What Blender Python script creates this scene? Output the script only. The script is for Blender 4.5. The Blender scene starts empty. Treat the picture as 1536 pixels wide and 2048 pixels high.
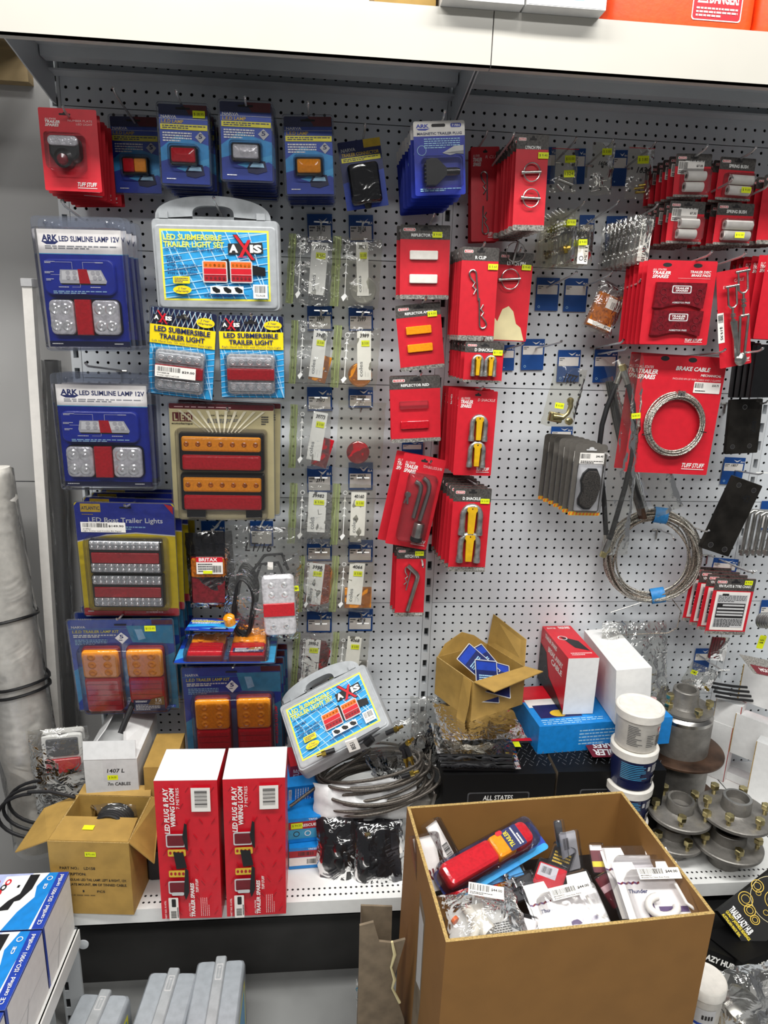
import bpy, math, random
from mathutils import Matrix, Vector
from mathutils import noise as mnoise
random.seed(7)
SC = bpy.context.scene
COL = SC.collection
MM = 0.001

# ---------------------------------------------------------------- camera
CP = Vector((-302.78, -1771.42, 735.94))
CR = Vector((0.99565591, -0.0876891, 0.03130374))
CU = Vector((-0.0075859, 0.25869003, 0.9659306))
CF = Vector((0.09279955, 0.96197198, -0.25690106))
FPX = 1366.52
cd = bpy.data.cameras.new('camera')
cam = bpy.data.objects.new('camera', cd)
COL.objects.link(cam)
cam.matrix_world = Matrix((
    (CR.x, CU.x, -CF.x, CP.x*MM), (CR.y, CU.y, -CF.y, CP.y*MM), (CR.z, CU.z, -CF.z, CP.z*MM), (0, 0, 0, 1)))
cd.sensor_fit = 'HORIZONTAL'
cd.sensor_width = 36
cd.lens = 36*FPX/1536
cd.clip_start = 0.02
SC.camera = cam
SC.view_settings.view_transform = 'Standard'
SC.view_settings.look = 'None'
SC.view_settings.gamma = 1
SC.view_settings.use_curve_mapping = False
SC.view_settings.exposure = 0.0
SC.cycles.transparent_max_bounces = 40
SC.cycles.max_bounces = 7
SC.cycles.use_denoising = True

# ---------------------------------------------------------------- light: a soft shop interior and ceiling battens
w = bpy.data.worlds.new('shop'); SC.world = w; w.use_nodes = True
bg = w.node_tree.nodes['Background']
bg.inputs[0].default_value = (0.97, 0.985, 1.0, 1); bg.inputs[1].default_value = 0.15
def batten(x, y, z, sx, sy, power, col=(1, 0.985, 0.95)):
    l = bpy.data.lights.new('ceiling_batten', 'AREA'); l.shape = 'RECTANGLE'
    l.size = sx*MM; l.size_y = sy*MM; l.energy = power; l.color = col
    o = bpy.data.objects.new('ceiling_batten', l); COL.objects.link(o)
    o.location = (x*MM, y*MM, z*MM)
    return o
batten(-1100, -1350, 2350, 1500, 300, 52)
batten(700, -1350, 2350, 1500, 300, 54)
batten(-300, -2900, 2350, 3000, 300, 76)

# ---------------------------------------------------------------- pixel of the 1536 x 2048 frame -> point of the place (mm)
def ray(px, py):
    return CF + CR*((px-768)/FPX) + CU*((1024-py)/FPX)
def at(px, py, Y):
    d = ray(px, py); return CP + d*((Y-CP.y)/d.y)
def atz(px, py, Z):
    d = ray(px, py); return CP + d*((Z-CP.z)/d.z)

# ---------------------------------------------------------------- materials
def lin(h):
    h = h.lstrip('#'); r = []
    for i in (0, 2, 4):
        c = int(h[i:i+2], 16)/255
        r.append(c/12.92 if c <= .04045 else ((c+.055)/1.055)**2.4)
    return (r[0], r[1], r[2], 1)
MATS = {}
def pm(name, col, rough=.5, metal=0, var=.06, scale=60, bump=0, coat=0, emit=0, spec=.5, bscale=None, col2=None):
    """procedural material: colour broken up by noise, optional fine bump"""
    m = bpy.data.materials.new(name); m.use_nodes = True; MATS[name] = m
    nt = m.node_tree; b = nt.nodes['Principled BSDF']
    c = lin(col)
    tc = nt.nodes.new('ShaderNodeTexCoord')
    n = nt.nodes.new('ShaderNodeTexNoise'); n.inputs['Scale'].default_value = scale; n.inputs['Detail'].default_value = 3
    nt.links.new(tc.outputs['Object'], n.inputs['Vector'])
    mx = nt.nodes.new('ShaderNodeMix'); mx.data_type = 'RGBA'
    c2 = lin(col2) if col2 else tuple([max(0, k*(1-var*2.2)) for k in c[:3]])+(1,)
    mx.inputs[6].default_value = c2; mx.inputs[7].default_value = tuple([min(1, k*(1+var*.6)) for k in c[:3]])+(1,)
    rp = nt.nodes.new('ShaderNodeMapRange'); rp.inputs[1].default_value = .32; rp.inputs[2].default_value = .62
    nt.links.new(n.outputs[0], rp.inputs[0]); nt.links.new(rp.outputs[0], mx.inputs[0])
    nt.links.new(mx.outputs[2], b.inputs['Base Color'])
    b.inputs['Roughness'].default_value = rough; b.inputs['Metallic'].default_value = metal
    b.inputs['Specular IOR Level'].default_value = spec
    b.inputs['Coat Weight'].default_value = coat; b.inputs['Coat Roughness'].default_value = .08
    if bump:
        n2 = nt.nodes.new('ShaderNodeTexNoise'); n2.inputs['Scale'].default_value = bscale or scale*3; n2.inputs['Detail'].default_value = 3
        nt.links.new(tc.outputs['Object'], n2.inputs['Vector'])
        bp = nt.nodes.new('ShaderNodeBump'); bp.inputs['Strength'].default_value = bump; bp.inputs['Distance'].default_value = .002
        nt.links.new(n2.outputs[0], bp.inputs['Height']); nt.links.new(bp.outputs[0], b.inputs['Normal'])
    return m
def clear(name, tint='ffffff', haze=.06, rough=.08, gloss=1.0, bump=.0, bscale=40, hazecol='ffffff'):
    """clear plastic film: see-through, with a little white haze and a Fresnel shine"""
    m = bpy.data.materials.new(name); m.use_nodes = True; MATS[name] = m
    nt = m.node_tree; nt.nodes.remove(nt.nodes['Principled BSDF']); out = nt.nodes['Material Output']
    tr = nt.nodes.new('ShaderNodeBsdfTransparent'); tr.inputs[0].default_value = lin(tint)
    df = nt.nodes.new('ShaderNodeBsdfDiffuse'); df.inputs[0].default_value = lin(hazecol)
    gl = nt.nodes.new('ShaderNodeBsdfGlossy'); gl.inputs['Roughness'].default_value = rough
    fr = nt.nodes.new('ShaderNodeFresnel'); fr.inputs[0].default_value = 1.45
    m1 = nt.nodes.new('ShaderNodeMixShader'); m1.inputs[0].default_value = haze
    m2 = nt.nodes.new('ShaderNodeMixShader')
    mu = nt.nodes.new('ShaderNodeMath'); mu.operation = 'MULTIPLY'; mu.inputs[1].default_value = gloss; mu.use_clamp = True
    L = nt.links.new
    L(tr.outputs[0], m1.inputs[1]); L(df.outputs[0], m1.inputs[2])
    L(fr.outputs[0], mu.inputs[0]); L(mu.outputs[0], m2.inputs[0]); L(m1.outputs[0], m2.inputs[1]); L(gl.outputs[0], m2.inputs[2])
    L(m2.outputs[0], out.inputs[0])
    if bump:
        tc = nt.nodes.new('ShaderNodeTexCoord')
        n2 = nt.nodes.new('ShaderNodeTexNoise'); n2.inputs['Scale'].default_value = bscale; n2.inputs['Detail'].default_value = 2; n2.inputs['Distortion'].default_value = 1.2
        L(tc.outputs['Object'], n2.inputs['Vector'])
        bp = nt.nodes.new('ShaderNodeBump'); bp.inputs['Strength'].default_value = bump; bp.inputs['Distance'].default_value = .006
        L(n2.outputs[0], bp.inputs['Height'])
        for q in (gl, fr, df): L(bp.outputs[0], q.inputs['Normal'])
    return m
pm('white', 'f1f1ee', .45, var=.015); pm('paper', 'eeeae4', .6, var=.02); pm('black', '131315', .4, var=.1); pm('print_black', '1c1a1c', .6, var=.05)
pm('red', 'cf1226', .42, var=.03, coat=.15); pm('red_dark', 'a80f20', .45, var=.03); pm('red_card', 'cb1c2c', .42, var=.03); pm('wine', '6e1420', .5)
pm('navy', '16235c', .4, coat=.2); pm('blue', '1c3fa8', .38, coat=.2); pm('ark_blue', '1a30a6', .35, coat=.25); pm('narva', '1648b4', .35, coat=.25)
pm('sky', '2e9fdc', .4, coat=.2); pm('cyan', '4db4e6', .4); pm('pale_blue', 'a9d6f2', .45); pm('teal', '3a9cc4', .4); pm('tick_blue', '0f4a94', .5, var=.03)
pm('box_blue', '1484d4', .45); pm('deep', '0c1440', .4)
pm('yellow', 'f4d913', .45, var=.03); pm('lemon', 'f2e84a', .5, var=.03); pm('sticker', 'e6f016', .55, var=.03); pm('gold', 'd9b638', .45); pm('cream', 'e3d7a6', .5, var=.08, scale=12); pm('ray', 'efe8cb', .5)
pm('orange', 'ec6a1c', .45); pm('jerry', 'f2521a', .42, bump=.1)
pm('grey', '8b8d90', .5); pm('lgrey', 'c9c9ca', .5, var=.03); pm('dgrey', '4a4b4e', .5); pm('head_grey', '4d4946', .5, var=.25, scale=220); pm('tread', '8d8a84', .5, var=.35, scale=260)
pm('pink', 'efc4c4', .5)
pm('taupe', '5f5b56', .45, coat=.2); pm('taupe2', '8f8b84', .5)
pm('steel', 'b4b2ae', .32, 1, var=.1, scale=30); pm('zinc', 'c4c2bd', .28, 1, var=.12, scale=60, bump=.1); pm('dark_steel', '35322f', .42, .75, var=.25, scale=18, bump=.15)
pm('cast', '85827d', .45, .5, var=.1, scale=40, bump=.25, bscale=180); pm('machined', 'b9b7b3', .25, 1, var=.08, scale=20); pm('rust', '5b4436', .45, .55, var=.3, scale=14, bump=.1)
pm('brass', 'b59a48', .28, 1, var=.12, scale=80); pm('yzinc', 'd2c490', .28, 1, var=.12, scale=90); pm('chrome', 'd8d8d8', .1, 1, var=.05)
pm('rubber', '17171a', .5, var=.15, bump=.1); pm('blackplastic', '0e0e10', .28, var=.1, coat=.3); pm('pad', '4b4640', .8, var=.35, scale=300, bump=.4); pm('wire_rope', 'c9c4ba', .35, .85, var=.45, scale=420, bump=.6, bscale=600); pm('wire_dark', 'a3978a', .38, .8, var=.45, scale=380, bump=.6, bscale=600)
pm('braid', '77716a', .35, .8, var=.35, scale=700, bump=.5, bscale=900)
pm('kraft', 'ad8a45', .72, var=.07, scale=25, bump=.06); pm('kraft_in', 'a88545', .75, var=.07, scale=25); pm('kraft_dark', '967036', .75, var=.08, scale=18, bump=.08); pm('kraft_edge', 'b3965c', .8, var=.2, scale=300); pm('greyboard', '7d6f5c', .8, var=.12, scale=30)
pm('carton_white', 'e9e9e8', .5, var=.02); pm('carton_grey', 'cfd0d0', .55, var=.03)
pm('paint', 'd7dbde', .38, var=.015, scale=8, coat=.15); pm('paint_edge', 'e7e8e6', .35, var=.015, coat=.2); pm('paint_dim', 'b9bdc0', .4, var=.03)
pm('lip_white', 'c4c1b8', .35, var=.015, scale=6, coat=.2)
pm('amber', 'f59a12', .15, coat=.7, var=.06, scale=200, bump=.15, bscale=260); pm('amber_dark', 'b5620c', .2, coat=.6, var=.25, scale=140); pm('lens_red', 'c41022', .15, coat=.7, var=.08, scale=200, bump=.15, bscale=260); pm('lens_dark', '6d0f1b', .2, coat=.6, var=.2, scale=120)
pm('lens_clear', 'd6d4d8', .14, .2, coat=.8, var=.12, scale=110, bump=.4, bscale=220); pm('lens_grey', 'b2b5b8', .16, .2, coat=.8, var=.16, scale=160, bump=.2, bscale=300); pm('led', 'e9e9ea', .12, .5, coat=1, var=.1)
pm('shackle_yellow', 'dfae12', .35, coat=.4, var=.08); pm('galv', 'b6b6b4', .38, .85, var=.2, scale=70, bump=.3, bscale=200)
pm('nylon', 'e6e2da', .45, var=.04, spec=.4); pm('case_grey', 'a9adb0', .38, var=.05, coat=.2); pm('case_dark', '74787b', .4, var=.06); pm('tape_blue', '2e8ad0', .5, var=.12, scale=90); pm('bag_white', 'd9dadb', .35, var=.05, bump=.5, bscale=24)
pm('quilt', 'efebe3', .5, var=.06, bump=.4, bscale=16); pm('floor', '8d8e8d', .45, var=.1, scale=5, bump=.03); pm('kick', '3c3b3a', .6, var=.12, scale=9); pm('wall_paint', 'a5a4a3', .55, var=.03, scale=3); pm('timber', '9a8560', .6, var=.25, scale=9)
pm('purple', '5d3a6e', .4); pm('green_zip', '9fb070', .4); pm('purpletint', '55406a', .45)
clear('blister', haze=.008, rough=.06, gloss=.8, bump=.3, bscale=11, tint='fbfbfd')
clear('blister_edge', haze=.1, rough=.12, gloss=1.3, tint='dde0e6', hazecol='b9c0d0')
clear('bag', haze=.015, rough=.12, gloss=1.4, bump=.9, bscale=22, tint='f6f5f0')
clear('bag_crisp', haze=.025, rough=.07, gloss=2.6, bump=1.0, bscale=34, tint='f2f2f0')
clear('bag_green', haze=.2, rough=.2, gloss=1.6, bump=.6, bscale=30, tint='d9dfb8', hazecol='b4bf86')
clear('film', haze=.06, rough=.08, gloss=.9, bump=1.0, bscale=9, tint='fafafa')
clear('frost', haze=.72, rough=.25, gloss=1.2, tint='dfe3e6', hazecol='b4b9bc')
clear('smoke', haze=.25, rough=.1, gloss=2.0, bump=.8, bscale=20, tint='9a9aa0', hazecol='3a3a3e')

# ---------------------------------------------------------------- mesh builder (millimetres, local frame: x right, y up, z out of the face)
TXT = {}
def glyphs(s, bold=0.0, shear=0.0):
    k = (s, bold, shear)
    if k not in TXT:
        cu = bpy.data.curves.new('t', 'FONT'); cu.body = s; cu.resolution_u = 2; cu.offset = bold; cu.shear = shear
        o = bpy.data.objects.new('t', cu); COL.objects.link(o)
        dg = bpy.context.evaluated_depsgraph_get()
        me = bpy.data.meshes.new_from_object(o.evaluated_get(dg))
        vs = [(v.co.x, v.co.y) for v in me.vertices]; fs = [tuple(p.vertices) for p in me.polygons]
        bpy.data.objects.remove(o); bpy.data.curves.remove(cu); bpy.data.meshes.remove(me)
        if not vs: vs = [(0, 0), (1, 0), (0, 1)]; fs = []
        x0 = min(v[0] for v in vs); x1 = max(v[0] for v in vs); y0 = min(v[1] for v in vs); y1 = max(v[1] for v in vs)
        TXT[k] = ([((a-x0)/max(x1-x0, 1e-6), (b-y0)/max(y1-y0, 1e-6)) for a, b in vs], fs, (x1-x0)/max(y1-y0, 1e-6))
    return TXT[k]
def rring(x0, y0, x1, y1, r, n=4):
    r = max(0.01, min(r, abs(x1-x0)/2-.01, abs(y1-y0)/2-.01)); o = []
    for cx, cy, a in ((x1-r, y1-r, 0), (x0+r, y1-r, 90), (x0+r, y0+r, 180), (x1-r, y0+r, 270)):
        for i in range(n+1):
            t = math.radians(a+90*i/n); o.append((cx+r*math.cos(t), cy+r*math.sin(t)))
    return o
def circ(cx, cy, rx, ry=None, n=24, a0=0, a1=360):
    ry = rx if ry is None else ry; full = (a1-a0) >= 360
    return [(cx+rx*math.cos(math.radians(a0+(a1-a0)*i/(n if full else n-1))), cy+ry*math.sin(math.radians(a0+(a1-a0)*i/(n if full else n-1)))) for i in range(n)]
class M:
    def __init__(s, W=1, H=1, z=0):
        s.v = []; s.f = []; s.mi = []; s.sm = []; s.mats = []; s.T = None; s.W = W; s.H = H; s.z = z
    def add(s, vs, fs, mat, smooth=False):
        if mat not in s.mats: s.mats.append(mat)
        i = s.mats.index(mat); b = len(s.v)
        if s.T is not None: vs = [tuple(s.T @ Vector(v)) for v in vs]
        s.v += [tuple(v) for v in vs]
        for f in fs: s.f.append(tuple(b+k for k in f)); s.mi.append(i); s.sm.append(smooth)
        return s
    def box(s, x0, y0, z0, x1, y1, z1, mat):
        x0, x1 = sorted((x0, x1)); y0, y1 = sorted((y0, y1)); z0, z1 = sorted((z0, z1))
        return s.add([(x0, y0, z0), (x1, y0, z0), (x1, y1, z0), (x0, y1, z0), (x0, y0, z1), (x1, y0, z1), (x1, y1, z1), (x0, y1, z1)],
            [(3, 2, 1, 0), (4, 5, 6, 7), (0, 1, 5, 4), (1, 2, 6, 5), (2, 3, 7, 6), (3, 0, 4, 7)], mat)
    def loft(s, rings, mat, smooth=True, cap0=True, cap1=True, closed=True):
        n = len(rings[0]); vs = [p for r in rings for p in r]; fs = []
        for k in range(len(rings)-1):
            for i in range(n if closed else n-1):
                j = (i+1) % n; fs.append((k*n+i, k*n+j, (k+1)*n+j, (k+1)*n+i))
        s.add(vs, fs, mat, smooth)
        if cap0: s.add(rings[0], [tuple(range(n))[::-1]], mat)
        if cap1: s.add(rings[-1], [tuple(range(n))], mat)
        return s
    def prism(s, pts, z0, z1, mat):
        return s.loft([[(x, y, z0) for x, y in pts], [(x, y, z1) for x, y in pts]], mat, False)
    def slab(s, x0, y0, x1, y1, r, z0, z1, mat, inset=2, n=4, dome=0):
        x0, x1 = sorted((x0, x1)); y0, y1 = sorted((y0, y1)); R = []
        for t, k in ((0, 0), (.62, .06), (.88, .35), (1, 1)):
            q = inset*k; z = z0+(z1-z0)*t
            R.append([(a, b, z) for a, b in rring(x0+q, y0+q, x1-q, y1-q, max(r-q*.6, .3), n)])
        if dome:
            for t in (.5, .8):
                q = inset+t*min(x1-x0, y1-y0)*.42; R.append([(a, b, z1+dome*t) for a, b in rring(x0+q, y0+q, x1-q, y1-q, r, n)])
        return s.loft(R, mat, True)
    def tube(s, pts, r, mat, n=8, closed=False, cap=True):
        pts = [Vector(p) for p in pts]; N = len(pts); rings = []; up = None
        rr = r if isinstance(r, (list, tuple)) else [r]*N
        for i in range(N):
            a = pts[i-1] if (i > 0 or closed) else pts[i]; b = pts[(i+1) % N] if (i < N-1 or closed) else pts[i]
            t = (b-a); t = t.normalized() if t.length > 1e-9 else Vector((0, 0, 1))
            if up is None:
                up = Vector((0, 0, 1)) if abs(t.z) < .9 else Vector((1, 0, 0))
            x = (up-t*up.dot(t)); x = x.normalized() if x.length > 1e-6 else t.orthogonal().normalized()
            y = t.cross(x); up = x
            rings.append([tuple(pts[i]+x*(rr[i]*math.cos(2*math.pi*k/n))+y*(rr[i]*math.sin(2*math.pi*k/n))) for k in range(n)])
        if closed:
            vs = [p for q in rings for p in q]
            fs = [(k*n+i, k*n+(i+1) % n, ((k+1) % N)*n+(i+1) % n, ((k+1) % N)*n+i) for k in range(N) for i in range(n)]
            return s.add(vs, fs, mat, True)
        return s.loft(rings, mat, True, cap, cap)
    def lathe(s, prof, mat, n=32, c=(0, 0, 0), axis='y', smooth=True, caps=True):
        R = []
        for r, h in prof:
            ring = []
            for i in range(n):
                a = 2*math.pi*i/n; p = (r*math.cos(a), r*math.sin(a))
                q = (p[0], h, -p[1]) if axis == 'y' else ((p[0], p[1], h) if axis == 'z' else (h, p[0], p[1]))
                ring.append((q[0]+c[0], q[1]+c[1], q[2]+c[2]))
            R.append(ring)
        return s.loft(R, mat, smooth, caps, caps)
    def sheet(s, g, mat, smooth=True):
        """grid of points g[row][col]"""
        h = len(g); w_ = len(g[0])
        return s.add([p for r in g for p in r], [(j*w_+i, j*w_+i+1, (j+1)*w_+i+1, (j+1)*w_+i) for j in range(h-1) for i in range(w_-1)], mat, smooth)
    # ---- flat print, in fractions of the face: x 0..1 to the right, y 0..1 downwards
    def nz(s):
        s.z += .12; return s.z
    def P(s, pts, mat):
        z = s.nz(); a = sum(pts[i][0]*pts[(i+1) % len(pts)][1]-pts[(i+1) % len(pts)][0]*pts[i][1] for i in range(len(pts)))
        if a > 0: pts = pts[::-1]
        return s.add([(x*s.W, -y*s.H, z) for x, y in pts], [tuple(range(len(pts)))], mat)
    def R(s, x0, y0, x1, y1, mat, r=0):
        if r: return s.P([(a/s.W, -b/s.H) for a, b in rring(x0*s.W, -y1*s.H, x1*s.W, -y0*s.H, r)], mat)
        return s.P([(x0, y0), (x1, y0), (x1, y1), (x0, y1)], mat)
    def E(s, cx, cy, rx, ry, mat, n=24): return s.P(circ(cx, cy, rx, ry, n), mat)
    def ring(s, cx, cy, r, wd, mat, n=28, k=1.0):
        z = s.nz(); o = circ(cx*s.W, -cy*s.H, r*s.W, r*s.W*k, n); i_ = circ(cx*s.W, -cy*s.H, r*s.W-wd, (r*s.W-wd)*k, n)
        return s.add([(a, b, z) for a, b in o+i_], [(k_, (k_+1) % n, n+(k_+1) % n, n+k_) for k_ in range(n)], mat)
    def X(s, t, x0, y0, x1, y1, mat, bold=0.0, sh=0.0, rot=0):
        """text fitted to the box; rot 90 = reading upwards, -90 = reading downwards"""
        vs, fs, asp = glyphs(t, bold, sh); z = s.nz()
        X0, X1, Y0, Y1 = x0*s.W, x1*s.W, -y1*s.H, -y0*s.H
        def mp(a, b):
            if rot == 90: return (X1-(X1-X0)*b, Y0+(Y1-Y0)*a, z)
            if rot == -90: return (X0+(X1-X0)*b, Y1-(Y1-Y0)*a, z)
            if rot == 180: return (X1-(X1-X0)*a, Y1-(Y1-Y0)*b, z)
            return (X0+(X1-X0)*a, Y0+(Y1-Y0)*b, z)
        return s.add([mp(a, b) for a, b in vs], fs, mat)
    def G(s, x0, y0, x1, y1, n, mat, rot=0, fill=.55):
        """unreadable small print as rows of dashes"""
        z = s.nz(); rd = random.Random(int(x0*997+y0*131+n*17)); vs = []; fs = []
        for k in range(n):
            t = 0.0; end = 1 if k < n-1 else .6
            while t < end:
                l = rd.uniform(.04, .12); e = min(t+l, end)
                a0, a1 = (k+.5-fill/2)/n, (k+.5+fill/2)/n
                if rot: q = [(x0+(x1-x0)*a0, y1-(y1-y0)*t), (x0+(x1-x0)*a1, y1-(y1-y0)*t), (x0+(x1-x0)*a1, y1-(y1-y0)*e), (x0+(x1-x0)*a0, y1-(y1-y0)*e)]
                else: q = [(x0+(x1-x0)*t, y0+(y1-y0)*a0), (x0+(x1-x0)*e, y0+(y1-y0)*a0), (x0+(x1-x0)*e, y0+(y1-y0)*a1), (x0+(x1-x0)*t, y0+(y1-y0)*a1)]
                b = len(vs); vs += [(a*s.W, -c*s.H, z) for a, c in q]; fs.append((b, b+3, b+2, b+1)); t = e+.018
        return s.add(vs, fs, mat)
    def B(s, x0, y0, x1, y1, mat='print_black', vert=True, n=22):
        z = s.nz(); rd = random.Random(int(x0*500+y0*77)); vs = []; fs = []
        for k in range(n):
            a = (k+rd.uniform(0, .3))/n; b = a+rd.choice((.3, .45, .7))/n
            q = [(x0+(x1-x0)*a, y0), (x0+(x1-x0)*b, y0), (x0+(x1-x0)*b, y1), (x0+(x1-x0)*a, y1)] if vert else [(x0, y0+(y1-y0)*a), (x1, y0+(y1-y0)*a), (x1, y0+(y1-y0)*b), (x0, y0+(y1-y0)*b)]
            i = len(vs); vs += [(p*s.W, -r_*s.H, z) for p, r_ in q]; fs.append((i, i+3, i+2, i+1))
        return s.add(vs, fs, mat)
    def at_(s, x, y): return (x*s.W, -y*s.H)
    def build(s, name, parent=None, loc=None):
        me = bpy.data.meshes.new(name)
        me.from_pydata([(a*MM, b*MM, c*MM) for a, b, c in s.v], [], s.f)
        for m in s.mats: me.materials.append(MATS[m])
        me.polygons.foreach_set('material_index', s.mi); me.polygons.foreach_set('use_smooth', s.sm)
        me.update()
        if True in s.sm: me.set_sharp_from_angle(angle=math.radians(38))
        o = bpy.data.objects.new(name, me); COL.objects.link(o)
        if parent is not None: o.parent = parent
        return o
# ---------------------------------------------------------------- frames and things
WALL = (Vector((1, 0, 0)), Vector((0, 0, 1)), Vector((0, -1, 0)))
def mat4(o, ex, ey, ez):
    return Matrix(((ex.x, ey.x, ez.x, o.x*MM), (ex.y, ey.y, ez.y, o.y*MM), (ex.z, ey.z, ez.z, o.z*MM), (0, 0, 0, 1)))
def face(tl, tr, bl, Y):
    """a flat face from three of its corners; Y one depth or three. returns matrix (origin top left), width, height"""
    Y = Y if isinstance(Y, (tuple, list)) else (Y, Y, Y)
    a, b, c = at(*tl, Y[0]), at(*tr, Y[1]), at(*bl, Y[2])
    return face3(a, b, c)
def face3(a, b, c):
    ex = (b-a); W = ex.length; ex = ex.normalized(); d = a-c; H0 = d.length
    ey = (d-ex*d.dot(ex)).normalized(); ez = ex.cross(ey)
    return mat4(a, ex, ey, ez), W, d.dot(ey)
def upright(o, ang=0):
    """frame standing on a level surface: local x right, y up, z to the viewer; ang turns it about the vertical"""
    c, s_ = math.cos(math.radians(ang)), math.sin(math.radians(ang))
    return mat4(Vector(o), Vector((c, s_, 0)), Vector((0, 0, 1)), Vector((s_, -c, 0)))
def thing(name, label, cat, mw, group=None):
    o = bpy.data.objects.new(name, None); o.empty_display_size = .02; COL.objects.link(o)
    o.matrix_world = mw; o['label'] = label; o['category'] = cat
    if group: o['group'] = group
    return o
def solo(m, name, label, cat, mw=None, group=None):
    o = m.build(name)
    if mw is not None: o.matrix_world = mw
    o['label'] = label; o['category'] = cat
    if group: o['group'] = group
    return o
def struct(m, name, mw=None):
    o = m.build(name)
    if mw is not None: o.matrix_world = mw
    o['kind'] = 'structure'; return o
def dup(root, label, group=None):
    r = root.copy(); COL.objects.link(r); r['label'] = label
    if group: r['group'] = group
    for ch in list(root.children):
        c = ch.copy(); COL.objects.link(c); c.parent = r
        for g in ch.children:
            d = g.copy(); COL.objects.link(d); d.parent = c
    return r
ORD = ['second', 'third', 'fourth', 'fifth', 'sixth', 'seventh', 'eighth', 'ninth', 'tenth', 'eleventh', 'twelfth']
def stack(root, n, dy, what, group, jx=1.5, jr=1.0, dz=0.0, dx=0.0, seed=1, skip=()):
    """further copies hanging behind the front one, towards the wall"""
    rd = random.Random(seed); root['group'] = group
    base = root.matrix_world.copy()
    for i in range(n):
        r = dup(root, '%s, %s from the front' % (what, ORD[i]), group)
        k = i+1
        r.matrix_world = Matrix.Translation(Vector((dx*k+rd.uniform(-jx, jx), dy*k, dz*k+rd.uniform(-jx, jx)*.5))*MM) @ base @ Matrix.Rotation(math.radians(rd.uniform(-jr, jr)), 4, 'Z')
        for ch in list(r.children):
            if ch.name.split('.')[0] in skip: bpy.data.objects.remove(ch)
def hook(tip, L, label, ty=None, bar=False, double=False, up=7, name='peg_hook', group='peg hooks in the pegboard', Y=None):
    """wire peg hook: tip at the pixel, L mm out from the board"""
    p = at(tip[0], tip[1], -L); t = thing(name, label, 'hook', mat4(Vector((p.x, 0, p.z)), *WALL), group)
    d = -.09*L
    m = M(); m.tube([(0, d, 1), (0, 0, L-14), (0, up*.45, L-4), (0, up, L)], 2.4, 'hook_wire', 8)
    m.lathe([(0.1, L-1), (2.9, L), (3.1, L+2), (1.6, L+4)], 'chrome', 10, (0, up, 0), 'z')
    m.build('wire', t)
    m = M(); m.tube([(-13, d-1, 2.5), (13, d-1, 2.5)], 2.2, 'zinc', 6); m.tube([(0, d, 2.5), (0, d-28, 2.5)], 2.2, 'zinc', 6)
    m.build('back_clip', t)
    if bar:
        m = M(); m.box(-16, up-1, L-1, 16, up+1.6, L+.6, 'white'); m.build('ticket_bar', t)
    return t
def price(m, x0, y0, x1, y1, s='$ 3.00'):
    m.R(x0, y0, x1, y1, 'sticker'); m.X(s, x0+(x1-x0)*.12, y0+(y1-y0)*.3, x1-(x1-x0)*.12, y0+(y1-y0)*.75, 'print_black')
def sticker(t, fx, fy, W, H, s, z=1.2, w_=24, h_=13, rot=0):
    """yellow price sticker, stuck on at a fraction of the face"""
    m = M(w_, h_, z); m.T = Matrix.Translation((fx*W, -fy*H, 0)) @ Matrix.Rotation(math.radians(rot), 4, 'Z')
    m.box(0, -h_, z-.3, w_, 0, z, 'sticker'); m.X(s, .1, .28, .9, .72, 'print_black')
    o = m.build('price_sticker', t); return o

def rel(mw, mw2):
    r = mw.inverted() @ mw2; r.translation = r.translation*1000; return r
def sub(mw, tl, tr, bl, Y, z=0):
    """builder whose face lies on another quad of the same thing"""
    mw2, W, H = face(tl, tr, bl, Y); m = M(W, H, z); m.T = rel(mw, mw2); return m
def bump_noise(x, y, sd, f): return mnoise.noise(Vector((x*f+sd*7.3, y*f-sd*3.1, sd*1.7)))
def pillow(m, x0, y0, x1, y1, th, mat, nx=14, ny=16, sd=1, cr=3, f=.05, back=True):
    """crumpled bag film between two corners (mm, y down negative)"""
    for sgn in ((1, -.5) if back else (1,)):
        g = []
        for j in range(ny+1):
            r = []
            for i in range(nx+1):
                u, v = i/nx, j/ny; e = (math.sin(math.pi*u)*math.sin(math.pi*v)); k = max(e, 0)**.5
                x = x0+(x1-x0)*u; y = y0+(y1-y0)*v
                n1 = abs(bump_noise(x, y*.6, sd, f)); n2 = bump_noise(x, y, sd+9, f*2.2)
                r.append((x+n2*cr*.5, y+bump_noise(y, x, sd+4, f)*cr*.7, sgn*(th*k)+(n1*2-.4)*cr*(.25+.75*k)+n2*cr*.3))
            g.append(r if sgn > 0 else r[::-1])
        m.sheet(g, mat)
    return m
def ribbon(m, pts, wd, th, mat):
    """flat strip bent along points in the x-z plane of the frame, wd along y"""
    m.loft([[(x, 0, z), (x, wd, z), (x, wd, z+th), (x, 0, z+th)] for x, z in pts], mat, False); return m
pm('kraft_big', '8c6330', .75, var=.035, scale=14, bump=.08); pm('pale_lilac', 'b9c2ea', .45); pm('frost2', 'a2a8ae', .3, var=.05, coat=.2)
pm('hook_wire', 'c9c9c9', .25, .6, var=.05); pm('box_black', '0a0a0b', .55, spec=.25)
pm('royal', '1450c8', .35, coat=.25)
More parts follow.
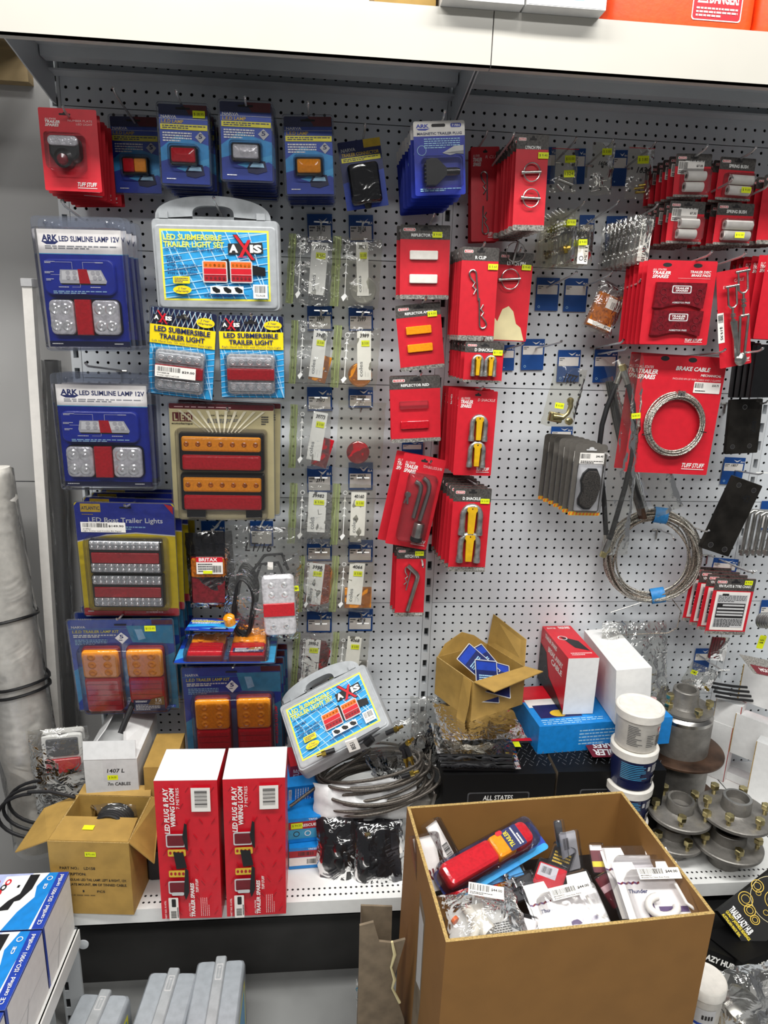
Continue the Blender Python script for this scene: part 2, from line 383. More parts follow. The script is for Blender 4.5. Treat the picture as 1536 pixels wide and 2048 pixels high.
# ================================================================ THE SETTING
FLOOR = -890
m = M(); m.box(-2600, -3000, FLOOR-30, 2600, 700, FLOOR, 'floor'); struct(m, 'floor')
m = M()
m.box(-2600, 60, FLOOR, 2600, 100, 2600, 'wall_paint'); struct(m, 'wall_back')
m = M(); m.box(-2600, 20, FLOOR, -917, 58, 330, 'wall_paint'); m.box(-2600, 20, 333, -917, 58, 1330, 'wall_paint'); m.box(-2600, 21, 329, -917, 57, 334, 'dgrey')
struct(m, 'wall_left')
m = M(); m.box(-2600, -420, 1300, -950, 20, 1330, 'timber'); m.box(-2600, -10, 1240, -950, 20, 1300, 'timber'); struct(m, 'trim_1')
# pegboard material: holes are cut out, 25 mm grid
pg = pm('pegboard', 'dde2e6', .36, var=.012, scale=7, coat=.15)
nt = pg.node_tree; b = nt.nodes['Principled BSDF']; out = nt.nodes['Material Output']; L = nt.links.new
geo = nt.nodes.new('ShaderNodeNewGeometry'); sp = nt.nodes.new('ShaderNodeSeparateXYZ'); L(geo.outputs['Position'], sp.inputs[0])
def mth(op, a, b_=None, c=None):
    n = nt.nodes.new('ShaderNodeMath'); n.operation = op
    for i, q in enumerate((a, b_, c)):
        if q is None: continue
        if isinstance(q, (int, float)): n.inputs[i].default_value = q
        else: L(q, n.inputs[i])
    return n.outputs[0]
fx = mth('SUBTRACT', mth('FRACT', mth('ADD', mth('DIVIDE', sp.outputs[0], .025), .5)), .5)
fz = mth('SUBTRACT', mth('FRACT', mth('DIVIDE', sp.outputs[2], .025)), .5)
d2 = mth('SQRT', mth('ADD', mth('MULTIPLY', fx, fx), mth('MULTIPLY', fz, fz)))
hole = mth('LESS_THAN', d2, .138)
trn = nt.nodes.new('ShaderNodeBsdfTransparent'); mix = nt.nodes.new('ShaderNodeMixShader')
L(hole, mix.inputs[0]); L(b.outputs[0], mix.inputs[1]); L(trn.outputs[0], mix.inputs[2]); L(mix.outputs[0], out.inputs[0])
m = M(); m.box(-895, 18, -600, 1395, 22, 1500, 'black'); m.build('t')  # added black sheet: its colour stands in for the shade seen through the holes
dark = bpy.data.objects['t']; dark.name = 'hole_shade_sheet'
unit = thing('pegboard_shelving', 'white pegboard shelving bays along the back wall', 'shelving', mat4(Vector((0, 0, 0)), *WALL))
dark.parent = unit; dark.matrix_parent_inverse = unit.matrix_world.inverted()
for bx in (-900, 0, 900):
    for k in range(-2, 5):
        m = M(); z0, z1 = 300*k+1, 300*k+299.2
        m.box(bx+13, z0, -2, bx+887, z1, 0, 'pegboard')
        m.box(bx+13, z0, -9, bx+887, z0+.8, -2, 'paint_dim')
        m.build('pegboard_panel', unit)
for ux in (-900, 0, 900):
    m = M()
    zz = -600
    m.box(ux-12, -600, -30, ux-6, 1500, .6, 'paint'); m.box(ux+6, -600, -30, ux+12, 1500, .6, 'paint')
    while zz < 1500:
        m.box(ux-6, zz-3, -30, ux+6, zz+24-1, -28, 'black'); m.box(ux-6, zz+23, -30, ux+6, zz+47, .6, 'paint'); zz += 50
    m.build('upright', unit)
# top shelves
for i, bx in enumerate((-900, 0, 900)):
    t = thing('top_shelf', ['white steel top shelf of the left bay', 'white steel top shelf of the middle bay, jerry can on top', 'white steel top shelf of the bay at the right edge'][i], 'shelf', mat4(Vector((bx, 0, 1292)), *WALL), 'white top shelves')
    x0, x1 = ((-140, 899), (1, 899), (1, 899))[i]
    m = M(); m.box(4, -4, .3, 896, 0, 376, 'paint'); m.box(4, -34, .3, 896, -30, 40, 'paint'); m.box(8, -24, 60, 892, -4, 92, 'paint'); m.box(8, -30, 300, 892, -4, 340, 'paint_dim');
    m.box(4, -30, 340, 896, -4, 350, 'paint')
    for k in range(70):
        for yy in (120, 134): m.box(20+k*12.4, -4.3, yy, 25+k*12.4, -3.9, yy+3, 'dgrey')
    m.build('deck', t)
    m = M(); m.box(x0, -88, 378, x1, 2, 382, 'lip_white'); m.box(x0, -88, 362, x1, -84, 382, 'lip_white'); m.box(x0, -2, 360, x1, 2, 380, 'lip_white'); m.build('front_lip', t)
    for sx in (2, 895):
        m = M(); p = [(6, -92), (30, -92), (372, -30), (372, 0), (6, 0)]
        m.loft([[(sx, y, z) for z, y in p], [(sx+3, y, z) for z, y in p]], 'paint', False); m.build('bracket', t)
# base shelves
SH = -545
for i, bx in enumerate((-900, 0, 900)):
    t = thing('base_shelf', ['white steel base shelf of the left bay', 'white steel base shelf of the middle bay behind the big carton', 'white steel base shelf at the right edge'][i], 'shelf', mat4(Vector((bx, 0, SH)), *WALL), 'white base shelves')
    m = M(); m.box(2, -3, 0, 898, 0, 467, 'paint_edge')
    for k in range(71):
        for yy in (452, 433):
            m.add([(14+k*12.5+3*math.cos(a*.785), .08, yy+3*math.sin(a*.785)) for a in range(8)], [tuple(range(8))[::-1]], 'print_black')
    m.build('deck', t)
    m = M(); m.box(1, -40, 467, 899, 0, 470, 'paint_edge'); m.box(1, -40, 455, 899, -37, 470, 'paint'); m.build('front_lip', t)
m = M(); m.box(-898, -344, FLOOR, 1800, -338, SH-4, 'kick'); struct(m, 'baseboard_back')
# slotted leg under the left end of the shelf
t = thing('slotted_leg', 'white slotted steel leg under the left end of the base shelf', 'leg frame', mat4(Vector((-872, -400, FLOOR)), *WALL))
m = M()
m.box(-20, 0, 0, 20, 8, 60, 'paint'); m.box(-22, 0, 52, -18, 300, 58, 'paint')
for k in range(6): m.box(-18, 8+k*50, 52, -8, 34+k*50, 55, 'black'); m.box(-18, 34+k*50, 50, -8, 58+k*50, 57, 'paint')
m.box(-8, 0, 50, 22, 300, 57, 'paint'); m.build('slotted_post', t)
m = M(); m.lathe([(12, 0), (12, 3), (3, 4)], 'paint', 20, (34, 240, 55), 'z'); m.build('bolt', t)
m = M(); m.box(-62, 0, 90, -30, 340, 95, 'paint'); m.box(-62, 0, 60, -58, 340, 95, 'paint'); m.build('side_channel', t)
# ================================================================ LEFT BAY: HANGING PACKS
def backing(m, mat, r=3, th=.5, edge=None):
    m.prism([(a, b) for a, b in rring(0, -m.H, m.W, 0, r)], -th, 0, edge or mat)
    if edge: m.R(0, 0, 1, 1, mat, r)
def tuff(m, x0, y0, x1, y1):
    m.X('TUFF STUFF', x0, y0, x1, y0+(y1-y0)*.72, 'white', .02, .3); m.R(x0, y1-(y1-y0)*.1, x1, y1, 'white')
def spares(m, x0, y0, x1, y1, k=.28):
    h = y1-y0; m.X('ALL STATES', x0, y0, x0+(x1-x0)*.75, y0+h*.2, 'white', 0, .2)
    m.X('TRAILER', x0, y0+h*.26, x1, y0+h*.6, 'white', .03, .25); m.X('SPARES', x0, y0+h*.66, x0+(x1-x0)*.92, y1, 'white', .03, .25)
def pill(m, x0, y0, x1, y1, t='TRAILER'):
    m.R(x0, y0, x1, y1, 'white', 2); e = (x1-x0)*.05; m.R(x0+e, y0+(y1-y0)*.12, x1-e, y1-(y1-y0)*.12, 'red', 1.5)
    m.X('TRAILER', x0+e*2.4, y0+(y1-y0)*.26, x1-e*2.4, y0+(y1-y0)*.74, 'white', .03, .2)
def clamshell(t, W, H, x0, y0, x1, y1, depth, mat='blister', r=8, rim=0):
    """clear blister over part of the card; fractions of the face"""
    m = M(W, H)
    if rim:
        R = [(a, b, 1.6) for a, b in rring(-rim, -H-rim, W+rim, rim, 7)]; R2 = [(a, b, -1.4) for a, b in rring(-rim, -H-rim, W+rim, rim, 7)]
        m.loft([R2, R], mat+'_edge' if mat == 'blister' else mat, False, True, False); m.add(R, [tuple(range(len(R)))], mat)
    m.slab(x0*W, -y1*H, x1*W, -y0*H, r, 1.7, depth, mat, 5)
    return m.build('blister', t)
def euro(m, cx, cy, wd=.22):
    """hang hole"""
    m.R(cx-wd/2, cy-.012, cx+wd/2, cy+.012, 'print_black', 2.4); m.E(cx, cy-.008, wd*.17, .02, 'print_black', 12)

# ---- 1 number plate light
mw, W, H = face((75, 214), (192, 220), (84, 380), -235)
t = front = thing('number_plate_light_pack', 'red card with black number plate light, front of the top left stack', 'light pack', mw)
m = M(W, H); backing(m, 'red_card', 3); euro(m, .45, .07, .2); spares(m, .1, .12, .36, .22); m.X('NUMBER PLATE', .5, .13, .92, .155, 'pink'); m.X('LED LIGHT', .64, .17, .92, .195, 'pink'); tuff(m, .58, .885, .92, .96); m.build('card', t)
m = M(W, H); x, y = m.at_(.42, .5); m.slab(.17*W, -.66*H, .72*W, -.34*H, 16, .5, 20, 'blackplastic', 6, 5); m.lathe([(.17*W, 2), (.16*W, 20), (.1*W, 24)], 'blackplastic', 24, (x, -.62*H, 0), 'z'); m.lathe([(.1*W, 23), (.085*W, 27), (.02*W, 28)], 'lens_dark', 20, (x, -.64*H, 0), 'z'); m.build('lamp_body', t)
m = M(W, H); m.slab(.18*W, -.48*H, .7*W, -.355*H, 8, 18, 24, 'lens_clear', 3); m.build('lens', t)
clamshell(t, W, H, .12, .31, .78, .76, 30)
stack(t, 6, 31, 'red number plate light card in the top left stack', 'number plate light cards at the top left', 2.5, 3, -.5, -1.5, 3, ('blister',))
hook((127, 222), 265, 'peg hook carrying the red number plate light cards')

# ---- marker lamps
def narva_base(m, title='L.E.D LAMP', grey=True):
    m.R(0, 0, 1, 1, 'narva', 3); m.P([(0, .55), (.35, .38), (1, .5), (1, .9), (.4, .98), (0, .9)], 'sky'); m.P([(0, .72), (.5, .62), (1, .78), (1, 1), (0, 1)], 'blue'); m.P([(.3, .8), (1, .66), (1, .74), (.5, .84)], 'cyan')
    m.R(0, 0, 1, .13, 'navy', 3); m.P([(.5, 0), (.99, 0), (.99, .12), (.62, .12)], 'wine')
    m.X('NARVA', .04, .135, .36, .17, 'white', .03); m.R(0, .175, 1, .18, 'white'); m.X(title, .04, .19, .5, .235, 'gold', .02, .1)
    m.R(.02, .245, .99, .315, 'lemon'); m.G(.06, .255, .95, .305, 2, 'navy')
    m.G(.06, .34, .66, .47, 4, 'white'); m.P([(.84, .33), (.95, .4), (.84, .475), (.73, .4)], 'lgrey'); m.X('5', .8, .36, .88, .42, 'navy', .03)
    m.P([(.5, .84), (.6, .74), (.86, .75), (.9, .88), (.7, .92), (.52, .9)], 'deep'); m.P([(.55, .83), (.62, .77), (.82, .78), (.84, .83)], 'pale_blue'); m.G(.1, .93, .42, .95, 1, 'white')
def narva(q, Y, label, lensl, lensr, n, tip, tg, L=None, stick=None, seed=1):
    mw, W, H = face(*q, Y); W, H = W, H
    t = thing('marker_lamp_pack', label, 'lamp pack', mw)
    m = M(W, H); backing(m, 'narva', 3); narva_base(m); euro(m, .5, .05, .3); m.build('card', t)
    m = M(W, H); m.slab(.2*W, -.77*H, .78*W, -.53*H, 5, .5, 13, 'blackplastic', 3); m.build('lamp_housing', t)
    m = M(W, H)
    if lensl == lensr: m.slab(.24*W, -.74*H, .74*W, -.56*H, 4, 12, 19, lensl, 3, 4, 3)
    else: m.slab(.24*W, -.74*H, .48*W, -.56*H, 3, 12, 19, lensl, 2); m.slab(.48*W, -.74*H, .74*W, -.56*H, 3, 12, 19, lensr, 2)
    m.build('lens', t)
    clamshell(t, W, H, .16, .5, .82, .8, 22, rim=4)
    if stick: sticker(t, .7, .07, W, H, stick, 2.5, 24, 13)
    if n: stack(t, n, 25, tg, tg.replace('blue', 'blue')+'s', 2.0, 1.2, -.3, 0, seed)
    if tip: hook(tip, L or 30-(Y if isinstance(Y, (int, float)) else Y[0]), 'peg hook carrying the %s' % tg)
    return t
narva(((219, 232), (313, 235), (225, 385)), -85, 'blue blister pack with half red half amber marker lamp, hanging alone', 'lens_red', 'amber', 0, (227, 184), 'blue pack with the red and amber marker lamp', 240)
narva(((316, 207), (414, 212), (327, 366)), -225, 'blue blister pack with red marker lamp and yellow price sticker, front of its stack', 'lens_red', 'lens_red', 7, (353, 190), 'blue red-lamp marker pack', 260, '$ 28.95', 4)
narva(((439, 202), (542, 207), (437, 358)), -240, 'blue blister pack with clear white marker lamp, front of its stack', 'lens_clear', 'lens_clear', 8, (490, 203), 'blue clear-lamp marker pack', 262, None, 5)
narva(((567, 233), (663, 234), (563, 388)), -200, 'blue blister pack with amber marker lamp, front of its stack', 'amber', 'amber', 5, (616, 213), 'blue amber-lamp marker pack', 240, None, 6)
# trailer connector
mw, W, H = face((674, 286), (759, 274), (690, 423), -150)
t = thing('trailer_connector_pack', 'tilted blue blister pack with black trailer connector, right of the marker lamps', 'connector pack', mw)
m = M(W, H); backing(m, 'purpletint', 3); m.R(0, 0, 1, 1, 'navy', 3); m.P([(0, .6), (1, .45), (1, 1), (0, 1)], 'blue'); m.R(.6, 0, 1, .12, 'gold'); m.X('NARVA', .06, .1, .4, .15, 'lgrey', .03); m.X('TRAILER CONNECTOR', .06, .17, .94, .22, 'gold', .02); m.R(.04, .235, .96, .3, 'lemon'); m.G(.08, .245, .9, .29, 2, 'navy'); m.build('card', t)
m = M(W, H); m.slab(.2*W, -.76*H, .78*W, -.42*H, 5, .5, 26, 'blackplastic', 5); m.slab(.24*W, -.72*H, .74*W, -.47*H, 4, 25, 29, 'rubber', 2); m.T = Matrix.Translation((.5*W, -.74*H, 12)); m.lathe([(9, 0), (9, -30), (6, -38)], 'blackplastic', 16); m.build('connector', t)
clamshell(t, W, H, .12, .36, .86, .96, 32, 'smoke', 8, 0)
hook((730, 257), 185, 'peg hook carrying the tilted trailer connector pack')

# ---- magnetic trailer plug
mw, W, H = face((826, 243), (929, 240), (837, 392), -250)
t = thing('trailer_plug_pack', 'blue and white pack with black magnetic trailer plug, front of the thick stack', 'plug pack', mw)
m = M(W, H); backing(m, 'ark_blue', 4); m.R(0, 0, 1, .2, 'paper', 4); m.R(0, .12, 1, .2, 'paper'); m.X('ARK', .05, .04, .3, .09, 'ark_blue', .04); m.P([(.06, .1), (.32, .1), (.24, .125), (.1, .12)], 'ark_blue'); m.R(.72, .035, .93, .09, 'ark_blue', 3); m.X('7 PIN', .75, .048, .9, .078, 'white', .02)
m.R(.35, .04, .62, .08, 'print_black', 3); m.X('MAGNETIC TRAILER PLUG', .07, .15, .94, .185, 'navy', .02); m.G(.2, .225, .9, .37, 5, 'pale_blue', fill=.45); m.ring(.15, .39, .09, 1, 'pale_blue'); m.P([(.55, .43), (.78, .34), (.97, .33), (.97, .42), (.7, .46)], 'lgrey'); m.P([(.55, .43), (.97, .4), (.97, .45)], 'grey'); m.G(.1, .9, .92, .95, 2, 'pale_blue'); m.build('card', t)
m = M(W, H); m.prism([(.2*W, -.88*H), (.2*W, -.55*H), (.3*W, -.52*H), (.42*W, -.53*H), (.6*W, -.66*H), (.6*W, -.75*H), (.4*W, -.88*H)], 1, 22, 'blackplastic'); m.T = Matrix.Translation((.58*W, -.7*H, 12)) @ Matrix.Rotation(-1.57, 4, 'Z'); m.lathe([(8, 0), (8, 22), (6, 30)], 'blackplastic', 16); m.T = None
for k in range(5): m.box(.2*W-3, (-.59-.055*k)*H, 4, .2*W, (-.61-.055*k)*H, 20, 'rubber')
m.build('plug', t)
clamshell(t, W, H, .13, .48, .93, .93, 26, rim=0)
stack(t, 8, 27, 'magnetic trailer plug pack in the thick blue stack', 'magnetic trailer plug packs', 2, 1.5, -.8, -1.2, 8, ('blister',))
hook((889, 231), 275, 'peg hook carrying the magnetic trailer plug packs')

# ---- ark slimline lamp
def ark(q, Y, label, n, tip, seed, dx=0, gl='slimline lamp packs on the upper left hook'):
    mw, W, H = face(*q, Y); t = thing('slimline_lamp_pack', label, 'lamp pack', mw)
    m = M(W, H); backing(m, 'ark_blue', 1)
    m.R(0, 0, 1, .2, 'paper'); m.X('ARK', .05, .045, .24, .1, 'navy', .04); m.P([(.04, .1), (.25, .1), (.2, .125), (.1, .125)], 'navy'); m.X('LED SLIMLINE LAMP 12V', .255, .055, .975, .1, 'navy', .025); m.G(.08, .13, .95, .165, 2, 'grey'); m.R(0, .2, 1, .206, 'cyan')
    m.R(0, .95, 1, 1, 'deep'); m.G(.03, .965, .25, .98, 1, 'white'); m.G(.8, .965, .98, .98, 1, 'white')
    m.ring(.47, .4, .0, 0, 'blue'); m.build('card', t)
    m = M(W, H, 12); x0, y0, x1, y1 = .04*W, -.55*H, .9*W, -.245*H; m.slab(x0, y0, x1, y1, 14, .5, 12, 'ark_blue', 3)
    m.P([(.25, .335), (.74, .335), (.8, .43), (.79, .45), (.24, .45), (.23, .42)], 'lgrey'); m.P([(.27, .345), (.73, .345), (.77, .42), (.26, .42)], 'white'); m.P([(.24, .45), (.79, .45), (.78, .462), (.26, .462)], 'black'); m.P([(.46, .33), (.57, .33), (.6, .45), (.47, .45)], 'lens_red')
    for x, y in ((.34, .36), (.42, .36), (.64, .36), (.7, .36), (.34, .4), (.42, .4), (.66, .4), (.72, .4)): m.E(x, y, .026, .018, 'lgrey', 12)
    m.G(.08, .265, .2, .285, 2, 'white'); m.R(.2, .272, .4, .274, 'white'); m.R(.4, .272, .403, .33, 'white'); m.G(.68, .268, .84, .28, 1, 'white'); m.R(.53, .272, .68, .274, 'white'); m.R(.53, .272, .533, .33, 'white'); m.G(.07, .35, .18, .37, 2, 'white'); m.R(.14, .378, .26, .38, 'white'); m.G(.08, .41, .17, .43, 2, 'white'); m.G(.22, .475, .42, .487, 1, 'white'); m.R(.48, .455, .483, .48, 'white'); m.R(.38, .48, .48, .482, 'white'); m.G(.6, .475, .8, .487, 1, 'white'); m.G(.15, .51, .8, .54, 2, 'pale_blue')
    m.build('picture_panel', t)
    lm = M(W, H); x0, y0, x1, y1 = .06*W, -.9*H, .93*W, -.58*H; lm.slab(x0, y0, x1, y1, 12, .5, 10, 'blackplastic', 1); lm.build('lamp_housing', t)
    lm = M(W, H)
    lm.slab(x0+2, y0+2, x0+.36*(x1-x0), y1-2, 10, 9, 17, 'lens_clear', 3); lm.slab(x0+.61*(x1-x0), y0+2, x1-2, y1-2, 10, 9, 17, 'lens_clear', 3)
    for cx in (.1, .25, .72, .87):
        for cy in (.27, .72):
            lm.lathe([(.085*(x1-x0), 16.6), (.06*(x1-x0), 18.5), (.03*(x1-x0), 17.2), (.012*(x1-x0), 19)], 'led', 14, (x0+cx*(x1-x0), y0+cy*(y1-y0), 0), 'z')
    lm.build('clear_lens', t)
    lm = M(W, H); lm.slab(x0+.37*(x1-x0), y0+1, x0+.6*(x1-x0), y1-1, 2, 9, 18, 'lens_red', 2); lm.build('red_lens', t)
    # outer clamshell
    m = M(W, H); e = 9; tp = 24
    for z in (-2, 20):
        R = [(a, b, z) for a, b in rring(-e, -H-e, W+e, tp, 10)]
        if z < 0: m.add(R, [tuple(range(len(R)))], 'blister')
    m.slab(-4, -H-4, W+4, 3, 6, 0, 22, 'blister', 4)
    R0 = [(a, b, -2) for a, b in rring(-e, -H-e, W+e, tp, 10)]; R1 = [(a, b, 0) for a, b in rring(-e, -H-e, W+e, tp, 10)]; R2 = [(a, b, 0) for a, b in rring(-4, -H-4, W+4, 3, 6)]
    m.loft([R0, R1, R2], 'blister_edge', False, False, False)
    for x in (.12, .85): m.lathe([(4, 0), (4, 3), (2, 4)], 'blister_edge', 12, (x*W, 12, 0), 'z')
    m.build('blister', t)
    stack(t, n, 30, 'blue slimline lamp pack behind '+gl, gl, 2, 1.2, .3, dx, seed, ('red_lens',))
    if tip: hook(tip, 34-Y[0], 'peg hook carrying the '+gl)
ark(((72, 457), (241, 461), (104, 693)), (-270, -270, -262), 'blue and white slimline trailer lamp pack, uppermost at the left', 3, (125, 410), 11, 3, 'the upper slimline lamp')
ark(((110, 768), (292, 772), (135, 972)), (-225, -225, -218), 'blue and white slimline trailer lamp pack, lower of the two at the left', 2, (172, 733), 12, 3, 'the lower slimline lamp')

# ---- axis products
def axis_logo(m, x0, y0, x1, y1):
    w_ = x1-x0; h = y1-y0
    m.P([(x0, y0+h*.35), (x0+w_*.98, y0+h*.3), (x1, y0+h*.72), (x0, y0+h*.78)], 'print_black')
    m.X('A', x0+.03*w_, y0+h*.38, x0+.28*w_, y0+h*.7, 'white', .05); m.X('IS', x0+.62*w_, y0+h*.38, x0+.96*w_, y0+h*.7, 'white', .05)
    m.P([(x0+.14*w_, y0), (x0+.28*w_, y0), (x0+.78*w_, y1), (x0+.64*w_, y1)], 'print_black'); m.P([(x0+.17*w_, y0+.02*h), (x0+.26*w_, y0+.02*h), (x0+.75*w_, y0+.97*h), (x0+.66*w_, y0+.97*h)], 'red')
    m.P([(x0+.56*w_, y0+.2*h), (x0+.66*w_, y0+.2*h), (x0+.4*w_, y0+.86*h), (x0+.3*w_, y0+.86*h)], 'red'); m.X('MARINE', x0+.26*w_, y0+.83*h, x0+.52*w_, y0+.9*h, 'red', .02); m.X('PRODUCTS', x0+.7*w_, y0+.8*h, x0+w_, y0+.87*h, 'print_black', .02)
def water(m, x0, y0, x1, y1, base='sky', line='pale_blue'):
    m.R(x0, y0, x1, y1, base); rd = random.Random(3)
    for k in range(9):
        a = x0+(x1-x0)*(k/9+.03); d = (x1-x0)*.1; e = x1-x0
        m.P([(max(x0, a-d), y0), (max(x0, a-d)+e*.012, y0), (min(x1, a+d*2), y1), (min(x1, a+d*2)-e*.012, y1)], line)
        b = y0+(y1-y0)*(k/9+.05); f = (y1-y0)
        m.P([(x0, min(y1, b+f*.1)), (x0, min(y1, b+f*.1)-f*.014), (x1, max(y0, b-f*.16)), (x1, max(y0, b-f*.16)+f*.014)], line)
def trailer_lamp_pic(m, x0, y0, x1, y1):
    w_ = x1-x0; h = y1-y0
    m.R(x0, y0, x1, y1, 'lgrey', 3); m.R(x0+.05*w_, y0+.05*h, x1-.05*w_, y0+.33*h, 'orange', 1.5); m.R(x0+.05*w_, y0+.35*h, x1-.05*w_, y1-.06*h, 'red_dark', 1.5); m.R(x0+.05*w_, y0+.36*h, x1-.05*w_, y0+.62*h, 'red'); 
    for k in range(5):
        m.E(x0+w_*(.15+.175*k), y0+.2*h, w_*.05, h*.06, 'amber_dark', 10); m.E(x0+w_*(.15+.175*k), y0+.79*h, w_*.05, h*.06, 'wine', 10)
    m.R(x0+.05*w_, y0+.62*h, x1-.05*w_, y0+.64*h, 'pink')
def axis_case(mw, W, H, label, tilt=False):
    """carry case: W x H is the printed label"""
    t = thing('light_kit_case', label, 'case', mw)
    m = M(W, H)
    bx0, bx1, by0, by1 = -.085*W, 1.10*W, -H*1.16, .155*H
    m.slab(bx0, by0, bx1, by1, 12, -48, -4, 'case_grey', 4, 5)
    m.build('case_body', t)
    m = M(W, H, .3); m.slab(-.05*W, -1.11*H, 1.065*W, .06*H, 9, -4.2, -.6, 'case_grey', 3); m.build('case_lid', t)
    # handle: arch with opening
    m = M(W, H); o = []; i_ = []; cx = .49*W; hb = .15*H; n = 22
    for k in range(n):
        a = math.pi*k/(n-1); o.append((cx-.53*W*math.cos(a), hb+.32*H*math.sin(a)**.8)); i_.append((cx-.19*W*math.cos(a)**1, hb+.035*H+.15*H*math.sin(a)**.55))
    i_ = [(cx-.19*W*(1 if math.cos(math.pi*k/(n-1)) > 0 else -1)*abs(math.cos(math.pi*k/(n-1)))**.6, hb+.035*H+.15*H*math.sin(math.pi*k/(n-1))**.6) for k in range(n)]
    for z0, z1 in ((-34, -12),):
        vs = [(x, y, z1) for x, y in o]+[(x, y, z1) for x, y in i_]+[(x, y, z0) for x, y in o]+[(x, y, z0) for x, y in i_]; fs = []
        for k in range(n-1):
            fs += [(k, n+k, n+k+1, k+1)[::1], (2*n+k, 2*n+k+1, 3*n+k+1, 3*n+k), (k, k+1, 2*n+k+1, 2*n+k), (n+k, 3*n+k, 3*n+k+1, n+k+1)]
        m.add(vs, fs, 'case_grey'); m.add([(i_[0][0], hb, z1), (i_[-1][0], hb, z1), (i_[-1][0], i_[-1][1], z1), (i_[0][0], i_[0][1], z1)], [(0, 1, 2, 3)], 'case_grey')
        m.box(i_[0][0], hb-3, z0, i_[-1][0], i_[0][1], z1, 'case_grey')
    m.build('handle', t)
    m = M(W, H)
    for x in (.04, .93): m.box(x*W-9, .15*H, -14, x*W+9, .24*H, -6, 'case_grey')
    m.build('latch', t)
    m = M(W, H, -.4); m.box(0, -H, -.6, W, 0, -.3, 'lemon')
    m.R(0, 0, 1, 1, 'lemon'); water(m, .018, .028, .982, .972)
    m.X('LED SUBMERSIBLE', .03, .07, .565, .15, 'lemon', .02); m.X('TRAILER LIGHT SET', .03, .17, .585, .25, 'lemon', .02); m.X('12v with Licence Plate Light & 8m Cable', .04, .265, .585, .31, 'navy', .01)
    axis_logo(m, .62, .06, .945, .42)
    m.X('FEATURES', .045, .375, .19, .415, 'navy', .02); 
    for k, s in enumerate(('12v', 'High Quality LEDs', 'Low Current Draw', '105 x 98 x 37mm')):
        y = .43+.055*k; m.E(.06, y+.02, .008, .011, 'navy', 8); m.X(s, .075, y, (.13, .33, .33, .32)[k], y+.042, 'navy', .015)
    m.P([(.55, .42), (.62, .4), (.64, .55), (.66, .7), (.57, .68)], 'black'); m.P([(.82, .48), (.96, .52), (.96, .64), (.83, .62)], 'black'); trailer_lamp_pic(m, .375, .43, .605, .74); trailer_lamp_pic(m, .63, .43, .84, .74)
    m.R(.1, .66, .255, .76, 'yellow', 2); m.G(.115, .675, .24, .75, 3, 'navy'); m.E(.18, .85, .085, .06, 'yellow'); m.X('2 Year', .14, .815, .22, .845, 'navy', .01, .2); m.X('Warranty', .12, .855, .24, .89, 'navy', .01, .2)
    m.R(.44, .79, .75, .9, 'white')
    for x in (.455, .56, .665): m.P([(x, .81), (x+.03, .8), (x+.075, .84), (x+.075, .88), (x+.04, .89), (x+.01, .86)], 'black')
    m.G(.38, .915, .8, .95, 2, 'navy'); m.R(.84, .76, .975, .96, 'white'); m.B(.855, .78, .96, .88); m.X('TSUN38', .86, .905, .95, .935, 'print_black')
    m.build('label', t)
    return t
mw, W, H = face((318, 457), (537, 462), (327, 600), (-205, -205, -200))
axis_case(mw, W, H, 'grey carry case with a blue and yellow trailer light label, hanging from a hook')
hook((428, 403), 250, 'peg hook through the handle of the hanging grey case')
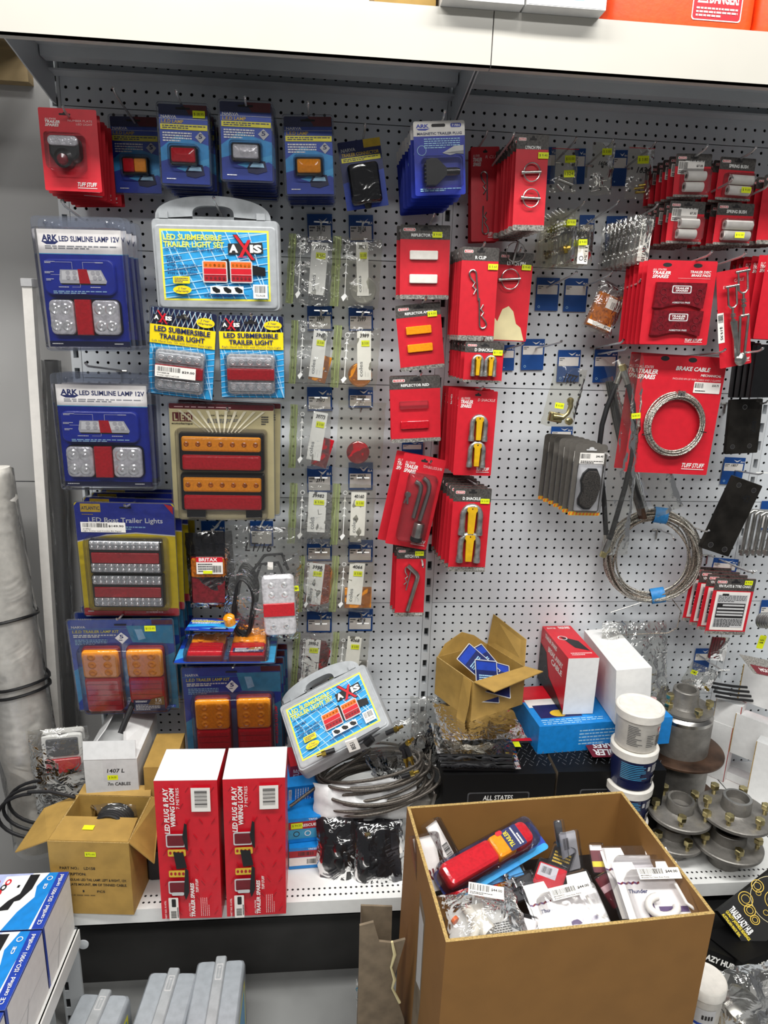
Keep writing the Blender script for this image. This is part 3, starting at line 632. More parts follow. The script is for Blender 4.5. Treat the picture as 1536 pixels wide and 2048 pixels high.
def axis_pack(q, Y, label, side, stick):
    mw, W, H = face(*q, Y); t = thing('trailer_light_pack', label, 'light pack', mw)
    m = M(W, H); backing(m, 'pale_blue', 5); m.R(0, 0, 1, 1, 'navy', 5)
    for k in range(12): m.P([(.03+.08*k, .005), (.045+.08*k, .005), (max(.0, -.07+.08*k)+.0, .19), (max(0, -.085+.08*k), .19)], 'lgrey'); m.P([(.02+.08*k, .005), (.03+.08*k, .005), (min(1, .1+.08*k), .19), (min(1, .09+.08*k), .19)], 'pale_blue')
    water(m, 0, .37, 1, .99); m.R(0, .19, 1, .4, 'yellow'); axis_logo(m, .05, .03, .34, .18)
    m.R(.39, .07, .6, .095, 'print_black', 3); m.E(.5, .07, .05, .025, 'print_black', 12); m.E(.84, .11, .14, .055, 'yellow'); m.X('3 Year', .76, .075, .9, .1, 'navy', .01, .2); m.X('Warranty', .73, .11, .95, .14, 'navy', .01, .2)
    m.X('LED SUBMERSIBLE', .07, .205, .92, .265, 'navy', .03); m.X('TRAILER LIGHT', .15, .285, .84, .345, 'navy', .03); m.X(side, .04, .36, .96, .39, 'navy'); m.build('card', t)
    m = M(W, H); x0, x1, y0, y1 = .12*W, .84*W, -.93*H, -.47*H; m.slab(x0-3, y0-3, x1+3, y1+3, 10, .5, 14, 'lens_grey', 3)
    hh = y1-y0; ww = x1-x0
    for c in (0, 1):
        b0 = y0+hh*(.05+.66*c)
        m.slab(x0+3, b0, x1-3, b0+hh*.24, 4, 13, 18, 'lens_grey', 2)
        for k in range(5): m.lathe([(6.5, 18), (5, 19.4), (3, 18.2), (2, 20), (.5, 20.4)], 'led', 12, (x0+ww*(.12+.19*k), b0+hh*.12, 0), 'z')
    m.build('lamp', t)
    m = M(W, H); m.slab(x0-2, y0+hh*.34, x1+2, y0+hh*.66, 3, 12, 21, 'lens_red', 3); m.build('red_lens', t)
    clamshell(t, W, H, .07, .435, .9, .965, 26, rim=3, r=12)
    if stick:
        m = M(.62*W, .13*H, 0); m.T = Matrix.Translation((.13*W, -.635*H, 26.5)); m.box(0, -.13*H, 0, .62*W, 0, .3, 'paper'); m.z = .4; m.B(.05, .1, .62, .5); m.X('$29.00', .66, .3, .97, .52, 'print_black', .02); m.X('MWBBR38', .05, .58, .35, .7, 'print_black'); m.X('Trailer Light Led Left', .05, .78, .6, .93, 'print_black'); m.build('price_label', t)
axis_pack(((302, 612), (434, 629), (293, 786)), (-225, -225, -215), 'trailer light blister pack with white $29.00 price label, under the grey case', 'Left Hand Side 12v with Licence Plate Light', True)
axis_pack(((437, 630), (566, 633), (440, 795)), (-222, -222, -215), 'trailer light blister pack without price label, under the grey case', 'Right Hand Side 12v with Licence Plate Light', False)
hook((371, 638), 240, 'peg hook of the trailer light pack with the price label'); hook((502, 636), 240, 'peg hook of the trailer light pack without price label')

# ---- led autolamps twin kit
mw, W, H = face((337, 806), (547, 811), (344, 1036), (-190, -190, -185))
t = thing('twin_lamp_pack', 'cream blister pack with two amber and red bar lamps, front one', 'lamp pack', mw)
m = M(W, H); backing(m, 'cream', 6); m.R(0, 0, 1, .045, 'wine', 3); m.G(.05, .02, .95, .035, 1, 'pink')
for k, s in enumerate('LED'):
    m.R(.03+.065*k, .075, .09+.065*k, .15, 'wine'); m.X(s, .045+.065*k, .085, .077+.065*k, .142, 'cream', .04)
m.X('autolamps', .02, .16, .22, .18, 'black', .02); m.X('Boat Trailer Lamp Kit', .38, .085, .65, .105, 'black', .01); m.G(.36, .12, .68, .16, 3, 'grey'); m.G(.88, .09, .95, .17, 4, 'dgrey')
for k in range(10): m.P([(.5, .35), (.08+.09*k, .055), (.11+.09*k, .055)], 'ray')
m.build('card', t)
for k in (0, 1):
    y1 = -(.235+.35*k)*H; y0 = y1-.33*H
    m = M(W, H); m.slab(.09*W, y0, .91*W, y1, 6, .5, 18, 'blackplastic', 3)
    if k: m.box(.14*W, y0-16, 3, .32*W, y0+2, 16, 'blackplastic'); m.box(.72*W, y0-16, 3, .88*W, y0+2, 16, 'blackplastic')
    m.build('lamp_housing', t)
    m = M(W, H); m.slab(.12*W, y0+.175*H, .88*W, y1-.03*H, 5, 16, 26, 'amber', 5)
    for j in range(7): m.lathe([(6, 26), (4, 27.5), (1, 26.3)], 'amber_dark', 10, (W*(.17+.11*j), y1-.09*H, 0), 'z')
    m.build('amber_lens', t)
    m = M(W, H); m.slab(.12*W, y0+.015*H, .88*W, y0+.145*H, 5, 16, 26, 'lens_red', 5); m.build('red_lens', t)
clamshell(t, W, H, .06, .2, .94, .99, 31, r=10, rim=3)
stack(t, 1, 38, 'cream pack of bar lamps behind the front one', 'cream packs of bar lamps', 0, 1, 4, 14, 2)
hook((455, 823), 215, 'peg hook carrying the cream packs of bar lamps')

# ---- atlantic boat trailer lights
mw, W, H = face((147, 1004), (347, 1008), (126, 1230), (-220, -220, -200))
t = thing('boat_trailer_light_pack', 'yellow and blue blister pack with two square clustered lamps, front one', 'light pack', mw)
m = M(W, H); backing(m, 'yellow', 6); m.P([(0, .03), (.03, 0), (.97, 0), (1, .03), (1, .27), (.6, .25), (.3, .27), (0, .33)], 'ark_blue'); m.P([(0, .33), (.3, .27), (.6, .25), (1, .27), (1, .28), (.6, .26), (.3, .28), (0, .34)], 'paper'); m.R(0, .93, 1, 1, 'red', 4)
m.R(.06, .01, .26, .08, 'gold'); m.X('ATLANTIC', .07, .032, .25, .062, 'navy', .02); m.G(.07, .095, .26, .105, 1, 'gold'); m.X('LED Boat Trailer Lights', .13, .125, .88, .18, 'white', .01); m.G(.34, .195, .7, .23, 2, 'pale_blue'); m.P([(.9, .0), (.99, .02), (.99, .09)], 'red'); m.R(.45, .03, .57, .045, 'print_black', 2); m.G(.04, .95, .14, .97, 1, 'white'); m.G(.65, .955, .95, .975, 1, 'pink'); m.build('card', t)
for k in (0, 1):
    y1 = -(.3+.305*k)*H; y0 = y1-.29*H; x0, x1 = (.13-.0*k)*W, .87*W
    m = M(W, H); m.slab(x0, y0, x1, y1, 4, .5, 20, 'blackplastic', 2); m.build('lamp_housing', t)
    m = M(W, H)
    for c in (0, 1):
        b0 = y0+(.02+.195*c)*H; m.slab(x0+4, b0, x1-4, b0+.075*H, 2, 18, 23, 'lens_grey', 1)
        for r_ in (0, 1):
            for j in range(12): m.lathe([(5, 23), (3.6, 24), (2, 23.2), (.4, 24.4)], 'led', 8, (x0+(x1-x0)*(.055+.081*j), b0+.02*H+.037*H*r_, 0), 'z')
    m.build('clear_lens', t)
    m = M(W, H); m.slab(x0+6, y0+.1*H, x1-6, y0+.19*H, 2, 18, 23, 'lens_red', 1); m.build('red_lens', t)
clamshell(t, W, H, .08, .28, .93, .92, 27, r=10, rim=2)
m = M(.45*W, .085*H, 0); m.T = Matrix.Translation((.05*W, -.165*H, 1.8)); m.box(0, -m.H, 0, m.W, 0, .3, 'paper'); m.z = .4; m.B(.04, .08, .6, .5); m.X('$149.90', .62, .25, .96, .48, 'print_black', .02); m.X('214921', .04, .6, .22, .74, 'print_black'); m.X('Light Trailer Led Combo 8m Pigtail', .04, .8, .9, .94, 'print_black'); m.build('price_label', t)
stack(t, 3, 42, 'yellow boat trailer light pack behind the front one', 'yellow boat trailer light packs', 1, .8, 1, 7, 2, ('red_lens',))
hook((250, 1016), 258, 'peg hook carrying the yellow boat trailer light packs')

# ---- narva trailer lamp kits
def kit_base(m):
    m.R(0, 0, 1, 1, 'narva', 6); m.P([(0, .4), (.25, .6), (.5, .35), (.75, .5), (1, .42), (1, 1), (0, 1)], 'royal'); m.P([(0, .55), (.09, .5), (.1, .8), (0, .92)], 'cyan'); m.P([(.47, .42), (.53, .42), (.53, .9), (.47, .9)], 'sky'); m.P([(.9, .4), (1, .35), (1, 1), (.86, 1)], 'teal'); m.P([(.55, .06), (1, .06), (1, .26), (.6, .24)], 'teal')
    m.P([(.63, .1), (.7, .1), (.73, .2), (.66, .22)], 'pale_blue'); m.R(.8, 0, 1, .05, 'wine'); m.X('NARVA', .03, .06, .165, .085, 'white', .03); m.R(.0, .09, .6, .093, 'cyan'); m.X('L.E.D TRAILER LAMP KIT', .035, .105, .48, .135, 'lemon', .015, .15); m.G(.04, .15, .45, .185, 2, 'white', fill=.7); m.G(.05, .2, .36, .265, 4, 'pale_blue'); m.P([(.5, .13), (.565, .19), (.5, .255), (.435, .19)], 'lgrey'); m.X('5', .48, .155, .52, .195, 'navy', .03); m.G(.47, .205, .53, .22, 1, 'navy')
    m.R(.44, .04, .56, .055, 'print_black', 2)
def kit_lamps(t, W, H, low=.96, d=26):
    for k, x0 in enumerate((.12, .545)):
        m = M(W, H); m.slab(x0*W-2, -low*H-2, (x0+.35)*W+2, -.28*H+2, 9, .5, 14, 'wine', 2); m.build('lamp_base', t)
        m = M(W, H); m.slab(x0*W, -.575*H, (x0+.35)*W, -.285*H, 9, 12, d, 'amber', 6)
        for i in (0, 1, 2):
            for j in (0, 1): m.lathe([(11, d-.4), (6, d+2.2), (1, d+.5)], 'amber', 10, ((x0+.1+.15*j)*W, -(.34+.085*i)*H, 0), 'z')
        m.build('amber_lens', t)
        m = M(W, H); m.slab(x0*W, -low*H, (x0+.35)*W, -.58*H, 8, 12, d, 'lens_red', 6)
        for i in range(5): m.box((x0+.02)*W, -(.64+.06*i)*H, d-1, (x0+.33)*W, -(.643+.06*i)*H, d+.5, 'lens_dark')
        m.build('red_lens', t)
    m = M(W, H, d+1.2); m.R(.58, .82, .89, .95, 'navy'); m.G(.6, .83, .78, .85, 1, 'white', fill=.9); m.X('LED LAMP', .6, .826, .72, .846, 'white'); m.G(.6, .87, .84, .94, 4, 'white'); m.P([(.72, .88), (.76, .81), (.885, .78), (.885, .88)], 'kraft_dark'); m.X('12', .8, .805, .86, .84, 'white', .03); m.X('VOLT', .79, .85, .86, .868, 'white', .01); m.build('badge', t)
def kit(q, Y, label, side=False):
    mw, W, H = face(*q, Y); t = thing('trailer_lamp_kit', label, 'lamp kit', mw)
    m = M(W, H); backing(m, 'narva', 6); kit_base(m)
    if side: m.X('WITH LICENCE PLATE LAMP', .93, .4, .96, .8, 'red', .01, 0, 90)
    else: m.R(.86, .955, .97, .985, 'narva'); m.X('74847BLF', .87, .96, .95, .98, 'pale_blue')
    m.build('card', t); kit_lamps(t, W, H); clamshell(t, W, H, .08, .25, .94, .985, 31, r=12, rim=3)
    return t, W, H
t, W, H = kit(((134, 1241), (344, 1239), (148, 1420)), (-215, -215, -190), 'blue trailer lamp kit with amber over red lamps, under the yellow pack')
sticker(t, .73, .06, W, H, '$115.00', 2.5, 26, 15)
stack(t, 4, 34, 'blue trailer lamp kit hanging behind the front kit at the left', 'blue trailer lamp kits at the left', 1.5, .8, 4, 5, 5, ('badge', 'amber_lens'))
hook((234, 1243), 250, 'peg hook carrying the left blue trailer lamp kits')
t, W, H = kit(((363, 1336), (560, 1331), (360, 1530)), (-215, -215, -195), 'blue trailer lamp kit with two amber over red lamps, behind the two red cartons', True)
stack(t, 3, 34, 'blue trailer lamp kit hanging behind the middle kit', 'blue trailer lamp kits behind the red cartons', 1.5, .8, 3, 4, 6, ('badge', 'amber_lens'))
hook((466, 1339), 250, 'peg hook carrying the middle blue trailer lamp kits')
# one kit lying flat across the top of the hanging kits
a, b_, c = at(372, 1268, -110), at(556, 1268, -110), at(358, 1326, -262)
mw, W, H = face3(a, b_, c)
t = thing('trailer_lamp_kit', 'blue trailer lamp kit lying flat across the tops of the hanging kits', 'lamp kit', mw)
m = M(W, H); backing(m, 'narva', 6); kit_base(m); m.build('card', t); kit_lamps(t, W, H, .94, 24); clamshell(t, W, H, .08, .25, .94, .985, 29, r=12, rim=3)
a, b_, c = at(386, 1236, -150), at(480, 1238, -185), at(420, 1262, -215)
mw, W, H = face3(a, b_, c)
t = thing('marker_lamp_pack', 'small blue pack with round amber lamp tipped over on the flat lamp kit', 'lamp pack', mw)
m = M(W, H); backing(m, 'narva', 3); narva_base(m); m.build('card', t)
m = M(W, H); m.lathe([(14, .5), (14, 20), (9, 26), (2, 28)], 'amber', 20, (.86*W, -.4*H, 0), 'z'); m.build('lamp', t)
# ================================================================ CENTRE: BAGGED REFLECTORS, CARDS
def bla(x0, y0, x1, y1, label, num=None, Y=-4, full=True, yb=None, sk=(0, 0)):
    """blue shelf ticket with a white panel, standing against the board"""
    mw, W, H = face((x0, y0), (x1, y0+sk[0]), (x0+sk[1], y1), Y)
    m = M(W, H); m.box(0, -H, -.6, W, 0, 0, 'tick_blue')
    k = 1.0 if full else 1.9
    m.P([(.45, .09*k), (.62, .13*k), (.8, .07*k), (.66, .16*k), (.6, .17*k)], 'white'); m.X('BLA', .78, .13*k, .97, .18*k, 'white', .03, .2)
    y0_, y1_ = (.22, .5) if full else (.4, .92)
    m.R(.05, y0_, .93, y1_, 'paper'); m.G(.08, y0_+.02, .3, y0_+(y1_-y0_)*.45, 2, 'dgrey')
    if num: m.X(num, .36, y0_+.02, .7, y0_+(y1_-y0_)*.42, 'print_black', .02, .2)
    if full: m.ring(.16, .88, .05, .9, 'pale_blue')
    return solo(m, 'shelf_ticket', label, 'ticket', mw, 'blue shelf tickets')
def coles(bq, tq, rf, num, label, Y=-75, sd=1, hexa=False, hookp=None, notag=False, zipped=True):
    mw, W, H = face(*bq, Y); t = thing('reflector_bag', label, 'bag', mw, 'clear bags of reflectors')
    m = M(W, H)
    if rf:
        kind, cx, cy, rx, ry, rot, col = rf
        p = at(cx, cy, Y+3); q = mw.inverted() @ (p*MM); s = (at(cx+10, cy, Y)-at(cx, cy, Y)).length/10
        m.T = Matrix.Translation((q.x*1000, q.y*1000, -6)) @ Matrix.Rotation(math.radians(rot), 4, 'Z')
        if kind == 'round': m.lathe([(rx*s, -3), (rx*s, 2), (rx*s-3, 4), (rx*s-4, 3.4), (.5, 3.6)], col, 28, (0, 0, 0), 'z')
        elif kind == 'hex': m.prism([(-rx*s, -ry*s*.85), (-rx*s*.2, -ry*s), (rx*s, -ry*s*.7), (rx*s, ry*s*.6), (rx*s*.4, ry*s), (-rx*s, ry*s)], -3, 3, col)
        else: m.slab(-rx*s, -ry*s, rx*s, ry*s, 2, -3, 4, col, 1.5)
        m.build('reflector', t)
    if not notag:
        m = sub(mw, *tq, Y+1, 1); m.box(0, -m.H, 0, m.W, 0, .4, 'white'); m.z = 1.0
        m.X('coles', .12, .62, .38, .93, 'grey', .01, 0, 90); m.G(.55, .75, .6, .93, 1, 'lgrey', 1); m.G(.75, .78, .8, .93, 1, 'lgrey', 1)
        m.X(num, .2, .05, .85, .13, 'print_black', .02, .15); m.R(.3, .19, .88, .31, 'sticker'); m.X('$ 3.00', .36, .22, .82, .28, 'print_black'); m.build('gift_tag', t)
    m = M(W, H); pillow(m, 0, 0, W, -H, 6, 'bag_crisp' if sd % 2 else 'bag', 12, 14, sd, 4.5, .06); m.build('bag_film', t)
    if zipped:
        m = M(W, H); m.T = Matrix.Translation((0, 0, 3))
        m.sheet([[(W*x+(1 if j % 2 else -1), -H*j/8, 2+2*math.sin(j+x*9)) for x in (-.02, .05, .1, .16)] for j in range(9)], 'bag_green')
        for x in (.05, .13): m.sheet([[(W*x+d, -H*j/8, 4+1.4*math.sin(j*1.3)) for d in (0, 1.1)] for j in range(9)], 'green_zip')
        m.build('zip_strip', t)
        m = M(W, H, 6); m.ring(.28, .14, .05, 1, 'white', 16); m.R(.27, .2, .285, .82, 'white')
        for k in range(3): m.P([(.278, .24+.12*k), (.33, .29+.12*k), (.278, .27+.12*k), (.226, .29+.12*k)], 'white')
        m.P([(.2, .86), (.28, .8), (.33, .84), (.25, .92)], 'white'); m.build('arrow_print', t)
    return t
def tick_pair(x0, x1, ys, col, nums):
    for (a, b), n, w_ in zip(ys, nums, ('topmost', 'second', 'third', 'fourth', 'fifth', 'lowest')):
        bla(x0, a, x1, b, 'blue shelf ticket, %s in the %s column of bagged reflectors' % (w_, col), n, -6, False)
tick_pair(614, 664, [(428, 485), (612, 662), (774, 822), (932, 985), (1078, 1122), (1222, 1265)], 'left', ('39772', '3997', '39773', '3994', '39982', None))
tick_pair(697, 746, [(430, 485), (612, 662), (774, 815), (925, 980), (1080, 1124), (1218, 1262)], 'right', ('3992A', '3999', '39888', '4060', '4066', '4068'))
i = 0
for cx, rows, cn in ((638, (452, 629, 803, 963, 1112, 1255), 'left'), (722, (452, 632, 806, 963, 1112, 1254), 'right')):
    for r_, y in enumerate(rows):
        i += 1
        hook((cx+4, y-4), 95, 'peg hook with white bar, %s in the %s reflector column' % (('topmost', 'second', 'third', 'fourth', 'fifth', 'lowest')[r_], cn), bar=True, up=4)
coles(((580, 467), (664, 476), (572, 606)), ((624, 483), (657, 487), (611, 587)), ('rect', 640, 575, 19, 27, -6, 'grey'), '39772', 'zip bag with grey square reflector, top of the left bag column', -78, 1)
coles(((668, 472), (765, 480), (660, 612)), ((712, 484), (736, 484), (700, 592)), ('round', 726, 580, 27, 27, 0, 'lgrey'), '3992A', 'zip bag with round white reflector, top of the right bag column', -76, 2)
coles(((585, 640), (664, 647), (574, 766)), ((628, 660), (655, 664), (612, 752)), ('rect', 640, 737, 18, 27, -12, 'amber'), '3997', 'zip bag with amber rectangular reflector in the left bag column', -78, 3)
coles(((670, 650), (762, 658), (660, 774)), ((714, 662), (742, 662), (711, 760)), ('round', 720, 750, 24, 24, 0, 'amber'), '3999', 'zip bag with round amber reflector in the right bag column', -76, 4)
coles(((583, 808), (664, 813), (564, 934)), ((628, 822), (656, 827), (609, 917)), ('rect', 645, 905, 16, 30, -14, 'lens_red'), '39773', 'zip bag with dark red rectangular reflector in the left bag column', -78, 5)
coles(((678, 800), (772, 806), (672, 934)), ((700, 830), (720, 830), (700, 850)), ('round', 716, 905, 23, 24, 0, 'lens_red'), '', 'clear bag with round red reflector and no paper tag', -76, 6, notag=True, zipped=False)
coles(((582, 965), (668, 970), (570, 1085)), ((618, 983), (654, 985), (608, 1063)), ('hex', 640, 1030, 26, 44, -9, 'lgrey'), '39982', 'zip bag with white angled reflector in the left bag column', -78, 7)
coles(((668, 966), (752, 970), (660, 1088)), ((703, 984), (733, 985), (708, 1071)), ('rect', 712, 1062, 12, 24, 0, 'lgrey'), '40160', 'zip bag with narrow white reflector in the right bag column', -76, 8)
coles(((600, 1110), (664, 1113), (590, 1222)), ((620, 1125), (650, 1128), (609, 1207)), ('hex', 640, 1172, 24, 46, -9, 'orange'), '3998', 'zip bag with orange angled reflector in the left bag column', -78, 9)
coles(((666, 1110), (748, 1114), (660, 1222)), ((700, 1125), (730, 1127), (695, 1208)), ('rect', 716, 1196, 27, 22, 3, 'amber'), '4066', 'zip bag with wide orange reflector in the right bag column', -76, 10)
coles(((590, 1262), (662, 1266), (576, 1372)), ((612, 1278), (642, 1280), (598, 1362)), ('hex', 634, 1322, 22, 44, -8, 'lens_red'), '3998-2', 'zip bag with red angled reflector, lowest of the left bag column', -78, 11)
coles(((668, 1262), (740, 1266), (664, 1372)), ((696, 1272), (724, 1274), (692, 1352)), ('rect', 716, 1340, 20, 20, 3, 'lgrey'), '4068', 'zip bag behind the leaning case, lowest of the right bag column', -76, 12)

# ---- red trailer spares cards
def redcard(q, Y, name, label, title, head=True, stick=None, foot=True, parts=None, cat='card pack', tpos=(.32, .1, .95, .145), n=0, dy=16, what=None, gl=None, dx=0, seed=3, code=None, jr=1.2, dz=0.0, skip=('price_sticker',), z=2.5, hh=.17):
    mw, W, H = face(*q, Y); t = thing(name, label, cat, mw)
    m = M(W, H); backing(m, 'red_card', 3)
    if head:
        m.R(0, 0, 1, hh, 'head_grey', 3); m.R(0, hh*.5, 1, hh, 'head_grey'); pill(m, .06, hh*.22, .3, hh*.44)
        m.R(.4, hh*.25, .62, hh*.38, 'print_black', 1.5); m.E(.51, hh*.22, .05, hh*.13, 'print_black', 10)
        m.X(title, *tpos, 'white', .03)
        if foot: m.R(0, .94, 1, 1, 'tread', 3)
        if foot and code: m.X(code, .7, .95, .95, .98, 'white')
    else:
        euro(m, .5, .05, .16); spares(m, .07, .08, .38, .2); m.X(title, .5, .09, .95, .12, 'pink', 0, .2); tuff(m, .6, .9, .94, .96)
    m.build('card', t)
    if parts: parts(t, W, H)
    if stick: sticker(t, stick[0], stick[1], W, H, stick[2], z, 22, 12)
    if n: stack(t, n, dy, what, gl, 1.4, jr, dz, dx, seed, skip)
    return t
def refl(mat, ys, missing=False):
    def f(t, W, H):
        for y in ys:
            m = M(W, H); m.slab(.19*W, -(y+.125)*H, .76*W, -y*H, 2.5, .3, 6, mat, 1.5); m.build('reflector', t)
        if missing:
            m = M(W, H); m.slab(.18*W, -.49*H, .76*W, -.37*H, 3, .3, 6, 'blister', 2); m.build('empty_blister', t)
    return f
redcard(((801, 449), (901, 451), (803, 598)), -150, 'reflector_card', 'red card with two white bar reflectors', 'REFLECTOR WHITE', parts=refl('nylon', (.34, .66)), stick=(.64, .09, '$ 9.00'), n=1, dy=22, what='red card behind the white reflector card', gl='white reflector cards', dx=-5, tpos=(.22, .115, .85, .155), hh=.19)
redcard(((790, 612), (880, 603), (797, 744)), -135, 'reflector_card', 'red card with two amber bar reflectors', 'REFLECTOR AMBER', parts=refl('amber', (.33, .6)), stick=(.7, .13, '$ 9.00'), tpos=(.2, .115, .85, .155), hh=.19)
redcard(((779, 754), (880, 750), (788, 886)), -140, 'reflector_card', 'red card with one dark red bar reflector and one empty blister', 'REFLECTOR RED', parts=refl('lens_red', (.67,), True), n=2, dy=20, what='red card behind the red reflector card', gl='red reflector cards', dx=2, tpos=(.22, .115, .78, .155), hh=.19)
for tip, s in (((868, 435), 'white reflector card'), ((852, 600), 'amber reflector card'), ((842, 752), 'red reflector card')): hook(tip, 175, 'peg hook carrying the %s' % s)
def rclip(m, x, y, s, flip=1, mat='zinc'):
    """hairpin clip, length s"""
    P = []
    for k in range(13):
        a = math.radians(90+flip*0+ (k*21)); P.append((x+math.cos(a)*s*.1, y-s*.1+math.sin(a)*s*.12, 2.6))
    pts = [(x+.12*s, y-s, 2.6), (x+.12*s, y-.2*s, 2.6)]+[(x+.12*s*math.cos(math.radians(a)), y-.13*s+.13*s*math.sin(math.radians(a)), 2.6) for a in range(0, 181, 20)]
    pts += [(x-.08*s, y-.25*s, 2.6), (x+.05*s, y-.42*s, 2.6), (x-.03*s, y-.52*s, 2.6), (x+.07*s, y-.64*s, 2.6), (x-.02*s, y-.78*s, 2.6)]
    m.tube(pts, s*.026, mat, 6)
def clips(sp):
    def f(t, W, H):
        for x, y, s, rot in sp:
            m = M(W, H); m.T = Matrix.Translation((x*W, -y*H, 0)) @ Matrix.Rotation(math.radians(rot), 4, 'Z'); rclip(m, 0, 0, s*H); m.build('clip', t)
    return f
redcard(((942, 294), (999, 293), (924, 484)), -95, 'clip_card', 'dark red card with two hairpin clips, behind the lynch pin cards', 'R CLIP', False, None, parts=clips([(.45, .26, .3, 0), (.5, .92, .3, 178)]), n=3, dy=12, what='red hairpin clip card behind the upper one', gl='upper hairpin clip cards', dx=1)
hook((974, 269), 165, 'red peg hook above the upper hairpin clip card')
def lynch(sp):
    def f(t, W, H):
        for x, y, r_, a in sp:
            m = M(W, H); m.T = Matrix.Translation((x*W, -y*H, 3)) @ Matrix.Rotation(math.radians(a), 4, 'Z'); R = r_*W
            m.tube([(R*math.cos(k*.2618), R*1.05*math.sin(k*.2618), 3) for k in range(24)], 1.3, 'zinc', 6, True)
            m.tube([(-R*1.25, 0, 2), (R*1.15, 0, 2)], 3.2, 'zinc', 10); m.lathe([(4.4, 0), (4.4, 5)], 'zinc', 12, (-R*1.3, 0, 2), 'x'); m.build('lynch_pin', t)
    return f
redcard(((1034, 268), (1099, 270), (1040, 461)), -245, 'lynch_pin_card', 'red card with two ring lynch pins, front of its thick stack', 'LYNCH PIN', True, (.68, .18, '$ 9.40'), parts=lynch([(.5, .39, .25, 3), (.52, .66, .25, -2)]), n=9, dy=21, what='red lynch pin card in the thick stack', gl='lynch pin cards', dx=-1.0, tpos=(.28, .115, .75, .15), hh=.15, seed=9)
hook((1027, 275), 268, 'peg hook carrying the lynch pin cards')
redcard(((925, 493), (999, 496), (914, 681)), -205, 'clip_card', 'red card with two opposed hairpin clips and yellow sticker, front one', 'R CLIP', True, (.72, .17, '$ 5.60'), parts=clips([(.3, .24, .33, 8), (.68, .86, .33, 184)]), n=6, dy=18, what='red clip card behind the lower hairpin card', gl='lower hairpin clip cards', dx=-1.0, code='COTTER PIN', tpos=(.36, .09, .66, .125), hh=.14)
hook((969, 492), 225, 'peg hook carrying the lower hairpin clip cards')
def torn(t, W, H):
    lynch([(.45, .0, .26, 80), (.36, .3, .26, 5)])(t, W, H)
    m = M(W, H, .3); m.P([(.02, .99), (.02, .74), (.1, .78), (.22, .64), (.4, .6), (.55, .66), (.66, .8), (.8, .84), (.93, .99)], 'cream'); m.build('torn_patch', t)
redcard(((999, 503), (1068, 507), (997, 681)), -120, 'lynch_pin_card', 'torn red lynch pin card with bare cardboard patch at the bottom', 'LYNCH PIN', True, (.68, .13, '$ 9.40'), False, torn, tpos=(.25, .1, .78, .145), hh=.14)
hook((1042, 503), 150, 'peg hook carrying the torn lynch pin card')
def shackle(m, x, y, w_, h, r):
    """bow of a D shackle, opening downwards, with a yellow pin head"""
    pts = [(x-w_/2, y-h, 7)]+[(x-w_/2, y-h*(.85-.1*k), 7) for k in range(5)]+[(x-w_/2*math.cos(math.radians(a)), y-w_*.55+w_*.52*math.sin(math.radians(a)), 7) for a in range(0, 181, 20)]+[(x+w_/2, y-h*(.45+.1*k), 7) for k in range(5)]+[(x+w_/2, y-h, 7)]
    rr = [r*1.25, r*1.2]+[r]*(len(pts)-4)+[r*1.2, r*1.25]
    m.tube(pts, rr, 'galv', 10)
def shackles(sp, r):
    def f(t, W, H):
        for x, y, w_, h in sp:
            m = M(W, H); shackle(m, x*W, -y*H, w_*W, h*H, r); m.build('shackle_bow', t)
            m = M(W, H); cx, cy = x*W, -y*H; hw = w_*W*.22
            m.prism([(cx-hw*1.2, cy-.02*h*H), (cx+hw*1.2, cy-.02*h*H), (cx+hw*1.4, cy-h*H*.14), (cx+hw, cy-h*H*.22), (cx+hw*.8, cy-h*H*.95), (cx-hw*.8, cy-h*H*.95), (cx-hw, cy-h*H*.22), (cx-hw*1.4, cy-h*H*.14)], 7, 15, 'shackle_yellow')
            m.z = 15; m.E(x, y+.08*h, .018, .014*W/H*1.4, 'black', 10); m.build('shackle_pin', t)
    return f
redcard(((931, 683), (1009, 686), (934, 764)), -215, 'shackle_card', 'small red card with two galvanised shackles side by side, yellow pins', 'D SHACKLE', True, (.72, .18, '$11.00'), parts=shackles([(.33, .34, .22, .5), (.66, .34, .22, .5)], 4.6), n=5, dy=25, what='small red shackle card behind the front one', gl='small shackle cards', dx=-2.5, tpos=(.25, .15, .72, .23), hh=.26, dz=.3)
def bigsh(t, W, H): shackles([(.56, .29, .34, .29), (.56, .6, .34, .29)], 6.2)(t, W, H)
redcard(((918, 780), (996, 783), (912, 950)), -190, 'shackle_card', 'plain red card with two galvanised shackles one above the other', 'D SHACKLE', False, None, parts=bigsh, n=5, dy=25, what='tall red shackle card in the middle stack', gl='middle shackle cards', dx=-3.2, seed=5)
redcard(((908, 975), (984, 977), (913, 1143)), -205, 'shackle_card', 'grey headed red card with two large shackles, front of the lowest stack', 'D SHACKLE', True, (.72, .12, '$15.00'), parts=lambda t, W, H: shackles([(.5, .2, .46, .34), (.5, .53, .46, .34)], 7.4)(t, W, H), n=6, dy=26, what='red shackle card in the lowest stack', gl='lowest shackle cards', dx=-3.2, code='12MM', tpos=(.25, .105, .72, .14), hh=.16, dz=.4)
for tip, s in (((968, 682), 'small'), ((965, 780), 'middle'), ((955, 972), 'lowest')): hook(tip, 215, 'peg hook carrying the %s shackle cards' % s)
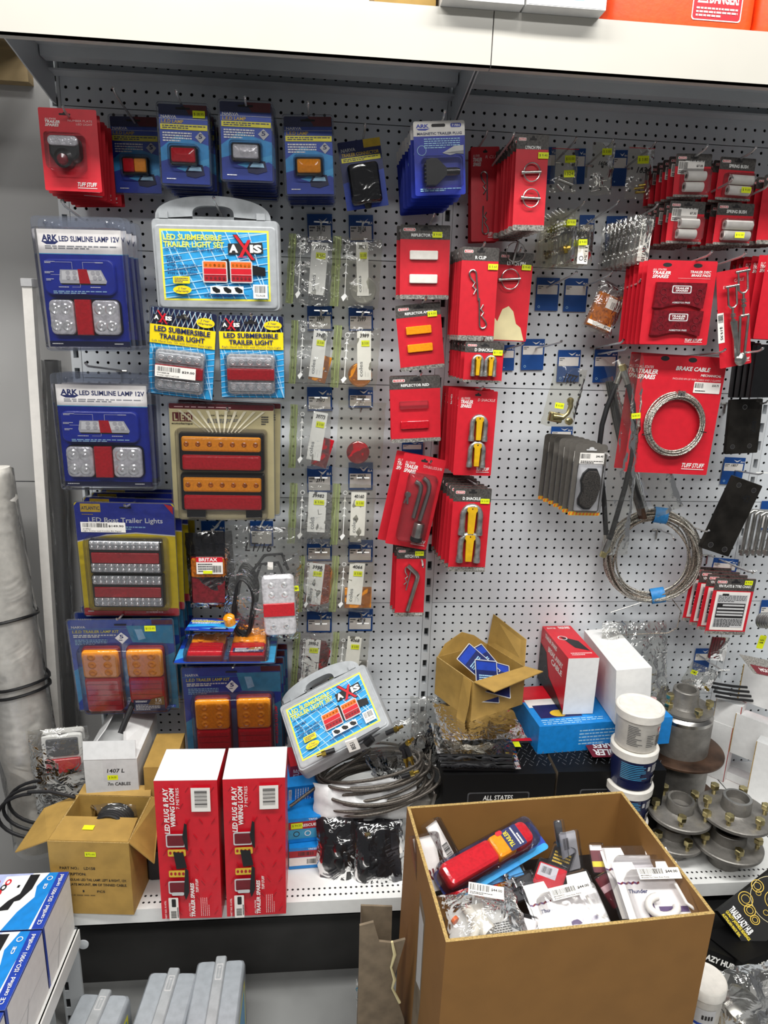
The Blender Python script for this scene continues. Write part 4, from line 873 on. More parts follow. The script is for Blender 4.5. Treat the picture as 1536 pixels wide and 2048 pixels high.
# tow bar lock and pin
def towlock(t, W, H):
    for (x0, y0, x1, y1, x2, y2, r_) in ((.38, .27, .55, .32, .52, .66, 5.6), (.55, .22, .74, .3, .68, .68, 5.8)):
        m = M(W, H); m.tube([(x0*W, -y0*H, 8), ((x0+.6*(x1-x0))*W, -(y0+.35*(y1-y0))*H, 8), (x1*W-2, -(y1-.01)*H, 8), (x1*W, -(y1+.05)*H, 8), (x2*W, -y2*H, 8)], r_, 'steel', 12); m.build('hitch_pin', t)
    m = M(W, H); m.T = Matrix.Translation((.68*W, -.7*H, 14)); m.lathe([(13, 0), (14, -2), (14, -36)], 'zinc', 24); m.lathe([(15, -36), (15, -46), (12, -49)], 'rubber', 24); m.build('lock_barrel', t)
    for k in (0, 1):
        m = M(W, H); m.T = Matrix.Translation(((.27+.02*k)*W, -.42*H, 2+k)) @ Matrix.Rotation(.2-.45*k, 4, 'Z'); m.slab(-7, -9, 7, 5, 6, 0, 1.6, 'steel', .3); m.box(-2.2, -26, 0, 2.2, -8, 1.5, 'steel'); m.build('key', t)
    m = M(W, H); m.slab(.2*W, -.93*H, .9*W, -.18*H, 12, .6, 26, 'blister', 8); m.build('blister', t)
redcard(((809, 905), (893, 921), (769, 1086)), -150, 'tow_bar_lock_card', 'tilted red card with bent steel hitch pins, lock barrel and two keys', 'TOW-BAR LOCK & PIN', False, None, parts=towlock, n=1, dy=32, what='tilted red lock card behind the front one', gl='tow bar lock cards', dx=-14, jr=2)
hook((862, 928), 175, 'peg hook carrying the tilted tow bar lock cards')
def hitch(t, W, H):
    m = M(W, H); m.tube([(.37*W, -.24*H, 7), (.68*W, -.36*H, 7), (.72*W, -.4*H, 7), (.7*W, -.46*H, 7), (.42*W, -.9*H, 7)], 6.2, 'zinc', 12); m.build('hitch_pin', t)
    m = M(W, H); m.T = Matrix.Translation((.42*W, -.26*H, 3)) @ Matrix.Rotation(-.2, 4, 'Z'); rclip(m, 0, 0, .34*H); m.build('clip', t)
redcard(((794, 1095), (853, 1095), (782, 1233)), -140, 'hitch_pin_card', 'small red card with bent hitch pin and clip, lowest of its column', 'HITCH PIN', True, (.62, .05, '$10.50'), parts=hitch, n=2, dy=24, what='red hitch pin card behind the front one', gl='hitch pin cards', dx=-2.5, tpos=(.28, .1, .75, .145), hh=.16, code='10M-BAR')
hook((846, 1126), 165, 'peg hook carrying the hitch pin cards', up=-9)
bla(804, 882, 846, 915, 'blue shelf ticket behind the tilted tow bar lock cards', None, -5, True)

# ---- the two bagged lamps in the middle
mw, W, H = face((374, 1068), (460, 1066), (376, 1212), (-150, -150, -150))
t = thing('bagged_lamp', 'bag with a red and white header and small amber over red lamp', 'bagged lamp', mw)
m = sub(mw, (380, 1112), (452, 1112), (380, 1206), -155); m.slab(0, -m.H, m.W, 0, 6, -20, 8, 'lens_dark', 4); m.T2 = 0; m.slab(3, -m.H*.42, m.W-3, -3, 5, 7, 11, 'amber_dark', 2); m.build('lamp', t)
m = sub(mw, (392, 1114), (445, 1114), (392, 1148), -170, 0); m.box(0, -m.H, 0, m.W, 0, .5, 'paper'); m.z = .6; m.R(0, 0, 1, .3, 'red'); m.X('BRITAX', .1, .05, .8, .25, 'white', .03); m.G(.06, .36, .6, .9, 4, 'dgrey'); m.B(.6, .5, .95, .9); m.R(.25, .8, .6, .98, 'sticker'); m.build('header_label', t)
m = M(W, H); m.tube([(W*.3, -H*.05, 0), (W*.55, H*.02, 3), (W*.62, -.25*H, 0), (W*.4, -.3*H, 4), (W*.35, -.05*H, 6)], 4, 'rubber', 8); m.build('cable', t)
m = M(W, H); pillow(m, -5, 4, W+5, -H-4, 14, 'smoke', 12, 14, 31, 5, .05); m.build('bag_film', t)
mw, W, H = face((462, 1056), (600, 1062), (462, 1270), (-160, -160, -160))
t = thing('bagged_lamp', 'large clear bag with clear and red lamp and black cable, handwritten LT/16', 'bagged lamp', mw)
m = sub(mw, (522, 1150), (588, 1150), (526, 1268), -180); m.T = m.T @ Matrix.Rotation(.05, 4, 'Z'); w2, h2 = m.W, m.H; m.slab(0, -h2, w2, 0, 12, 0, 18, 'lens_clear', 5)
for cx in (.3, .7):
    for cy in (.14, .3, .84): m.lathe([(9, 17), (6, 19.5), (1, 18)], 'led', 12, (cx*w2, -cy*h2, 0), 'z')
m.build('lamp', t)
m = sub(mw, (522, 1150), (588, 1150), (526, 1268), -180); m.T = m.T @ Matrix.Rotation(.05, 4, 'Z'); m.slab(2, -.66*h2, w2-2, -.44*h2, 2, 16, 21, 'lens_red', 1); m.build('red_lens', t)
m = M(W, H)
rd = random.Random(5)
for k in range(9):
    cx = W*(.2+.05*rd.random()); rx = W*(.14+.03*rd.random()); m.tube([(cx+rx*math.cos(a*.35)+W*.02*math.sin(a), -H*(.6+.015*k)+H*.27*math.sin(a*.35), -8+k*3+4*math.sin(a*.9)) for a in range(19)], 3.4, 'rubber', 6)
m.tube([(W*.3, -.4*H, 10), (W*.5, -.22*H, 12), (W*.75, -.2*H, 12), (W*.85, -.35*H, 8)], 3.6, 'rubber', 8); m.tube([(W*.35, -.5*H, 12), (W*.45, -.3*H, 14), (W*.7, -.28*H, 12), (W*.8, -.42*H, 8)], 3.6, 'rubber', 8); m.build('cable', t)
m = M(W, H, 20); m.X('LT/16', .22, .1, .6, .18, 'print_black', .01, .2); m.build('writing', t); m = M(W, H, 20); m.R(.55, .27, .63, .34, 'paper'); m.build('paper_flag', t)
m = M(W, H); pillow(m, -14, 8, W+6, -H-4, 22, 'bag_crisp', 16, 20, 32, 7, .035); m.build('bag_film', t)
sticker(t, .93, .48, W, H, '$', 24, 14, 14, 10)
for tip, s in (((424, 1064), 'small amber lamp bag'), ((517, 1062), 'large lamp and cable bag')): hook(tip, 175, 'peg hook carrying the %s' % s)
bla(402, 1042, 449, 1090, 'blue shelf ticket above the small amber lamp bag', '42010-26', -5, False)
bla(500, 1042, 546, 1092, 'blue shelf ticket behind the large lamp and cable bag', None, -5, False)
# ================================================================ RIGHT BAY: HANGING GOODS
def partsbag(q, label, Y=-130, sd=1, draw=None, stick=(), ink=None, tip=None, film='bag', red_zip=False, th=6, cat='bag of parts', group=None):
    mw, W, H = face(*q, Y); t = thing('parts_bag', label, 'bag of parts', mw, group)
    if draw: draw(t, W, H)
    m = M(W, H); pillow(m, 0, 0, W, -H, th, film, 10, 12, sd, 5, .06); m.build('bag_film', t)
    for (x, y, s, w_) in stick: sticker(t, x, y, W, H, s, th+5, w_, w_*.62, 3)
    if ink:
        m = M(W, H, th+5); m.X(ink[0], ink[1], ink[2], ink[3], ink[4], 'print_black', .03, .25, ink[5] if len(ink) > 5 else 0); m.build('writing', t)
    if red_zip:
        m = M(W, H, 2); m.sheet([[(W*i/6, -H*.03-y, 3+math.sin(i)) for i in range(7)] for y in (0, 1.4)], 'red'); m.build('zip', t)
    if tip: hook(tip, 20-Y, 'peg hook carrying the %s' % label.split(',')[0])
    return t, mw, W, H
def tubes_in(mat, sp, r=3.5, hex_=False):
    def f(t, W, H):
        for (x0, y0, x1, y1) in sp:
            m = M(W, H); m.tube([(x0*W, -y0*H, 2), (x1*W, -y1*H, 3)], r, mat, 6 if hex_ else 10); m.build('fitting', t)
    return f
partsbag(((1104, 294), (1158, 296), (1096, 385)), 'small bag with zinc pins, beside the thick lynch pin stack', -120, 1, tubes_in('zinc', [(.3, .7, .85, .82), (.28, .82, .5, .95)], 4), [(.45, .2, '$10.00', 24), (.45, .52, '1324', 24)], None, (1152, 282), red_zip=True)
partsbag(((1187, 283), (1232, 286), (1170, 388)), 'small bag with square wire clips, second along the top', -130, 2, tubes_in('steel', [(.45, .75, .75, .72), (.45, .75, .45, .85), (.45, .85, .75, .84), (.1, .95, .5, .9)], 1.4), [(.35, .14, '$ 3.00', 22)], ('1606', .25, .38, .65, .46), (1226, 286))
partsbag(((1258, 292), (1310, 294), (1246, 398)), 'small bag with brass fittings marked 1634, third along the top', -135, 3, tubes_in('brass', [(.35, .8, .7, .78), (.4, .87, .75, .86), (.5, .74, .75, .72)], 3), [(.3, .2, '$ 3.80', 26)], ('1634', .3, .4, .85, .52), (1310, 291), red_zip=True)
bla(1096, 294, 1112, 368, 'blue shelf ticket edge left of the top row parts bags', None, -5, True)
bla(1150, 297, 1172, 368, 'blue shelf ticket between the first two top row parts bags', None, -5, True)
bla(1228, 300, 1256, 372, 'blue shelf ticket between the square clip bag and the brass bag', None, -5, True)
bla(1214, 432, 1255, 502, 'blue shelf ticket left of the barcode bags', None, -5, True)
bla(1160, 430, 1190, 478, 'blue shelf ticket above the hose clamp bag', None, -5, False)
t, mw, W, H = partsbag(((1116, 416), (1160, 420), (1100, 526)), 'bag with brass nut, front of the second row stack', -170, 4, tubes_in('brass', [(.45, .72, .75, .7), (.55, .66, .6, .8)], 5, True), [(.42, .2, '$ 9.00', 20)], ('2574', .3, .36, .75, .44), (1168, 409))
stack(t, 5, 18, 'crumpled parts bag behind the brass nut bag', 'brass nut bags', 2, 3, -1, -3, 5)
t, mw, W, H = partsbag(((1146, 448), (1190, 450), (1142, 530)), 'bag with a ring clamp and sideways price, right of the brass nut bag', -165, 5, None, [(.25, .38, '$ 9.00', 20)], ('464', .25, .15, .6, .28), (1236, 408), 'bag')
m = M(W, H, 5); m.R(.3, .5, .78, .97, 'paper'); m.X('11.50', .62, .55, .74, .92, 'print_black', .02, 0, -90); m.ring(.48, .83, .1, 1.6, 'dgrey'); m.build('card_label', t)
stack(t, 3, 18, 'parts bag behind the ring clamp bag', 'ring clamp bags', 2, 3, -1, -3, 6)
def bcl(t, W, H):
    m = M(W, H, 3); m.box(.45*W, -.93*H, 0, .97*W, -.07*H, 1, 'paper'); m.z = 1.4; m.B(.68, .1, .92, .35, 'print_black', False); m.G(.5, .12, .62, .6, 3, 'dgrey', 1); m.X('$17.10', .62, .65, .82, .92, 'print_black', .02, 0, -90); m.build('barcode_label', t)
t, mw, W, H = partsbag(((1268, 428), (1310, 432), (1262, 528)), 'clear bag with long white barcode label reading 17.10, front of its stack', -190, 6, bcl, tip=(1314, 415), film='bag_crisp')
stack(t, 7, 18, 'barcode labelled bag behind the front one', 'barcode labelled bags', 1.5, 3, -1.2, -3, 7)
# spring bush cards
def bush(l):
    def f(t, W, H):
        for k, y in enumerate((.53, .78)):
            m = M(W, H); a, b_ = (.28-.04*k, .8-.05*k) if l == 0 else ((.2-.03*k, .93-.04*k) if l == 2 else (.3-.04*k, .93-.06*k)); r_ = .115*H
            m.lathe([(r_*.5, a*W+1), (r_, a*W), (r_, b_*W), (r_*.8, b_*W+.5)], 'nylon', 20, (0, -y*H, r_*.8), 'x'); m.lathe([(.01, a*W-.3), (r_*.45, a*W-.3)], 'taupe2', 14, (0, -y*H, r_*.8), 'x', caps=True); m.build('bush', t)
        m = M(W, H); m.slab(.16*W, -.93*H, .95*W, -.36*H, 6, .5, 20, 'blister', 5); m.build('blister', t)
    return f
def seven(t, W, H, y=.17):
    m = M(.72*W, .3*H, 0); m.T = Matrix.Translation((.08*W, -y*H, 1)) @ Matrix.Rotation(-.03, 4, 'Z'); m.box(0, -m.H, 0, m.W, 0, .4, 'paper'); m.z = .5; m.B(.03, .06, .36, .6); m.X('$7.35', .7, .22, .95, .42, 'print_black', .03); m.G(.03, .7, .4, .95, 2, 'print_black'); m.build('price_label', t)
for q, Y, lab, l, st, lb, n, tip, seed in (
    (((1353, 307), (1425, 308), (1341, 394)), -205, 'spring bush card with white $7.35 label, upper row left', 0, None, 1, 5, (1413, 299), 21),
    (((1442, 313), (1513, 318), (1431, 399)), -200, 'spring bush card with yellow sticker on short bushes, upper row right', 1, (.55, .72, '$ 9.00'), 0, 4, (1510, 302), 22),
    (((1341, 401), (1412, 404), (1325, 486)), -195, 'spring bush card with white $7.35 label, lower row left', 0, None, 1, 4, (1463, 364), 23),
    (((1436, 405), (1510, 408), (1425, 489)), -195, 'spring bush card with yellow sticker on long bushes, lower row right', 2, (.42, .72, '$10.00'), 0, 4, (1536, 375), 24)):
    t = redcard(q, Y, 'spring_bush_card', lab, 'SPRING BUSH', True, (st+()) if st else None, True, bush(l), tpos=(.26, .16, .8, .24), hh=.29, z=24)
    mw, W, H = face(*q, Y)
    if lb: seven(t, W, H)
    stack(t, n, 26, 'spring bush card in the %s stack' % lab.split(', ')[1], 'spring bush cards '+lab.split(', ')[1], 1.5, 1.2, -.5, -1.5, seed)
    hook(tip, 250, 'peg hook over the %s spring bush cards' % lab.split(', ')[1])
# red cards cut by the right edge
t = redcard(((1530, 350), (1600, 352), (1516, 488)), -200, 'spare_parts_card', 'red card cut off by the right edge beside the spring bushes', 'SPRING BUSH', True, n=4, dy=22, what='red card at the right edge beside the bushes', gl='right edge cards', dx=-3)
t = redcard(((1535, 508), (1610, 512), (1520, 678)), -210, 'spare_parts_card', 'plain red card cut off by the right edge under the bushes', 'BRAKE', False, n=5, dy=22, what='plain red card at the right edge', gl='plain right edge cards', dx=-4)
# amber lens in bags
for q, lab, sd, s in ((((1200, 580), (1246, 600), (1177, 652)), 'orange lamp lens in a bag, left one with white barcode', 1, 'pros'), (((1236, 596), (1266, 580), (1236, 672)), 'orange lamp lens in a bag, right one nearest the brake pads', 2, 'pros')):
    mw, W, H = face(*q, -110); t = thing('bagged_lens', lab, 'bagged lens', mw, 'bagged orange lenses')
    m = M(W, H); m.slab(0, -H, W, 0, 4, -12, 6, 'amber_dark', 4); m.build('lens', t)
    m = M(W, H, 6.3); m.R(.42 if sd == 1 else .1, .08, .98, .38, 'paper'); m.B(.6 if sd == 1 else .15, .18, .96 if sd == 1 else .5, .36); m.R(0, .82, 1, .93, 'paper'); m.X(s, .7, .83, .95, .92, 'print_black', .03); m.build('label', t)
    m = M(W, H); pillow(m, -6, 24, W+7, -H-10, 12, 'bag_crisp', 10, 14, sd+40, 6, .05); m.build('bag_film', t)
hook((1222, 551), 170, 'peg hook carrying the left bagged orange lens'); hook((1280, 567), 200, 'peg hook carrying the right bagged orange lens')
hook((1152, 548), 205, 'empty peg hook over the left blue ticket of the empty pair', up=4)
bla(1074, 555, 1120, 621, 'blue shelf ticket of an empty peg, left of the pair', None, -5, True, sk=(1, -6))
bla(1131, 556, 1177, 623, 'blue shelf ticket of an empty peg, right of the pair', None, -5, True, sk=(1, -6))
bla(1045, 678, 1090, 740, 'blue shelf ticket with a peg across it, right of the small shackle cards', None, -5, True, sk=(0, -5)); bla(1006, 690, 1030, 741, 'blue shelf ticket half hidden by the small shackle cards', None, -5, True)
hook((1122, 686), 190, 'empty peg hook right of the small shackle cards', up=4); hook((1046, 690), 150, 'short peg hook beside the small shackle cards', up=4)
bla(1117, 700, 1162, 764, 'blue shelf ticket behind the brass catch bag', None, -5, True, sk=(0, -4)); bla(1190, 699, 1236, 765, 'blue shelf ticket behind the bagged brake hoses', None, -5, True, sk=(0, -4))
bla(1103, 853, 1146, 900, 'blue shelf ticket above the grey brake pad cards', None, -5, True)
# trailer disc brake pads
def pads(t, W, H):
    for k in (0, 1):
        y = .26+.33*k; x0 = .14-.0*k
        m = M(W, H); P = [(x0*W, -y*H), (.86*W, -y*H), (.86*W, -(y+.06)*H)]+[(.86*W-3, -(y+.3)*H)]+[(W*(.8-.56*i/8), -H*(y+.3-.045*math.sin(math.pi*i/8))) for i in range(9)]+[(x0*W-3, -(y+.3)*H), (x0*W, -(y+.06)*H)]
        m.prism(P[::-1] if False else P, .5, 9, 'lens_dark'); m.build('brake_pad', t)
        m = M(W, H, 9.2); m.R(.36, y+.035, .64, y+.125, 'lgrey', 3); m.R(.375, y+.045, .625, y+.115, 'wine', 3); m.X('TRAILER', .4, y+.055, .6, y+.078, 'white', .02, .2); m.X('SPARES', .41, y+.085, .59, y+.106, 'white', .02, .2); m.X('ASBESTOS FREE', .38, y+.225, .64, y+.245, 'lgrey', .02)
        for a, b_ in ((.24, .11), (.26, .2), (.5, .17), (.76, .11), (.74, .2)): m.ring(a, y+b_, .045, 1.2, 'wine')
        m.build('pad_print', t)
mw, W, H = face((1297, 519), (1436, 523), (1277, 688), -235)
t = thing('brake_pad_card', 'large red card with two dark red trailer brake pads, front one', 'card pack', mw)
m = M(W, H); backing(m, 'red_card', 3)
for x in (.28, .72): m.E(x, .055, .065, .025, 'print_black'); 
spares(m, .08, .1, .34, .21); m.X('TRAILER DISC', .62, .115, .92, .145, 'white', .02, .2); m.X('BRAKE PADS', .64, .155, .92, .185, 'white', .02, .2); m.R(.45, .205, .92, .208, 'pink'); tuff(m, .66, .925, .92, .97); m.build('card', t)
pads(t, W, H); stack(t, 5, 20, 'large red brake pad card behind the front one', 'large red brake pad cards', .8, .3, -.5, -1, 31, ('pad_print',))
hook((1422, 510), 290, 'left peg hook of the pair over the trailer brake pad cards'); hook((1490, 512), 290, 'right peg hook of the pair over the trailer brake pad cards')
# turnbuckle hardware card
mw, W, H = face((1438, 528), (1500, 530), (1405, 738), (-235, -235, -235)); mw, W, H = face((1432, 545), (1497, 533), (1418, 742), -230)
t = thing('turnbuckle_card', 'tilted red card with long zinc turnbuckles and clevis ends', 'card pack', mw)
m = M(W, H); backing(m, 'red_card', 3); m.X('BRAKE', .2, .15, .42, .18, 'pink', 0, .2); m.X('CABLE', .55, .1, .85, .13, 'pink', 0, .2); tuff(m, .55, .93, .95, .97); m.box(-.02*W, -.73*H, .1, .18*W, -.42*H, .5, 'paper'); m.z = .7; m.B(.0, .44, .16, .52, 'print_black', False); m.X('$19.95', .04, .56, .13, .7, 'print_black', .02, 0, -90); m.build('card', t)
for (x, y0, y1, y2, hw) in ((.38, .15, .38, .55, .13), (.72, .02, .25, .5, .14)):
    m = M(W, H); m.tube([((x-hw)*W, -y0*H, 12), ((x-hw)*W, -(y1-.03)*H, 12), ((x-hw*.4)*W, -y1*H, 12), ((x+hw*.4)*W, -y1*H, 12), ((x+hw)*W, -(y1-.03)*H, 12), ((x+hw)*W, -y0*H, 12)], 2.4, 'zinc', 8)
    m.tube([((x-hw-.08)*W, -(y0+.015)*H, 12), ((x+hw+.08)*W, -(y0+.015)*H, 12)], 3.2, 'zinc', 10); m.build('clevis', t)
    m = M(W, H); m.tube([(x*W, -y1*H, 12), ((x-.02)*W, -y2*H, 12)], 2.6, 'steel', 8); m.T = Matrix.Translation((x*W, -(y1+.06)*H, 12)); m.lathe([(5.5, 0), (5.5, -5)], 'zinc', 6); m.lathe([(7, -6), (7, -8)], 'zinc', 16); m.lathe([(5.5, -12), (5.5, -18)], 'zinc', 6); m.build('threaded_rod', t)
m = M(W, H); 
for a, b_ in (((.32, .52), (.5, .93)), ((.6, .48), (.5, .93)), ((.86, .48), (.68, .9))):
    m.tube([(a[0]*W, -a[1]*H, 12), (b_[0]*W, -b_[1]*H, 12)], 3.2, 'zinc', 8)
m.tube([(.6*W, -.48*H, 12), (.86*W, -.48*H, 12)], 3, 'zinc', 8)
m.lathe([(13, 6), (15, 9), (13, 12), (3, 16)], 'zinc', 20, (.58*W, -.93*H, 2), 'z'); m.build('fork_arm', t)
m = M(W, H); m.box(.36*W, -.9*H, 9, .5*W, -.52*H, 14, 'zinc'); m.build('flat_link', t)
# black tube stack at the right edge
for k in range(4):
    mw, W, H = face((1478+k*12, 680+k*3), (1500+k*12, 680+k*3), (1474+k*12, 796), -130-k*24)
    m = M(W, H); m.slab(0, -H, W+40*(k == 3), 0, 2, -16, 0, 'blackplastic', 1.5)
    solo(m, 'channel_bar', 'black channel bar hanging at the right edge, %s from the left' % ('first', 'second', 'third', 'rightmost')[k], 'channel bar', mw, 'black channel bars')
# brake cable card
mw, W, H = face((1283, 705), (1456, 716), (1247, 943), (-190, -190, -190))
t = thing('brake_cable_card', 'very large red card with a ring of galvanised wire cable', 'card pack', mw)
m = M(W, H); backing(m, 'red_card', 3)
for x in (.28, .6): m.E(x, .035, .05, .02, 'print_black')
spares(m, .0, .1, .22, .21); m.X('BRAKE CABLE', .42, .09, .82, .125, 'white', .03, .2); m.X('MECHANICAL', .72, .145, .96, .165, 'white', .02, .2); m.X('INCLUDES 8M OF WIRE CABLE AND 2 CLAMPS', .4, .185, .96, .2, 'pink', 0, .2); tuff(m, .68, .9, .95, .955); m.R(.66, .21, .97, .3, 'paper', 1); m.B(.67, .22, .77, .26); m.X('$58.75', .87, .225, .95, .245, 'print_black', .02); m.G(.68, .275, .88, .29, 1, 'print_black'); m.build('card', t)
m = M(W, H); rd = random.Random(8)
for k in range(11):
    cx, cy = .5*W+rd.uniform(-2, 2), -.575*H+rd.uniform(-2, 2); R = W*.345-((k*5) % 14)*1.0; z0 = 4+k*1.1; ph = rd.uniform(0, 6)
    m.tube([((cx+R*math.cos(a*.1309)), (cy+R*1.02*math.sin(a*.1309)), z0+2.0*math.sin(a*.1309*2+ph)) for a in range(48)], 2.1, 'wire_rope', 7, True)
m.build('cable_coil', t)
m = M(W, H)
for a in (92, 200, 350): 
    c_, s_ = math.cos(math.radians(a)), math.sin(math.radians(a)); R = W*.335; m.tube([((.5*W+(R+10*math.cos(q))*c_), -.575*H+(R+10*math.cos(q))*s_, 8+10*math.sin(q)) for q in [k*.63 for k in range(10)]], 1.2, 'black', 6, True)
m.build('cable_tie', t)
for k in (0, 1):
    m = M(W, H); m.T = Matrix.Translation(((.47+.045*k)*W, -.31*H, 14)); m.slab(-5, -7, 5, 5, 3, -6, 4, 'zinc', 1); m.tube([(-3, -6, 0), (-3, 6, 4), (3, 6, 4), (3, -6, 0)], 1.6, 'zinc', 6); m.build('clamp', t)
stack(t, 1, 45, 'very large red cable card behind the front one', 'large brake cable cards', 0, .3, 0, -4, 3)
hook((1524, 703), 300, 'long peg hook over the brake cable card'); hook((1449, 705), 250, 'shorter peg hook over the brake cable card')
# bagged brass catch
def catch(t, W, H):
    m = M(W, H); m.tube([(.7*W, -.5*H, 4), (.75*W, -.62*H, 6), (.72*W, -.74*H, 6), (.6*W, -.82*H, 6), (.3*W, -.84*H, 5)], [6, 6, 5, 6, 9], 'yzinc', 10); m.slab(.18*W, -.92*H, .6*W, -.76*H, 3, -4, 10, 'yzinc', 3); m.lathe([(8, 0), (8, 5), (3, 5)], 'yzinc', 20, (.7*W, -.53*H, 2), 'z'); m.build('catch', t)
    m = M(W, H); m.lathe([(9, 0), (9, 9), (6, 12)], 'yzinc', 20, (.82*W, -.86*H, 0), 'z'); m.build('roller', t)
partsbag(((1112, 727), (1175, 740), (1088, 850)), 'bag with brassy cast catch, handwritten 2221', -150, 8, catch, [(.24, .6, '$ 6.00', 22)], ('2221', .3, .12, .72, .26, 180), None)
hook((1246, 686), 0+170, 'peg hook carrying the brassy catch bag')
# bagged brake hoses
for k, (q, pts, lab) in enumerate((
    (((1212, 735), (1262, 712), (1180, 1095)), [(1240, 750), (1228, 780), (1214, 815), (1204, 850), (1199, 890), (1201, 940), (1208, 1000), (1211, 1050), (1213, 1085)], 'left black brake hose hanging in a long clear bag'),
    (((1240, 712), (1290, 712), (1205, 1110)), [(1250, 750), (1258, 775), (1266, 810), (1268, 860), (1262, 920), (1250, 975), (1234, 1030), (1222, 1070), (1212, 1095)], 'right black brake hose hanging in a long clear bag'))):
    Y = -170-k*18; mw, W, H = face(*q, Y); inv = mw.inverted(); t = thing('bagged_brake_hose', lab, 'brake hose', mw, 'bagged brake hoses')
    L_ = [tuple((inv @ (at(x, y, Y)*MM))*1000) for x, y in pts]
    m = M(W, H); m.tube(L_, 6.2, 'rubber', 12); m.build('hose', t)
    for e, f_ in ((0, 1), (-1, -2)):
        a, b_ = Vector(L_[e]), Vector(L_[f_]); d = (a-b_).normalized()
        m = M(W, H); m.tube([b_+d*((a-b_).length-22), a, a+d*14], [7.4, 7.6, 6.2], 'zinc', 12); m.tube([a+d*12, a+d*26], 8.2, 'yzinc', 6); m.build('hose_fitting', t)
    m = M(W, H); pillow(m, -4, 4, W+6, -H, 12, 'bag', 10, 30, 50+k, 7, .04, False); m.build('bag_film', t)
    sticker(t, .35+.2*k, .27, W, H, '$38.00', 18, 22, 13, 5)
hook((1254, 700), 175, 'left peg hook of the bagged brake hoses')
for k in range(3):
    q = ((1200+k*4, 760), (1222+k*4, 752), (1178+k*5, 1065))
    mw, W, H = face(*q, -80-k*26); inv = mw.inverted(); t = thing('bagged_brake_hose', 'further bagged brake hose behind the front two, %s from the wall' % ('first', 'second', 'third')[k], 'brake hose', mw, 'bagged brake hoses')
    m = M(W, H); m.tube([(W*.6, -10, 0), (W*.4, -H*.3, 0), (W*.3, -H*.6, 0), (W*.5, -H*.95, 0)], 6, 'rubber', 10); m.build('hose', t)
    m = M(W, H); m.tube([(W*.5, -H*.95, 0), (W*.5, -H*.95-30, 0)], 6.4, 'rust', 8); m.build('hose_fitting', t)
    m = M(W, H); pillow(m, 0, 0, W, -H, 8, 'bag', 6, 20, 60+k, 6, .04, False); m.build('bag_film', t)
# grey brake pad cards
mw, W, H = face((1152, 887), (1217, 889), (1118, 1030), -230)
def greycard(lab):
    t = thing('brake_pad_card', lab, 'card pack', mw)
    m = M(W, H); backing(m, 'taupe', 9, 1.0); m.R(.0, .945, 1, 1, 'gold', 4)
    for k in range(9): m.P([(.04+.11*k, .95), (.09+.11*k, .95), (.06+.11*k, .995), (.01+.11*k, .995)], 'orange')
    m.R(.15, .28, .9, .93, 'lgrey', 3); m.R(.34, .07, .66, .09, 'lgrey', 2); m.E(.5, .065, .08, .025, 'lgrey'); m.build('card', t)
    m = M(W, H); P = [(.45, .33), (.7, .33), (.74, .36), (.84, .45), (.86, .6), (.78, .78), (.62, .9), (.42, .9), (.24, .84), (.22, .76), (.3, .66), (.28, .56), (.24, .5), (.3, .4)]
    m.prism([(x*W, -y*H) for x, y in P[::-1]], 1, 8, 'black'); m.build('backing_plate', t)
    m = M(W, H); m.loft([[((.56+(x-.56)*k)*W, -(.62+(y-.62)*k)*H, z) for x, y in P[::-1]] for z, k in ((8, .9), (15, .9), (17, .84))], 'pad', False); m.build('friction_pad', t)
    m = M(W, H); m.slab(.13*W, -.94*H, .92*W, -.26*H, 6, 1, 21, 'blister', 3); m.build('blister', t)
    m = M(W, H, 1.2); m.R(.16, .12, .92, .275, 'paper', 1); m.B(.18, .135, .48, .2); m.X('$46.40', .66, .15, .88, .185, 'print_black', .03); m.G(.2, .225, .88, .265, 2, 'print_black'); m.build('price_label', t)
    return t
t = greycard('grey card with one dark brake pad and white $46.40 label, front one')
stack(t, 6, 27, 'grey brake pad card with striped orange foot', 'grey brake pad cards', 1, .8, -.2, -3.5, 41)
hook((1219, 909), 255, 'peg hook carrying the grey brake pad cards', up=-6)
# black steel plates
def plate(q, Y, label, holes, txt, th=10, wear=None):
    mw, W, H = face(*q, Y); t = thing('steel_plate', label, 'steel plate', mw)
    m = M(W, H); m.slab(0, -H, W, 0, 3, -th, 0, 'dark_steel', .8); m.build('plate', t)
    m = M(W, H, .1)
    for x, y, r_ in holes: m.ring(x, y, r_, 2, 'steel'); m.E(x, y, r_*.85, r_*.85*W/H, 'print_black')
    m.build('bolt_hole', t)
    m = M(W, H, .2); m.X(txt[0], *txt[1:5], 'black', .03, 0, txt[5]); m.build('writing', t)
    return t
plate(((1461, 800), (1527, 797), (1452, 909)), -150, 'square black steel plate with bolt holes, handwritten 1807', ((.46, .14, .07), (.2, .86, .07), (.72, .86, .07)), ('1807', .72, .35, .86, .62, -90))
plate(((1470, 952), (1526, 972), (1408, 1098)), -150, 'long black steel plate hanging diagonally', ((.25, .09, .08), (.78, .09, .08), (.25, .92, .09), (.75, .92, .09)), ('42', .55, .17, .8, .26, -70), 16)
bla(1450, 914, 1492, 968, 'blue shelf ticket between the two black steel plates', '1807', -5, True, sk=(2, -8))
hook((1523, 951), 120, 'peg hook carrying the long black steel plate', bar=True); hook((1534, 808), 175, 'peg hook carrying the square black steel plate')
bla(1428, 1115, 1478, 1160, 'blue shelf ticket above the plate and tyre chart cards', None, -60, True, sk=(4, -8)); bla(1524, 1002, 1560, 1060, 'blue shelf ticket above the U bolts at the right edge', None, -5, False)
bla(1524, 1200, 1560, 1235, 'blue shelf ticket right of the plate and tyre chart cards', None, -5, False)
